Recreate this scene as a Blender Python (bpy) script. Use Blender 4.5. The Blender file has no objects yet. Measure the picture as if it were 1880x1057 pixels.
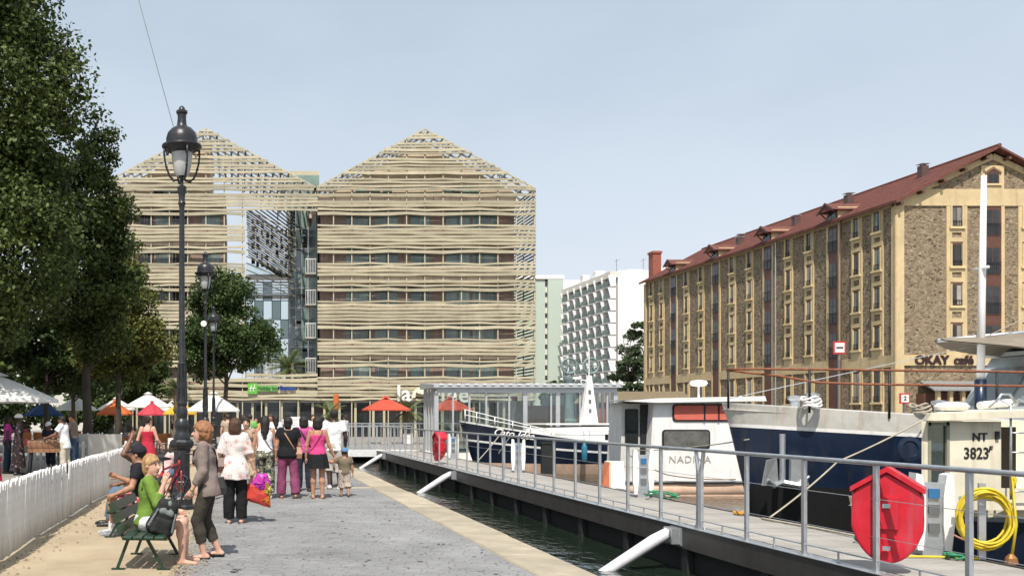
import bpy, math, random
import numpy as np
from mathutils import Vector, Matrix
random.seed(7); RNG = np.random.default_rng(7)
scene = bpy.context.scene
COL = scene.collection
R = math.radians

# ---------------------------------------------------------------- camera, world, sun, exposure
F, PX, PY, CH = 1750.0, 435.0, 763.0, 1.65        # focal length in photo pixels, principal point, eye height
cam = bpy.data.cameras.new('camera'); camo = bpy.data.objects.new('camera', cam); COL.objects.link(camo)
camo.location = (0, 0, CH); camo.rotation_euler = (R(90), 0, 0)
cam.sensor_width = 36; cam.lens = 36*F/1880
cam.shift_x = (940-PX)/1880; cam.shift_y = (PY-528.5)/1880
cam.clip_start = .1; cam.clip_end = 4000
scene.camera = camo
SUN_EL, SUN_AZ = 56, 195      # the sun stands behind and left of the camera; azimuth measured clockwise from +Y
world = bpy.data.worlds.new('World'); scene.world = world; world.use_nodes = True
wn = world.node_tree.nodes; wl = world.node_tree.links
bg = wn['Background']
sky = wn.new('ShaderNodeTexSky'); sky.sky_type = 'NISHITA'; sky.sun_disc = False
sky.sun_elevation = R(SUN_EL); sky.sun_rotation = R(SUN_AZ)
sky.air_density = 1.0; sky.dust_density = 3.2; sky.ozone_density = 1.6; sky.altitude = 50
# thin, even summer veil over the blue with a little soft cirrus
wtc = wn.new('ShaderNodeTexCoord'); wmp = wn.new('ShaderNodeMapping'); wmp.inputs['Scale'].default_value = (1.2, 1.2, 3.0)
wns = wn.new('ShaderNodeTexNoise'); wns.inputs['Scale'].default_value = 1.6; wns.inputs['Detail'].default_value = 5; wns.inputs['Roughness'].default_value = .55
wrp = wn.new('ShaderNodeMapRange'); wrp.inputs['From Min'].default_value = .35; wrp.inputs['From Max'].default_value = .75
wrp.inputs['To Min'].default_value = .52; wrp.inputs['To Max'].default_value = .72
wmx = wn.new('ShaderNodeMix'); wmx.data_type = 'RGBA'; wmx.inputs[7].default_value = (7.3, 8.4, 9.3, 1)
wl.new(wtc.outputs['Generated'], wmp.inputs['Vector']); wl.new(wmp.outputs['Vector'], wns.inputs['Vector'])
wl.new(wns.outputs['Fac'], wrp.inputs['Value']); wl.new(wrp.outputs['Result'], wmx.inputs[0])
wl.new(sky.outputs['Color'], wmx.inputs[6])
wsx = wn.new('ShaderNodeSeparateXYZ'); wl.new(wtc.outputs['Generated'], wsx.inputs[0])          # summer haze whitening all round the horizon
whz = wn.new('ShaderNodeMapRange'); whz.interpolation_type = 'SMOOTHSTEP'; whz.inputs['From Min'].default_value = 0; whz.inputs['From Max'].default_value = .42; whz.inputs['To Min'].default_value = .85; whz.inputs['To Max'].default_value = 0; wl.new(wsx.outputs['Z'], whz.inputs['Value'])
wm2 = wn.new('ShaderNodeMix'); wm2.data_type = 'RGBA'; wm2.inputs[7].default_value = (7.4, 7.9, 8.8, 1); wl.new(whz.outputs['Result'], wm2.inputs[0]); wl.new(wmx.outputs[2], wm2.inputs[6]); wl.new(wm2.outputs[2], bg.inputs['Color'])
bg.inputs['Strength'].default_value = .10
sun = bpy.data.lights.new('sun', 'SUN'); suno = bpy.data.objects.new('sun', sun); COL.objects.link(suno)
sun.energy = 5.0; sun.angle = R(.55); sun.color = (1.0, .94, .85)
_d = Vector((math.sin(R(SUN_AZ))*math.cos(R(SUN_EL)), math.cos(R(SUN_AZ))*math.cos(R(SUN_EL)), math.sin(R(SUN_EL))))
suno.rotation_euler = _d.to_track_quat('Z', 'Y').to_euler(); suno.location = (-10, -10, 30)
vs = scene.view_settings; vs.view_transform = 'Standard'; vs.look = 'None'; vs.gamma = 1; vs.exposure = 0.14; vs.use_curve_mapping = False

# ---------------------------------------------------------------- helpers
def at(px, py=None, Y=None, z=None):
    """A photo pixel and a distance (or a height) give a point."""
    if Y is None: Y = F*(CH-z)/(py-PY)
    return Vector(((px-PX)/F*Y, Y, CH+(PY-py)/F*Y if py is not None else 0))

class MB:
    def __init__(s): s.v = []; s.f = []; s.m = []; s.mi = 0
    def add(s, vs_, fs):
        o = len(s.v); s.v += [tuple(p) for p in vs_]; s.f += [tuple(i+o for i in f) for f in fs]; s.m += [s.mi]*len(fs); return s
    def box(s, x0, x1, y0, y1, z0, z1):
        return s.add([(x0,y0,z0),(x1,y0,z0),(x1,y1,z0),(x0,y1,z0),(x0,y0,z1),(x1,y0,z1),(x1,y1,z1),(x0,y1,z1)],
              [(0,3,2,1),(4,5,6,7),(0,1,5,4),(1,2,6,5),(2,3,7,6),(3,0,4,7)])
    def cbox(s, x0, x1, y0, y1, z0, z1, c=.01):
        """box with a chamfered top rim"""
        c = min(c, (x1-x0)*.4, (y1-y0)*.4, (z1-z0)*.8)
        v = [(x0,y0,z0),(x1,y0,z0),(x1,y1,z0),(x0,y1,z0),(x0,y0,z1-c),(x1,y0,z1-c),(x1,y1,z1-c),(x0,y1,z1-c),
             (x0+c,y0+c,z1),(x1-c,y0+c,z1),(x1-c,y1-c,z1),(x0+c,y1-c,z1)]
        f = [(0,3,2,1),(8,9,10,11)]+[(a,(a+1)%4,(a+1)%4+4,a+4) for a in range(4)]+[(a+4,(a+1)%4+4,(a+1)%4+8,a+8) for a in range(4)]
        return s.add(v, f)
    def bar(s, p, q, w, h=None, up=(0,0,1), ext=0):
        """square bar between two points"""
        p = Vector(p); q = Vector(q); h = w if h is None else h
        d = (q-p).normalized(); u = Vector(up)
        if abs(d.dot(u)) > .97: u = Vector((0,1,0))
        a = d.cross(u).normalized(); b = a.cross(d).normalized(); p = p-d*ext; q = q+d*ext
        vs_ = [c+a*i*w/2+b*j*h/2 for c in (p,q) for i,j in ((-1,-1),(1,-1),(1,1),(-1,1))]
        return s.add(vs_, [(0,1,2,3)[::-1],(4,5,6,7)]+[(a_,(a_+1)%4,(a_+1)%4+4,a_+4) for a_ in range(4)])
    def tube(s, pts, r, n=8, closed=False, cap=True):
        pts = [Vector(p) for p in pts]; N = len(pts); rs = r if isinstance(r, (list, tuple)) else [r]*N
        vs_ = []; up = None
        for i, p in enumerate(pts):
            if closed: d = pts[(i+1)%N]-pts[i-1]
            else: d = pts[min(i+1,N-1)]-pts[max(i-1,0)]
            d.normalize()
            if up is None:
                up = Vector((0,0,1)) if abs(d.z) < .9 else Vector((1,0,0))
            a = d.cross(up)
            if a.length < 1e-4: a = d.orthogonal()
            a.normalize(); b = a.cross(d).normalized(); up = b
            for k in range(n):
                t = 2*math.pi*k/n; vs_.append(p+(a*math.cos(t)+b*math.sin(t))*rs[i])
        fs = []
        for i in range(N if closed else N-1):
            j = (i+1) % N
            for k in range(n): fs.append((i*n+k, i*n+(k+1)%n, j*n+(k+1)%n, j*n+k))
        if cap and not closed: fs += [tuple(range(n))[::-1], tuple(range((N-1)*n, N*n))]
        return s.add(vs_, fs)
    def lathe(s, prof, o=(0,0,0), n=20, sq=0):
        """profile of (radius, z) turned about z; sq squares the section off"""
        vs_ = []
        for r, z in prof:
            for k in range(n):
                t = 2*math.pi*(k+.5)/n; q = 1.0
                if sq: q = min(1.35, 1/max(abs(math.cos(t)), abs(math.sin(t))))
                vs_.append((o[0]+r*q*math.cos(t), o[1]+r*q*math.sin(t), o[2]+z))
        fs = [(i*n+k, i*n+(k+1)%n, (i+1)*n+(k+1)%n, (i+1)*n+k) for i in range(len(prof)-1) for k in range(n)]
        fs += [tuple(range(n))[::-1], tuple(range((len(prof)-1)*n, len(prof)*n))]
        return s.add(vs_, fs)
    def prism(s, poly, a, b, axis='y'):
        """polygon (u,w) extruded along an axis from a to b: y -> (u,t,w), x -> (t,u,w), z -> (u,w,t)"""
        g = {'y': lambda u,w,t: (u,t,w), 'x': lambda u,w,t: (t,u,w), 'z': lambda u,w,t: (u,w,t)}[axis]
        n = len(poly); vs_ = [g(u,w,a) for u,w in poly]+[g(u,w,b) for u,w in poly]
        return s.add(vs_, [tuple(range(n)), tuple(range(n,2*n))[::-1]]+[(i,i+n,(i+1)%n+n,(i+1)%n) for i in range(n)])
    def sphere(s, c, r, n=10, m=6, sc=(1,1,1)):
        pr = [(max(1e-4, math.sin(math.pi*i/m))*r, -math.cos(math.pi*i/m)*r) for i in range(m+1)]
        o = len(s.v); s.lathe(pr, (0,0,0), n)
        s.v[o:] = [(c[0]+x*sc[0], c[1]+y*sc[1], c[2]+z*sc[2]) for x,y,z in s.v[o:]]; return s
    def xf(s, M, start=0):
        s.v[start:] = [tuple(M @ Vector(p)) for p in s.v[start:]]; return s
    def mesh(s, name, mats, smooth=False, fix=True):
        me = bpy.data.meshes.new(name); me.from_pydata(s.v, [], s.f)
        for m_ in (mats if isinstance(mats, (list, tuple)) else [mats]): me.materials.append(m_)
        if any(s.m): me.polygons.foreach_set('material_index', s.m)
        if fix:
            import bmesh
            bm = bmesh.new(); bm.from_mesh(me); bmesh.ops.recalc_face_normals(bm, faces=bm.faces); bm.to_mesh(me); bm.free()
        if smooth is True: me.polygons.foreach_set('use_smooth', [True]*len(me.polygons))
        elif smooth:
            me.polygons.foreach_set('use_smooth', [True]*len(me.polygons)); me.set_sharp_from_angle(angle=R(smooth))
        me.update(); return me
    def build(s, name, mats, parent=None, smooth=False, loc=None):
        return link(name, s.mesh(name, mats, smooth), parent, loc)

def link(name, me, parent=None, loc=None, rot=None):
    o = bpy.data.objects.new(name, me); COL.objects.link(o)
    if parent: o.parent = parent
    if loc is not None: o.location = loc
    if rot is not None: o.rotation_euler = rot
    return o
def tag(o, label, cat, group=None):
    o['label'] = label; o['category'] = cat
    if group: o['group'] = group
    return o
def thing(name, label, cat, loc=(0,0,0), rz=0, group=None):
    o = bpy.data.objects.new(name, None); COL.objects.link(o); o.location = loc; o.rotation_euler = (0,0,rz); o.empty_display_size = .2
    return tag(o, label, cat, group)
def struct(o, kind='structure'): o['kind'] = kind; return o
def dup(root, loc, rz=0, label=None, group=None, sc=None):
    def cp(o, par):
        c = o.copy(); COL.objects.link(c); c.parent = par
        for ch in o.children: cp(ch, c)
        return c
    r = cp(root, None); r.location = loc; r.rotation_euler = (0,0,rz)
    if sc: r.scale = (sc,)*3
    if label: r['label'] = label
    if group: r['group'] = group
    return r
def text(body, size, mat_, name, parent, loc, rot=(R(90),0,0), depth=.01, shear=0, sx=1.0, bold=0, spacing=1.0):
    cu = bpy.data.curves.new('text', 'FONT'); cu.body = body; cu.size = size; cu.extrude = depth; cu.shear = shear
    cu.align_x = 'CENTER'; cu.align_y = 'CENTER'; cu.offset = bold; cu.resolution_u = 3; cu.space_character = spacing
    t = bpy.data.objects.new('text', cu); COL.objects.link(t)
    me = bpy.data.meshes.new_from_object(t.evaluated_get(bpy.context.evaluated_depsgraph_get()))
    bpy.data.objects.remove(t); me.materials.clear(); me.materials.append(mat_)
    o = link(name, me, parent, loc, rot); o.scale = (sx,1,1); return o

# ---------------------------------------------------------------- smooth blended solids, polygonised
def surfnet(f, o, h):
    s = f < 0; nx, ny, nz = f.shape
    C = np.zeros((nx-1,ny-1,nz-1)); S = np.zeros((nx-1,ny-1,nz-1,3)); 
    def sl(dx,dy,dz): return (slice(dx,nx-1+dx),slice(dy,ny-1+dy),slice(dz,nz-1+dz))
    for ax in range(3):
        oth = [a for a in range(3) if a != ax]
        for i in (0,1):
            for j in (0,1):
                d0 = [0,0,0]; d0[oth[0]] = i; d0[oth[1]] = j; d1 = list(d0); d1[ax] = 1
                a, b = f[sl(*d0)], f[sl(*d1)]; m = (a < 0) != (b < 0)
                t = np.where(m, a/np.where(m, a-b, 1), 0); C += m
                for k in range(3): S[...,k] += np.where(m, d0[k]+(t if k == ax else 0), 0)
    act = C > 0; idx = -np.ones(C.shape, np.int64); n = int(act.sum()); idx[act] = np.arange(n)
    ijk = np.argwhere(act); v = (ijk+S[act]/C[act][:,None])*h+np.array(o)
    F_ = []
    for ax in range(3):
        o1, o2 = (ax+1)%3, (ax+2)%3
        lo = [slice(1,-1)]*3; lo[ax] = slice(0,-1); hi = [slice(1,-1)]*3; hi[ax] = slice(1,None)
        a = s[tuple(lo)]; b = s[tuple(hi)]; e = np.argwhere(a != b)
        if not len(e): continue
        fl = a[tuple(e.T)]; base = e.copy(); base[:,o1] += 1; base[:,o2] += 1
        q = []
        for d1, d2 in ((0,0),(-1,0),(-1,-1),(0,-1)): c = base.copy(); c[:,o1] += d1; c[:,o2] += d2; q.append(idx[tuple(c.T)])
        q = np.stack(q,1); q[~fl] = q[~fl][:,::-1]; F_.append(q)
    return v, (np.concatenate(F_) if F_ else np.zeros((0,4),int))
def nv(v): v = np.array(v,float); return v/np.linalg.norm(v)
class Fld:
    def __init__(s, lo, hi, h):
        s.h = h; s.o = np.array(lo)-2*h; n = np.ceil((np.array(hi)-s.o)/h).astype(int)+3; s.n = n; s.f = np.full(tuple(n), 1.0)
        s.ax = [s.o[i]+np.arange(n[i])*h for i in range(3)]
    def sub(s, lo, hi, m):
        r = [slice(max(0,int((lo[i]-m-s.o[i])/s.h)), min(s.n[i],int((hi[i]+m-s.o[i])/s.h)+2)) for i in range(3)]
        g = np.meshgrid(*[s.ax[i][r[i]] for i in range(3)], indexing='ij'); return tuple(r), np.stack(g,-1)
    def put(s, r, d, k):
        a = s.f[r]
        if k > 0: hh = np.clip(.5+.5*(a-d)/k,0,1); s.f[r] = a*(1-hh)+d*hh-k*hh*(1-hh)
        else: s.f[r] = np.minimum(a,d)
    def cone(s, p, q, r1, r2, k=.02, cut=None, flat=None):
        p, q = np.array(p,float), np.array(q,float); R_ = max(r1,r2)
        r, P = s.sub(np.minimum(p,q)-R_, np.maximum(p,q)+R_, .05)
        if P.size == 0: return
        d = q-p; L2 = max(1e-9,d@d); t = np.clip(((P-p)@d)/L2,0,1); D = np.linalg.norm(P-p-t[...,None]*d,axis=-1)-(r1+(r2-r1)*t)
        if cut is not None: D = np.maximum(D, (P-np.array(cut[0]))@nv(cut[1]))
        s.put(r,D,k)
    def ell(s, c, rad, M3=None, k=.02, cuts=()):
        c = np.array(c,float); rad = np.array(rad,float); R_ = rad.max(); r, P = s.sub(c-R_,c+R_,.05)
        if P.size == 0: return
        q = P-c
        if M3 is not None: q = q@M3
        w = q/rad; l = np.linalg.norm(w,axis=-1); g = np.linalg.norm(w/rad,axis=-1); D = l*(l-1)/np.maximum(g,1e-6)
        for pt, n_ in cuts: D = np.maximum(D, (P-np.array(pt))@nv(n_))
        s.put(r,D,k)
    def torso(s, O, fr, secs, infl=0, t0=None, t1=None, k=.02):
        """elliptic sections (t, rx, ry, dy) along fr's third axis"""
        S = np.array(secs); ta, tb = S[0,0], S[-1,0]; X, Yf, Z = fr
        ends = [O+Z*t for t in (ta,tb)]; R_ = S[:,1:3].max()+infl+.03
        r, P = s.sub(np.minimum(*ends)-R_,np.maximum(*ends)+R_,.04); q = P-O; t = q@Z; x = q@X; y = q@Yf
        rx = np.interp(t,S[:,0],S[:,1])+infl; ry = np.interp(t,S[:,0],S[:,2])+infl; y = y-np.interp(t,S[:,0],S[:,3])
        l = np.sqrt((x/rx)**2+(y/ry)**2); D = (l-1)*np.minimum(rx,ry)
        D = np.maximum(D, np.maximum((ta if t0 is None else t0)-t, t-(tb if t1 is None else t1))); s.put(r,D,k)
    def noise(s, amp, fx=(22,18,30), ph=0):
        X, Y, Z = np.meshgrid(*s.ax,indexing='ij'); s.f += amp*(np.sin(fx[0]*X+2.1*np.sin(13*Z+ph)+ph)*np.sin(fx[1]*Y+ph*2)+.7*np.sin(fx[2]*Z+3*np.sin(9*X+7*Y+ph)))
    def build(s, name, m_, parent, extra=None):
        s.f[[0,-1]] = np.maximum(s.f[[0,-1]],.01); s.f[:,[0,-1]] = np.maximum(s.f[:,[0,-1]],.01); s.f[:,:,[0,-1]] = np.maximum(s.f[:,:,[0,-1]],.01)
        v, q = surfnet(s.f, s.o, s.h); me = bpy.data.meshes.new(name)
        V, Q = v.tolist(), q.tolist(); MI = [0]*len(Q); ms = m_ if isinstance(m_,list) else [m_]
        if extra: o_ = len(V); V += extra.v; Q += [tuple(i+o_ for i in f) for f in extra.f]; MI += extra.m
        me.from_pydata(V,[],Q); me.polygons.foreach_set('material_index',MI); me.polygons.foreach_set('use_smooth',[True]*len(Q))
        for m1 in ms: me.materials.append(m1)
        me.update(); return link(name, me, parent)

# ---------------------------------------------------------------- materials
MATS = {}
def mat(name, col, rough=.6, metal=0, var=.12, scale=6, bump=0, bscale=None, col2=None, rnd=0, spec=.4, stain=0, coat=0, transl=0, island=0, coords='Object', stretch=None, streak=None, foot=None):
    if name in MATS: return MATS[name]
    m = bpy.data.materials.new(name); m.use_nodes = True; MATS[name] = m
    n = m.node_tree.nodes; l = m.node_tree.links; b = n['Principled BSDF']
    tc = n.new('ShaderNodeTexCoord'); vec = tc.outputs[coords]
    if stretch:
        mp = n.new('ShaderNodeMapping'); mp.inputs['Scale'].default_value = stretch; l.new(vec, mp.inputs['Vector']); vec = mp.outputs['Vector']
    ns = n.new('ShaderNodeTexNoise'); ns.inputs['Scale'].default_value = scale; ns.inputs['Detail'].default_value = 6; ns.inputs['Roughness'].default_value = .62
    l.new(vec, ns.inputs['Vector'])
    c2 = col2 or tuple(c*(1-var) for c in col)
    c1 = col if col2 else tuple(min(1, c*(1+var)) for c in col)
    mr = n.new('ShaderNodeMapRange'); mr.inputs['From Min'].default_value = .3; mr.inputs['From Max'].default_value = .7
    l.new(ns.outputs['Fac'], mr.inputs['Value'])
    mx = n.new('ShaderNodeMix'); mx.data_type = 'RGBA'; mx.inputs[6].default_value = (*c2,1); mx.inputs[7].default_value = (*c1,1)
    l.new(mr.outputs['Result'], mx.inputs[0]); out = mx.outputs[2]
    if stain:
        n2 = n.new('ShaderNodeTexNoise'); n2.inputs['Scale'].default_value = scale*.23; n2.inputs['Detail'].default_value = 8; n2.inputs['Roughness'].default_value = .7
        l.new(tc.outputs[coords], n2.inputs['Vector'])
        r2 = n.new('ShaderNodeMapRange'); r2.inputs['From Min'].default_value = .42; r2.inputs['From Max'].default_value = .68
        r2.inputs['To Min'].default_value = 1; r2.inputs['To Max'].default_value = 1-stain; l.new(n2.outputs['Fac'], r2.inputs['Value'])
        hs = n.new('ShaderNodeHueSaturation'); l.new(out, hs.inputs['Color']); l.new(r2.outputs['Result'], hs.inputs['Value']); out = hs.outputs['Color']
    if streak:                                   # run-off streaks: tall thin noise towards a dirt colour
        smp = n.new('ShaderNodeMapping'); smp.inputs['Scale'].default_value = streak[2]; l.new(tc.outputs[coords], smp.inputs['Vector'])
        sn = n.new('ShaderNodeTexNoise'); sn.inputs['Scale'].default_value = 1; sn.inputs['Detail'].default_value = 4; sn.inputs['Roughness'].default_value = .6; l.new(smp.outputs[0], sn.inputs['Vector'])
        sr_ = n.new('ShaderNodeMapRange'); sr_.inputs['From Min'].default_value = .52; sr_.inputs['From Max'].default_value = .74; sr_.inputs['To Max'].default_value = streak[1]; l.new(sn.outputs['Fac'], sr_.inputs['Value'])
        sm = n.new('ShaderNodeMix'); sm.data_type = 'RGBA'; sm.inputs[7].default_value = (*streak[0],1); l.new(out, sm.inputs[6]); l.new(sr_.outputs[0], sm.inputs[0]); out = sm.outputs[2]
    if foot:                                     # splashed dirt near the ground (object z below foot[1])
        sx = n.new('ShaderNodeSeparateXYZ'); l.new(tc.outputs['Object'], sx.inputs[0]); ad_ = n.new('ShaderNodeMath'); ad_.operation = 'MULTIPLY_ADD'; ad_.inputs[1].default_value = .25; l.new(ns.outputs['Fac'], ad_.inputs[0]); l.new(sx.outputs['Z'], ad_.inputs[2])
        fr_ = n.new('ShaderNodeMapRange'); fr_.inputs['From Min'].default_value = .12; fr_.inputs['From Max'].default_value = foot[1]; fr_.inputs['To Min'].default_value = .75; fr_.inputs['To Max'].default_value = 0; l.new(ad_.outputs[0], fr_.inputs['Value'])
        fm = n.new('ShaderNodeMix'); fm.data_type = 'RGBA'; fm.inputs[7].default_value = (*foot[0],1); l.new(out, fm.inputs[6]); l.new(fr_.outputs[0], fm.inputs[0]); out = fm.outputs[2]
    if rnd or island:
        src = n.new('ShaderNodeNewGeometry').outputs['Random Per Island'] if island else n.new('ShaderNodeObjectInfo').outputs['Random']
        a = island or rnd
        r3 = n.new('ShaderNodeMapRange'); r3.inputs['To Min'].default_value = 1-a; r3.inputs['To Max'].default_value = 1+a; l.new(src, r3.inputs['Value'])
        h3 = n.new('ShaderNodeHueSaturation'); l.new(out, h3.inputs['Color']); l.new(r3.outputs['Result'], h3.inputs['Value']); out = h3.outputs['Color']
    l.new(out, b.inputs['Base Color'])
    b.inputs['Roughness'].default_value = rough; b.inputs['Metallic'].default_value = metal; b.inputs['Specular IOR Level'].default_value = spec
    if coat: b.inputs['Coat Weight'].default_value = coat; b.inputs['Coat Roughness'].default_value = .1
    if bump:
        nb = n.new('ShaderNodeTexNoise'); nb.inputs['Scale'].default_value = bscale or scale*4; nb.inputs['Detail'].default_value = 4
        l.new(vec, nb.inputs['Vector'])
        bp = n.new('ShaderNodeBump'); bp.inputs['Strength'].default_value = bump; bp.inputs['Distance'].default_value = .03
        l.new(nb.outputs['Fac'], bp.inputs['Height']); l.new(bp.outputs['Normal'], b.inputs['Normal'])
    if transl:
        tr = n.new('ShaderNodeBsdfTranslucent'); l.new(out, tr.inputs['Color']); ms = n.new('ShaderNodeMixShader'); ms.inputs[0].default_value = transl
        l.new(b.outputs[0], ms.inputs[1]); l.new(tr.outputs[0], ms.inputs[2]); l.new(ms.outputs[0], n['Material Output'].inputs['Surface'])
    return m
def glass_thin(name, tint=(.82,.9,.87), refl=.12):
    m = bpy.data.materials.new(name); m.use_nodes = True; MATS[name] = m
    n = m.node_tree.nodes; l = m.node_tree.links; n.remove(n['Principled BSDF'])
    t = n.new('ShaderNodeBsdfTransparent'); t.inputs['Color'].default_value = (*tint,1)
    g = n.new('ShaderNodeBsdfGlossy'); g.inputs['Roughness'].default_value = .03; g.inputs['Color'].default_value = (.9,.95,.95,1)
    fr = n.new('ShaderNodeFresnel'); fr.inputs['IOR'].default_value = 1.5
    ad = n.new('ShaderNodeMath'); ad.operation = 'ADD'; ad.inputs[1].default_value = refl-.04; l.new(fr.outputs[0], ad.inputs[0])
    ms = n.new('ShaderNodeMixShader'); l.new(ad.outputs[0], ms.inputs[0]); l.new(t.outputs[0], ms.inputs[1]); l.new(g.outputs[0], ms.inputs[2])
    l.new(ms.outputs[0], n['Material Output'].inputs['Surface']); return m
def rubble(name, cols, scale=3.2, mortar=(.36,.29,.19)):
    """rough millstone walling: irregular stones in thick mortar"""
    m = bpy.data.materials.new(name); m.use_nodes = True; MATS[name] = m
    n = m.node_tree.nodes; l = m.node_tree.links; b = n['Principled BSDF']
    tc = n.new('ShaderNodeTexCoord'); mp = n.new('ShaderNodeMapping'); mp.inputs['Scale'].default_value = (1,1,1.5); l.new(tc.outputs['Object'], mp.inputs['Vector'])
    nd = n.new('ShaderNodeTexNoise'); nd.inputs['Scale'].default_value = 2.5; l.new(mp.outputs[0], nd.inputs['Vector'])
    ad = n.new('ShaderNodeMix'); ad.data_type = 'VECTOR'; ad.inputs[0].default_value = .12; l.new(mp.outputs[0], ad.inputs[4]); l.new(nd.outputs['Color'], ad.inputs[5])
    vo = n.new('ShaderNodeTexVoronoi'); vo.inputs['Scale'].default_value = scale; l.new(ad.outputs[1], vo.inputs['Vector'])
    ve = n.new('ShaderNodeTexVoronoi'); ve.feature = 'DISTANCE_TO_EDGE'; ve.inputs['Scale'].default_value = scale; l.new(ad.outputs[1], ve.inputs['Vector'])
    sp = n.new('ShaderNodeSeparateColor'); l.new(vo.outputs['Color'], sp.inputs[0])
    cr = n.new('ShaderNodeValToRGB'); e = cr.color_ramp.elements
    for i, c in enumerate(cols):
        if i > 1: e.new(i/(len(cols)-1))
        e[i].position = i/(len(cols)-1)
    for i, c in enumerate(cols): e[i].color = (*c,1)
    l.new(sp.outputs[0], cr.inputs[0])
    mr = n.new('ShaderNodeMapRange'); mr.inputs['From Min'].default_value = .02; mr.inputs['From Max'].default_value = .09; l.new(ve.outputs['Distance'], mr.inputs['Value'])
    mx = n.new('ShaderNodeMix'); mx.data_type = 'RGBA'; mx.inputs[6].default_value = (*mortar,1); l.new(cr.outputs[0], mx.inputs[7]); l.new(mr.outputs[0], mx.inputs[0])
    l.new(mx.outputs[2], b.inputs['Base Color']); b.inputs['Roughness'].default_value = .9
    bp = n.new('ShaderNodeBump'); bp.inputs['Strength'].default_value = .8; bp.inputs['Distance'].default_value = .06
    l.new(mr.outputs[0], bp.inputs['Height']); l.new(bp.outputs[0], b.inputs['Normal']); return m

M = {}
M['white'] = mat('white_paint', (.78,.77,.74), .45, stain=.12, scale=4)
M['fencewhite'] = mat('fence_white', (.74,.735,.72), .55, stain=.16, rnd=.09, scale=5, foot=((.38,.31,.22),.42), streak=((.5,.47,.42),.4,(30,30,2)))
M['steel'] = mat('galvanised_steel', (.5,.52,.54), .42, .75, var=.15, scale=9)
M['steel_d'] = mat('dark_steel', (.2,.21,.22), .5, .6)
M['iron'] = mat('black_iron', (.035,.036,.04), .3, .3, var=.35, scale=14, bump=.15, bscale=60)
M['black'] = mat('black_plastic', (.02,.02,.022), .45)
M['green_bench'] = mat('bench_green', (.017,.04,.024), .4, var=.25, scale=9, bump=.1)
M['slat'] = mat('bamboo_slat', (.445,.395,.275), .65, var=.14, scale=1.2, rnd=.17, stain=.2, streak=((.3,.27,.21),.5,(.5,2,9)))
M['slatpost'] = mat('facade_post', (.45,.405,.29), .6)
M['wood'] = mat('wood_panel', (.29,.205,.165), .65, var=.2, scale=3, stretch=(3,3,.25), rnd=.16)
M['winglass'] = mat('green_window_glass', (.13,.185,.165), .1, var=.35, scale=.7, rnd=.5, spec=.8)
M['darkglass'] = mat('dark_window_glass', (.02,.024,.024), .06, var=.5, scale=.8, rnd=.4, spec=.7)
M['glass'] = glass_thin('clear_glass', (.9,.93,.92), .08)
M['tintglass'] = glass_thin('tinted_glass', (.35,.42,.4), .14)
M['yellow'] = mat('ochre_render', (.6,.465,.265), .85, stain=.2, scale=2.5, var=.07, bump=.1, streak=((.33,.25,.14),.55,(1.6,1.6,.12)))
M['stone'] = rubble('millstone_wall', [(.075,.052,.034),(.22,.16,.1),(.31,.235,.15),(.16,.115,.072),(.38,.3,.205)], 5.2)
M['brown'] = mat('brown_joinery', (.115,.05,.035), .55, var=.2)
M['brickred'] = mat('brick_red', (.3,.1,.065), .85, var=.25, scale=5, bump=.3)
M['concrete'] = mat('concrete', (.42,.4,.37), .9, stain=.25, bump=.2)
# ---------------------------------------------------------------- ground, quay, water
QX = 3.72                                    # canal edge of the near quay
m_ground = mat('grey_gravel_ground', (.27,.25,.225), .95, var=.16, scale=2.2, stain=.25, bump=.35, bscale=60)
m_sand = mat('sandy_path', (.46,.375,.26), .95, var=.13, scale=1.7, stain=.2, bump=.5, bscale=55, col2=(.37,.29,.19))
m_sett = mat('grey_paving_setts', (.228,.228,.23), .85, var=.18, scale=1.1, stain=.3, island=.065, bump=.25, bscale=30)
m_joint = mat('paving_joint_earth', (.2,.196,.19), .95)
m_cop = mat('coping_stone', (.4,.345,.26), .9, var=.14, scale=3, stain=.28, rnd=.1, bump=.3, bscale=26)
m_wallq = mat('quay_masonry', (.1,.09,.075), .9, stain=.4, bump=.6)
m_bed = mat('canal_bed', (.03,.035,.025), .9)
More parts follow.
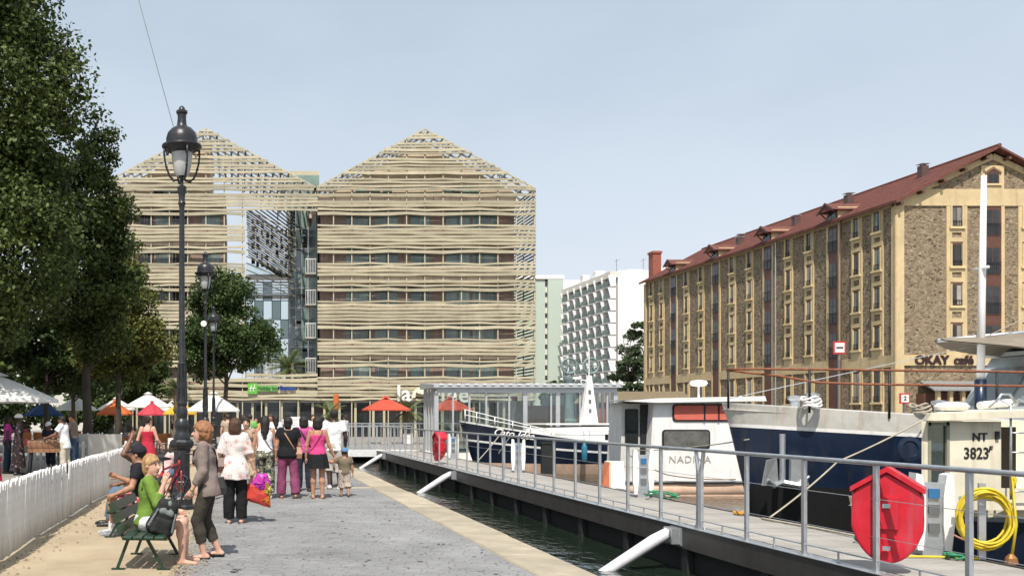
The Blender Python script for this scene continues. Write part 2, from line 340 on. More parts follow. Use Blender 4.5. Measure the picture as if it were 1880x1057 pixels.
# one ground sheet to the horizon, with the canal basin cut out of it
bx0, bx1, by0, by1 = QX-.3, 42.0, -60.0, 50.0
g = MB(); FAR = 2500
xs = [-FAR, -2.62, bx0, bx1, FAR]; 
def sheet(x0,x1,y0,y1,z=0.0): g.add([(x0,y0,z),(x1,y0,z),(x1,y1,z),(x0,y1,z)], [(0,1,2,3)])
sheet(-FAR,bx0,-60,50); sheet(bx1,FAR,-60,50); sheet(-FAR,26,50,72); sheet(42,FAR,50,72); sheet(-FAR,26,72,200); sheet(42,FAR,72,200); sheet(-FAR,FAR,200,FAR); sheet(-FAR,FAR,-400,-60)
struct(g.build('ground', m_ground))
w = MB(); w.add([(bx0,-60,-2.2),(bx1,-60,-2.2),(bx1,200,-2.2),(bx0,200,-2.2)], [(0,1,2,3)])
struct(w.build('canal_bed', m_bed))
def water_mat():
    m = bpy.data.materials.new('canal_water'); m.use_nodes = True; n = m.node_tree.nodes; l = m.node_tree.links; b = n['Principled BSDF']
    b.inputs['Base Color'].default_value = (.012,.02,.013,1); b.inputs['Roughness'].default_value = .05; b.inputs['IOR'].default_value = 1.33
    tc = n.new('ShaderNodeTexCoord'); bp0 = None
    for sc, st, dist, st3 in ((1.1,.5,.12,(1,.8,1)), (5.5,.75,.04,(1,.5,1))):
        mp = n.new('ShaderNodeMapping'); mp.inputs['Scale'].default_value = st3; l.new(tc.outputs['Object'], mp.inputs['Vector'])
        ns = n.new('ShaderNodeTexNoise'); ns.inputs['Scale'].default_value = sc; ns.inputs['Detail'].default_value = 3; ns.inputs['Distortion'].default_value = .5
        l.new(mp.outputs[0], ns.inputs['Vector'])
        bp = n.new('ShaderNodeBump'); bp.inputs['Strength'].default_value = st; bp.inputs['Distance'].default_value = dist
        l.new(ns.outputs['Fac'], bp.inputs['Height'])
        if bp0: l.new(bp0.outputs[0], bp.inputs['Normal'])
        bp0 = bp
    l.new(bp0.outputs[0], b.inputs['Normal']); return m
WZ = -.45
w = MB(); w.add([(bx0,-60,WZ),(bx1,-60,WZ),(bx1,200,WZ),(bx0,200,WZ)], [(0,1,2,3)])
struct(w.build('canal_water', water_mat()))
# quay walls
q = MB(); q.box(QX-.25,QX-.04,-20,50,-2.1,-.16); struct(q.build('quay_wall', m_wallq))
q = MB(); q.box(QX-.25,26,49.9,50.2,-2.1,-.02); q.box(25.7,26,50.2,200,-2.1,-.02); struct(q.build('basin_end_wall', m_wallq))
q = MB(); q.box(41.9,42.4,-20,200,-2.1,.06); struct(q.build('far_quay_wall', m_wallq))
qw = struct(bpy.data.objects.new('quay_coping', None)); COL.objects.link(qw); qw.location = (0,0,0)
y = 6.0; k = 0
while y < 49.5:
    ln = random.uniform(1.55,2.2); y1 = min(y+ln,49.8)
    b = MB(); b.cbox(3.09+random.uniform(-.012,.012), QX+random.uniform(-.015,.02), y+.006, y1-.006, -.2, .022+random.uniform(-.006,.008), .018)
    b.build('coping_stone', m_cop, qw); y = y1
# paving: a bed and the setts, laid in courses across the quay
b = MB(); b.add([(-.62,5,.004),(3.08,5,.004),(3.08,49.7,.004),(-.62,49.7,.004)], [(0,1,2,3)])
pv = struct(b.build('paving', m_joint))
st = MB(); y = 8.6
while y < 36:
    h = .115+ (y>20)*.06; x = -.6+random.uniform(-.1,.06)
    while x < 3.05:
        ln = random.uniform(.17,.27)+(y>20)*.08; x1 = min(x+ln,3.06); z = .016+random.uniform(-.004,.004); c = .012; j = random.uniform(.003,.008)
        if x1-x > .05:
            t1, t2 = random.uniform(-.002,.002), random.uniform(-.002,.002)
            st.add([(x+j,y+j,.004),(x1-j,y+j,.004),(x1-j,y+h-j,.004),(x+j,y+h-j,.004),(x+j+c,y+j+c,z),(x1-j-c,y+j+c,z+t1),(x1-j-c,y+h-j-c,z+t2),(x+j+c,y+h-j-c,z)],
                [(4,5,6,7),(0,1,5,4),(1,2,6,5),(2,3,7,6),(3,0,4,7)])
        x = x1
    y += h
me = st.mesh('paving_sett', m_sett, fix=False); o = link('paving_sett', me, pv); struct(o,'stuff')
# a pale drainage slab crossing the paving, and the sandy strip
b = MB(); b.cbox(1.9,3.06,21.55,21.85,.0,.024,.006); struct(b.build('paving_slab', m_cop))
b = MB(); n = 40
for i in range(n):
    y0, y1 = 4+i*1.2, 4+(i+1)*1.2
    e = lambda yy: -.60+.05*math.sin(yy*1.7)+.03*math.sin(yy*4.1)
    o_ = len(b.v); b.add([(-2.72,y0,.0045),(e(y0),y0,.0125),(e(y1),y1,.0125),(-2.72,y1,.0045)], [(0,1,2,3)])
struct(b.build('sand_path', m_sand))
# loose grit and dry leaves at the foot of the fence and along the paving edge
b = MB()
for i in range(900):
    if random.random() < .5: x, y = -2.6+random.expovariate(5), random.uniform(8,26)
    else: x, y = random.gauss(-.62,.12), random.uniform(9,30)
    s = random.uniform(.006,.028); a = random.uniform(0,6.28); z = .013
    pts = [(x+s*math.cos(a+t)*random.uniform(.6,1.2), y+s*math.sin(a+t)*random.uniform(.6,1.2), z+random.uniform(0,s*.5)) for t in (0,1.6,3.1,4.7)]
    b.add(pts+[(x,y,z+s*.7)], [(0,1,4),(1,2,4),(2,3,4),(3,0,4)])
o = b.build('litter_and_grit', mat('dry_leaf_litter', (.24,.17,.1), .9, island=.5)); struct(o,'stuff')
o['label'] = 'loose grit and dry leaves scattered along the fence and paving edge'; o['category'] = 'litter'

b = MB()
for i in range(6000):                         # sand trodden over the paving edge
    x, y = -.6+random.expovariate(4.5)-.1, random.uniform(9.4,34); s = random.uniform(.004,.02)*(1 if x < -.3 else .6); a = random.uniform(0,6.28); z = .0215
    b.add([(x+s*math.cos(a+t)*random.uniform(.5,1.2), y+1.4*s*math.sin(a+t)*random.uniform(.5,1.2), z) for t in (0,1.2,2.5,3.8,5)]+[(x,y,z+s*.05)], [(0,1,5),(1,2,5),(2,3,5),(3,4,5),(4,0,5)])
o = b.build('spilled_sand', m_sand); struct(o,'stuff'); o['label'] = 'sand trodden from the path over the edge of the paving'; o['category'] = 'sand'
b = MB()
for i in range(420):                          # old chewing-gum and oil spots trodden into the setts
    x, y = random.uniform(-.4,3.0), 9.5+random.random()**1.4*18; s = random.uniform(.006,.022)*(2.2 if random.random() < .06 else 1); a = random.uniform(0,6.28)
    b.add([(x+s*1.5*math.cos(a+t*1.047)*random.uniform(.7,1.1), y+s*math.sin(a+t*1.047)*random.uniform(.7,1.1), .0222) for t in range(6)], [(0,1,2,3,4,5)])
o = b.build('paving_spot', mat('trodden_spot', (.09,.085,.08), .8, island=.4), pv); struct(o,'stuff')
# ---------------------------------------------------------------- pontoon
PXL, PXR, PZ = 6.0, 7.75, .15
m_deck = mat('pontoon_deck_board', (.33,.31,.285), .85, var=.14, scale=5, rnd=.12, bump=.2, stain=.2)
m_fascia = mat('pontoon_steel_fascia', (.085,.08,.075), .5, .4, stain=.3)
pt = thing('pontoon', 'long grey floating pontoon deck with dark steel edge beside the quay', 'pontoon', (0,0,0))
b = MB(); b.box(PXL+.03,PXR-.03,2,41.0,-.12,PZ-.035); b.box(PXL,PXL+.03,2,41,-.13,PZ+.012); b.box(PXR-.03,PXR,2,41,-.13,PZ+.012); b.build('frame', m_fascia, pt); b = MB(); b.box(PXL-.012,PXL+.13,2,41,PZ+.013,PZ+.02); b.build('edge_plate', M['steel'], pt)
b = MB(); b.box(PXL+.12,PXR-.12,2,41,-1.0,-.125); b.build('float', mat('pontoon_float_dark', (.02,.02,.02), .8), pt)
for i in range(20):
    b = MB(); y = 3+i*1.95; b.box(PXL+.02,PXL+.11,y,y+.16,-.9,-.13); b.build('float_rib', mat('pontoon_rib', (.025,.025,.025), .7), pt)
bd = MB(); bd.cbox(PXL+.035,PXR-.035,0,.142,PZ-.034,PZ,.006); dme = bd.mesh('deck_board', m_deck)
y = 5.0
while y < 40.9: link('deck_board', dme, pt, (0,y,random.uniform(-.002,.002))); y += .15
# railing
rl = thing('pontoon_railing', 'galvanised steel railing with round top rail along the quay side of the pontoon', 'railing', (0,0,0))
RX = PXL+.07; RZ = 1.2
b = MB(); b.tube([(RX,y,RZ) for y in (3,8,16,24,32,39.9)], .024, 10); b.build('top_rail', M['steel'], rl, 40)
b = MB(); b.tube([(RX,3,PZ+.13),(RX,39.9,PZ+.13)], .009, 6); b.build('toe_rail', M['steel'], rl, 40)
for zz in (.5,.86):
    b = MB(); b.tube([(RX,3,zz),(RX,39.9,zz)], .0035, 5); b.build('wire', M['steel'], rl)
pm = MB(); pm.box(-.018,.018,-.024,.024,.012,RZ-PZ-.02); pm.box(-.04,.06,-.05,.05,.012,.028); pm.lathe([(.014,0),(.014,.03)],(0,0,.13-.015),6); post_me = pm.mesh('post', M['steel'])
y = 12.5-1.15*8; ys = []
while y < 40: ys.append(y); y += 1.15
for y in ys:
    k = round((y-12.5)/1.15)
    if k % 8 == 0:
        b = MB()
        for s in (-1,1):
            b.bar((RX,y+s*.045,PZ+.012),(RX,y+s*.045,PZ+.78),.04,.035); b.bar((RX,y+s*.045,PZ+.78),(RX,y+s*.1,RZ-.02),.04,.03); b.bar((RX,y+s*.045,PZ+.12),(RX,y+s*.13,PZ+.014),.012,.03)
        b.box(RX-.03,RX+.03,y-.026,y+.026,PZ+.02,PZ+.76); b.build('double_post', M['steel'], rl)
    else: link('post', post_me, rl, (RX,y,PZ))
    if 5 < y < 40:
        b = MB(); yy = y+.57; b.box(RX-.007,RX+.007,yy-.007,yy+.007,PZ+.012,PZ+.13); b.box(RX-.025,RX+.025,yy-.02,yy+.02,PZ+.012,PZ+.02); b.build('toe_bracket', M['steel'], rl)
# mooring struts
m_strut = mat('strut_white_paint', (.74,.73,.76), .4, stain=.3, scale=3)
def strut(y, lab):
    t = thing('mooring_strut', lab, 'strut', (PXL,y,0), 0, 'mooring struts of the pontoon')
    b = MB(); b.tube([(-.12,0,.06),(-.3,0,-.04),(-1.2,0,-.62)], [.075,.085,.07], 12); b.build('arm', m_strut, t, 40)
    b = MB(); b.lathe([(.05,-.09),(.05,.09)],(0,0,0),10); b.xf(Matrix.Translation((-.1,0,.07)) @ Matrix.Rotation(R(90),4,'X'))
    b.box(-.13,.0,-.13,-.1,-.08,.13); b.box(-.13,.0,.1,.13,-.08,.13); b.box(-.02,-.002,-.16,.16,-.1,.14); b.build('hinge', M['steel'], t)
strut(13.0, 'white strut from the pontoon into the water beside the V-topped double railing post'); strut(26.2, 'white mooring strut entering the water, second along the pontoon from the far gangway'); strut(38.6, 'short looking white mooring strut just below the far gangway')
# gangway across to the quay
gw = thing('gangway', 'light metal gangway linking the quay to the far end of the pontoon', 'gangway', (0,0,0))
b = MB(); b.box(2.9,PXR+.1,41.02,42.9,.06,.16); b.build('deck', m_deck, gw); b = MB(); b.box(2.9,PXR+.1,40.97,41.02,-.1,.2); b.build('side_beam', mat('gangway_white_beam', (.7,.7,.7), .5), gw)
for yy in (41.2,42.3): b = MB(); b.box(4.3,4.6,yy,yy+.4,-1,.06); b.build('support', M['steel_d'], gw)
for yy, x0, x1 in ((41.0,2.9,PXL),(42.88,2.9,PXR+.1)):
    b = MB(); b.bar((x0,yy,1.2),(x1,yy,1.2),.05); b.bar((x0,yy,.28),(x1,yy,.28),.03); b.build('rail', M['steel'], gw)
    x = x0
    while x <= x1+.01: b = MB(); b.box(x-.018,x+.018,yy-.018,yy+.018,.16,1.18); b.build('baluster', M['steel'], gw); x += .31
# a second rail run on the landing behind, up to the glass pavilion
r2 = thing('landing_railing', 'pale barred railing on the landing beside the glass pavilion', 'railing', (0,0,0))
for yy in (44.2,):
    b = MB(); b.bar((5.2,yy,1.3),(13.2,yy,1.3),.05); b.bar((5.2,yy,.32),(13.2,yy,.32),.03); b.build('rail', M['steel'], r2)
    for i in range(28): b = MB(); x = 5.2+i*.296; b.box(x-.015,x+.015,yy-.015,yy+.015,.1,1.28); b.build('baluster', M['steel'], r2)
b = MB(); b.box(4.6,17.5,43.9,49.9,-.2,.12); o = b.build('landing_stage', m_deck); tag(o, 'low grey landing stage floating behind the gangway', 'landing stage')
# ---------------------------------------------------------------- hotel wrapped in wavy slats (two gabled blocks)
HY = 74.5; HS = F/HY
hx = lambda px: (px-PX)/HS
hz = lambda py: CH+(PY-py)/HS
PITCH = 69.6/HS
M['parapet'] = mat('salmon_parapet', (.56,.45,.33), .7, var=.12, scale=2, rnd=.1)
hotel = thing('slatted_hotel', 'large hotel of two gabled blocks wrapped in pale wavy horizontal slats', 'building', (0,HY,0))
SD = .09                                     # slat depth
def slat(x0, x1, zc, h, posts, amp, phase, per, parent=hotel, y=0.0, name='slat'):
    pts = [x0]+[p for p in posts if x0+.25 < p < x1-.25]+[x1]
    vs_ = []; N = len(pts)
    for p in pts:
        k = (p-posts[0])/1.43
        dz = amp*(math.sin(2*math.pi*k/per+phase)+.45*math.sin(2*math.pi*k/2.3+phase*1.7)); hh = h*(1+.12*math.sin(k*2.1+phase*3))
        for yy, s in ((0,-1),(0,1),(SD,1),(SD,-1)): vs_.append((p, y+yy, zc+dz+s*hh/2))
    fs = [(i*4+a,(i+1)*4+a,(i+1)*4+(a+1)%4,i*4+(a+1)%4) for i in range(N-1) for a in range(4)]+[(3,2,1,0),tuple(range(4*N-4,4*N))]
    return MB().add(vs_, fs).build(name, M['slat'], parent)
RAT = [(395,420),(430,468),(474,511),(517,557),(561,598),(602,640),(655,683),(700,742)]       # one storey of slats, measured
def block(xc, x0, x1, xw0, xw1, xlow1, low_bottom, side):
    posts = [hx(xc)+(i-6)*1.43 for i in range(13)]
    ztop = hz(345); apex = hz(236)
    # storeys: reference window-gap row below y=395 in the crop corresponds to photo y 620
    for fl in range(-1, 6):
        for i, (a, b_) in enumerate(RAT):
            py = 560+(a+b_)/2/6.607-fl*69.6+1.5; h = (b_-a)/6.607/HS*.86
            if py > low_bottom or py < 352: continue
            xe = x1 if py < 386 else xlow1
            if i in (3,4,5) and random.random() < (.32 if fl > 2 else .16): continue
            amp = .045 if i in (0,1,6,7) else .024
            slat(hx(x0), hx(xe), hz(py), h, posts, amp, random.uniform(0,6.28), random.choice((3.2,4,4.7)), y=random.uniform(-.012,.012))
    # salmon parapet panels of the galleries, close behind the slats
    for fl in range(0, 5):
        py0, py1 = 560+478/6.607-fl*69.6+1.5, 560+642/6.607-fl*69.6+1.5
        if py1 > low_bottom: continue
        xa = hx(x0)+.12; xe_ = min(hx(xlow1),hx(xw1))
        for k_ in range(12):
            p_, q_ = xa+(xe_-xa)*k_/12+.012, xa+(xe_-xa)*(k_+1)/12-.012
            b = MB(); b.box(p_,q_,SD+.14,SD+.19,hz(py1),hz(py0)); b.build('parapet_panel', M['parapet'], hotel)
    # gable slats, ends cut on the rake
    hw = hx(x1)-hx(xc); z = hz(350)+.02; i = 0
    gaps = [.05,.1,.05,.3,.06,.05,.09,.05,.3,.05,.06,.05,.26,.06,.12,.07,.14,.08,.1]
    while z < apex-.25:
        h = random.choice((.13,.16,.19,.22)); zc = z+h/2
        hwz = max(.3, hw*(apex-zc)/(apex-ztop)) if zc > ztop else hw
        hwz = min(hwz,hw)
        slat(hx(xc)-hwz+random.uniform(-.12,.1), hx(xc)+hwz+random.uniform(-.1,.12), zc, h, posts, .03, random.uniform(0,6.28), 4.3)
        z += h+(gaps[i%len(gaps)]+.03); i += 1
    # facade posts
    for p in posts:
        if p < hx(x0)-.1 or p > hx(x1)+.1: continue
        zt = min(ztop, 99) if abs(p-hx(xc)) > hw-.1 else apex-(abs(p-hx(xc))/hw)*(apex-ztop)-.12
        zb = 0.0 if p <= hx(xlow1)+.1 else hz(388)
        b = MB(); b.box(p-.04,p+.04,SD+.005,SD+.11,zb,zt); b.build('facade_post', M['slatpost'], hotel)
    # rake beams and roof slats running back, the open screen roof
    for s in (-1,1):
        b = MB(); b.bar((hx(xc)+s*hw, .12, ztop),(hx(xc), .12, apex),.09,.1); b.build('rake_beam', M['slatpost'], hotel)
        for k in range(16):
            t = k/15.5; x = hx(xc)+s*hw*(1-t); zz = ztop+(apex-ztop)*t
            b = MB(); b.bar((x,.2,zz-.05),(x,14,zz-.05),.16,.05); b.build('roof_slat', M['slat'], hotel)
        for yy in (.8,2.2,3.6,5.0,6.4,7.8,9.2,11.6):
            b = MB(); b.bar((hx(xc)+s*hw, yy, ztop-.16),(hx(xc), yy, apex-.16),.1,.14); b.bar((hx(xc)+s*hw*.7, yy, ztop-.16),(hx(xc)+s*hw*.7, yy, ztop+(apex-ztop)*.3-.2),.09); b.build('rafter', M['steel_d'], hotel)
    # inner timber-clad wall with windows
    wy = .62; X0, X1 = hx(xw0), hx(xw1)
    zb, zt = 2.87, hz(352)
    b = MB(); b.box(X0,X1,wy,13.5,zb,zt); b.build('wall', M['wood'], hotel)
    gz = apex-1.0; gl, gr = max(X0, hx(xc)-hw*.86), min(X1, hx(xc)+hw*.86, hx(xc)+.3 if side < 0 else 99)
    zl = lambda x: min(gz-(abs(x-hx(xc))/hw)*(apex-ztop), 99)
    poly = [(gl,zt+.004)]+[(gr,zt+.004)]+[(gr,max(zt+.05,zl(gr)))]+([(hx(xc),gz)] if gr > hx(xc) else [])+[(gl,max(zt+.05,zl(gl)))]
    b = MB(); b.prism(poly, wy+.05, 12.5); b.build('gable_wall', M['parapet'], hotel)
    # board joints: slim cladding battens
    x = X0+.2; bt = MB(); bt.box(-.018,.018,-.022,0,zb,zt-.01); bme = bt.mesh('cladding_batten', M['wood'])
    while x < X1-.1: link('cladding_batten', bme, hotel, (x,wy,0)); x += .62
    return posts, X0, X1, wy
posts, X0, X1, wy = block(780.5, 583, 983, 590, 948, 983, 736, 1)
# windows of the right block: storey rows, groups per row as in the photo
def window(x0, x1, z0, z1, y, panes, parent=hotel, glass=None, frame=None):
    w_ = MB(); fr = .05; g_ = glass or M['winglass']
    w_.box(x0,x1,y-.035,y-.004,z0,z0+fr); w_.box(x0,x1,y-.035,y-.004,z1-fr,z1)
    n = panes
    for i in range(n+1): xx = x0+(x1-x0)*i/n; w_.box(max(x0,xx-fr/2),min(x1,xx+fr/2),y-.034,y-.004,z0+fr,z1-fr)
    o = w_.build('window', frame or M['steel_d'], parent)
    for i in range(n):
        p = MB(); a = x0+(x1-x0)*i/n+fr/2; c = x0+(x1-x0)*(i+1)/n-fr/2; p.box(a,c,y-.018,y-.003,z0+fr,z1-fr); p.build('pane', g_, o)
    return o
rows = [401,470.5,540,609.5,679.5]             # window centre lines
WR = [(636,683,2),(690,733,2),(756,791,2),(822,866,2),(870,915,2)]
for r in rows:
    for a, c, n in WR: window(hx(a), hx(c), hz(r+17), hz(r-17), wy, n)
for a, c, n in [(655,700,2),(705,722,1),(816,850,2),(852,882,2)]: window(hx(a), hx(c), hz(362), hz(338), wy+.05, n)
window(hx(736), hx(742), hz(362), hz(351), wy+.05, 1); window(hx(772), hx(779), hz(362), hz(351), wy+.05, 1)
# balcony floors behind the slats
for r in rows:
    b = MB(); b.box(hx(584),hx(980),.3,wy-.04,hz(r+26),hz(r+24)); b.build('balcony_slab', M['concrete'], hotel)
# right-hand side screen: slats running back, seen through the open corner
xs_ = hx(983)+.05
for k in range(66):
    z = 3.0+k*.26
    if z > hz(348): break
    b = MB(); b.box(xs_-.03,xs_+.04,.1,14,z,z+.12); b.build('side_slat', M['slat'], hotel)
for yy in (.25,3,6,9,12):
    b = MB(); b.box(xs_-.12,xs_-.04,yy-.05,yy+.05,0,hz(347)); b.build('side_post', M['slatpost'], hotel)
# left block
posts2, A0, A1, wy2 = block(378, 178, 583, 186, 414, 450, 690, -1)
WL = [(190,212),(256,281),(284,312),(316,345),(371,404)]
for r in rows[:4]:
    for i, (a, c) in enumerate(WL): window(hx(a), hx(c), hz(r+15), hz(r-17), wy2, 2, glass=(M['darkglass'] if i in (0,1,3) else M['winglass']))
for a, c in ((281,299),(300,345)): window(hx(a), hx(c), hz(360), hz(345), wy2+.05, 2, glass=(M['darkglass'] if a == 281 else M['winglass']))
for r in rows[:4]:
    b = MB(); b.box(hx(180),hx(448),.3,wy2-.04,hz(r+26),hz(r+24)); b.build('balcony_slab', M['concrete'], hotel)
# the recess between the blocks: sloping dark screen, glazed stair tower, balconies
b = MB(); SY = 6.0; sx = lambda px: (px-PX)/F*(HY+SY); sz = lambda py: CH+(PY-py)/F*(HY+SY)
scr = hotel
corners = [(452,385),(540,385),(535,506),(456,470)]
def lerp(a, c, t): return (a[0]+(c[0]-a[0])*t, a[1]+(c[1]-a[1])*t)
for k in range(26):
    t = k/25
    p = lerp(corners[0], corners[3], min(1,t*1.35)) if t*1.35 < 1 else lerp(corners[3], corners[2], min(1,(t*1.35-1)/.35))
    # slats drop to the right at a steady slope
    x2, y2 = 540, p[1]+(540-p[0])*.62
    s_, e_ = Vector((sx(p[0]),SY,sz(p[1]))), Vector((sx(x2),SY+1.2,sz(y2)))
    ylim = 506
    if y2 > ylim: f_ = (ylim-p[1])/(y2-p[1]); e_ = s_+(e_-s_)*max(.02,f_)
    b = MB(); b.bar(s_, e_, .06, .09); b.build('screen_slat', mat('grey_screen_slat', (.11,.11,.11), .6), hotel)
    p2 = (540-(540-455)*t, 386)
    if k % 3 == 0:
        s_, e_ = Vector((sx(p2[0]),SY,sz(386))), Vector((sx(540),SY+1.2,sz(386+(540-p2[0])*.62)))
        b = MB(); b.bar(s_, e_, .06, .1); b.build('screen_slat', MATS['grey_screen_slat'], hotel)
b = MB()
for i in range(9):
    for j in range(7):
        px = 462+i*9; py = 395+j*15+i*3
        
        if py < 480 and random.random() < .8: w1 = random.uniform(3,7); b = MB(); b.box(sx(px),sx(px+w1),SY+1.3,SY+1.36,sz(py+random.uniform(8,13)),sz(py)); b.build('screen_panel', mat('dark_screen_panel', (.04,.04,.045), .5), hotel)

# glass footbridge band under the screen, two thin decks
for py in (497,534):
    b = MB(); b.box(sx(452),sx(538),SY+2,SY+4.5,sz(py+3),sz(py)); b.build('bridge_deck', M['steel'], hotel)
b = MB(); b.box(sx(452),sx(538),SY+2.1,SY+2.13,sz(497),sz(476)); b.build('bridge_glass', M['glass'], hotel)
for z in range(6):
    b = MB(); b.box(sx(452),sx(538),SY+2.08,SY+2.12,sz(508+z*5),sz(506+z*5)); b.build('bridge_rail', M['steel'], hotel)
for i in range(5):                              # glazed screen closing the lower part of the recess
    for j in range(5):
        p0, p1 = 452+i*16.6, 452+(i+1)*16.6; q0, q1 = 508+j*36, 508+(j+1)*36
        b = MB(); b.box(sx(p0)+.03,sx(p1)-.03,SY+3.0,SY+3.02,sz(q1)+.03,sz(q0)-.03); b.build('recess_pane', M['tintglass'] if (i*3+j*2)%5 < 2 else M['glass'], hotel)
for i in range(6): b = MB(); b.box(sx(452+i*16.6)-.03,sx(452+i*16.6)+.03,SY+2.97,SY+3.05,0,sz(506)); b.build('recess_mullion', M['steel_d'], hotel)
for j in range(6): b = MB(); b.box(sx(452),sx(535),SY+2.96,SY+3.06,sz(508+j*36)-.03,sz(508+j*36)+.03); b.build('recess_transom', M['steel_d'], hotel)
for k in range(11):                             # long thin slats crossing the recess on a diagonal
    py = 392+k*12; b = MB(); b.bar((sx(452),SY-1.5,sz(py)),(sx(545),SY+1,sz(py+30)),.05,.07); b.build('recess_slat', M['slat'], hotel)
TY = 9.0; tx = lambda px: (px-PX)/F*(HY+TY); tz = lambda py: CH+(PY-py)/F*(HY+TY)
for i in range(3):
    for j in range(9):
        p0, p1 = 532+i*11, 543+i*11; q0, q1 = 385+j*36, 421+j*36
        b = MB(); b.box(tx(p0)+.04,tx(p1)-.04,TY-.02,TY+.02,tz(q1)+.05,tz(q0)-.05)
        b.build('tower_pane', M['winglass'] if (i+j)%3 else M['tintglass'], hotel)
b = MB(); b.box(tx(532),tx(566),TY+.1,TY+3,0,tz(385)); b.build('stair_tower', mat('tower_dark_green', (.06,.085,.08), .6), hotel)  # stair tower body in one even dark green
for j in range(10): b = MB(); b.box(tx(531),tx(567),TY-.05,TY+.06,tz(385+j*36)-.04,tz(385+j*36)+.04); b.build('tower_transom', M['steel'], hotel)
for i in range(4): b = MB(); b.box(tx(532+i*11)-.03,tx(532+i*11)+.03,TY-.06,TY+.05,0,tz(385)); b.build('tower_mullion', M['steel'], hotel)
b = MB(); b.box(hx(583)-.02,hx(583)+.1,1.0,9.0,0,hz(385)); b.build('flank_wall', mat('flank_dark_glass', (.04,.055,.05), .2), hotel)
for r in (470,528,590,655):
    x = hx(583)
    b = MB(); b.box(x-.85,x-.03,1.2,3.0,hz(r+26)-.12,hz(r+26)); b.build('side_balcony', M['concrete'], hotel)
    for i in range(7): b = MB(); xx = x-.84+i*.13; b.box(xx-.012,xx+.012,1.22,1.26,hz(r+26),hz(r+26)+1.05); b.build('side_balcony_bar', M['white'], hotel)
    b = MB(); b.box(x-.86,x-.02,1.2,1.28,hz(r+26)+1.05,hz(r+26)+1.11); b.build('side_balcony_rail', M['white'], hotel)
# flat-roofed lift head behind the valley
b = MB(); b.box((530-PX)/F*(HY+10),(586-PX)/F*(HY+10),10,13.8,hz(352),CH+(PY-314)/F*(HY+10)); b.build('lift_head', M['slatpost'], hotel)
b = MB(); b.box((533-PX)/F*(HY+10),(586-PX)/F*(HY+10),9.93,9.98,hz(352)+.5,CH+(PY-322)/F*(HY+10)); b.build('lift_head_glass', M['winglass'], hotel)
# podium between and under the blocks
PXS = [hx(178)+i*1.43 for i in range(20)]
for a, c, h in ((694,701,0),(704,710,0),(716,722,0),(723.5,728,0),(730,733.5,0)):
    slat(hx(178), hx(583), hz((a+c)/2), (c-a)/HS, PXS, .035, random.uniform(0,6.28), 4)
slat(hx(452), hx(583), hz(688.5), .2, PXS, .04, 1, 4)
for p in PXS:
    if hx(452) < p < hx(580): b = MB(); b.box(p-.04,p+.04,SD+.005,SD+.1,0,hz(690)); b.build('facade_post', M['slatpost'], hotel)
b = MB(); b.box(hx(186),hx(983),.3,3.0,2.7,2.85); b.build('podium_soffit', M['concrete'], hotel)
b = MB(); b.box(hx(416),hx(582),1.5,8.9,2.9,4.5); b.build('podium_roof', mat('podium_dark_wall', (.09,.075,.06), .8), hotel)
b = MB(); b.box(hx(186),hx(983),.62,.66,.0,2.7); b.build('ground_floor_glass', M['darkglass'], hotel)
for i, px in enumerate(range(196,980,27)):
    b = MB(); x = hx(px+random.uniform(-5,5)); b.box(x-.09,x+.09,.36,.56,0,2.69); b.build('column', M['slatpost'], hotel)
    if i % 3 == 1:
        b = MB(); b.box(x+.3,x+.95,.58,.615,0,2.5); b.build('doorway', M['black'], hotel)
# terrace columns behind the palm
for px in (478,488,500,512,545): b = MB(); b.box(hx(px)-.1,hx(px)+.1,6,6.2,4.5,hz(655)); b.build('terrace_column', M['concrete'], hotel)
b = MB(); b.box(hx(450),hx(582),5.9,8.9,hz(655),hz(650)); b.build('terrace_canopy', mat('podium_green_glass', (.12,.17,.15), .15), hotel)
# signs
sg = thing('hotel_sign', 'green and blue hotel name sign with white H emblem on the slatted podium', 'sign', (hx(455),HY-.12,hz(713)))
b = MB(); b.box(0,.72,-.03,.02,-.42,.42); b.build('emblem_panel', mat('sign_green', (.13,.42,.06), .4), sg)
b = MB()
for x in (.2,.44): b.tube([(x+.1,-.045,.26),(x+.02,-.045,0),(x-.02,-.045,-.26)], .035, 5)
b.tube([(.12,-.045,.04),(.36,-.045,.0),(.62,-.045,.05)], .03, 5); b.tube([(.5,-.045,.26),(.58,-.045,.3)], .03, 5); b.build('emblem', M['white'], sg)
b = MB(); b.box(.74,2.32,-.01,.02,-.2,.24); b.build('name_panel', mat('sign_green_pale', (.16,.36,.1), .4), sg)
text('Holiday Inn', .4, mat('sign_dark_green', (.03,.13,.03), .4), 'lettering', sg, (1.53,-.03,.02), sx=.82, bold=.012)
text('Express', .46, mat('sign_blue', (.02,.06,.28), .4), 'lettering', sg, (3.1,-.03,.02), sx=.85, bold=.016)
cr = thing('restaurant_sign', 'big white standing letters naming the restaurant above the red parasols', 'sign', (hx(727),HY-.25,hz(740)))
text('la', 1.75, M['white'], 'lettering', cr, (.55,0,.72), depth=.05, bold=.03)
text('riée', 1.75, M['white'], 'lettering', cr, (4.15,0,.62), depth=.05, bold=.03, spacing=1.1)
fp = MB(); fp.prism([(-.62,0),(-.4,.2),(0,.3),(.4,.2),(.75,0),(.4,-.2),(0,-.3),(-.4,-.2)], -.08, .0); fp.prism([(-.85,-.6),(-.55,-.55),(-.5,-.1),(-.7,.0)], -.075,-.005); fp.xf(Matrix.Translation((2.0,0,1.0)))
fp.build('fish_emblem', mat('sign_cream', (.8,.72,.55), .5), cr)
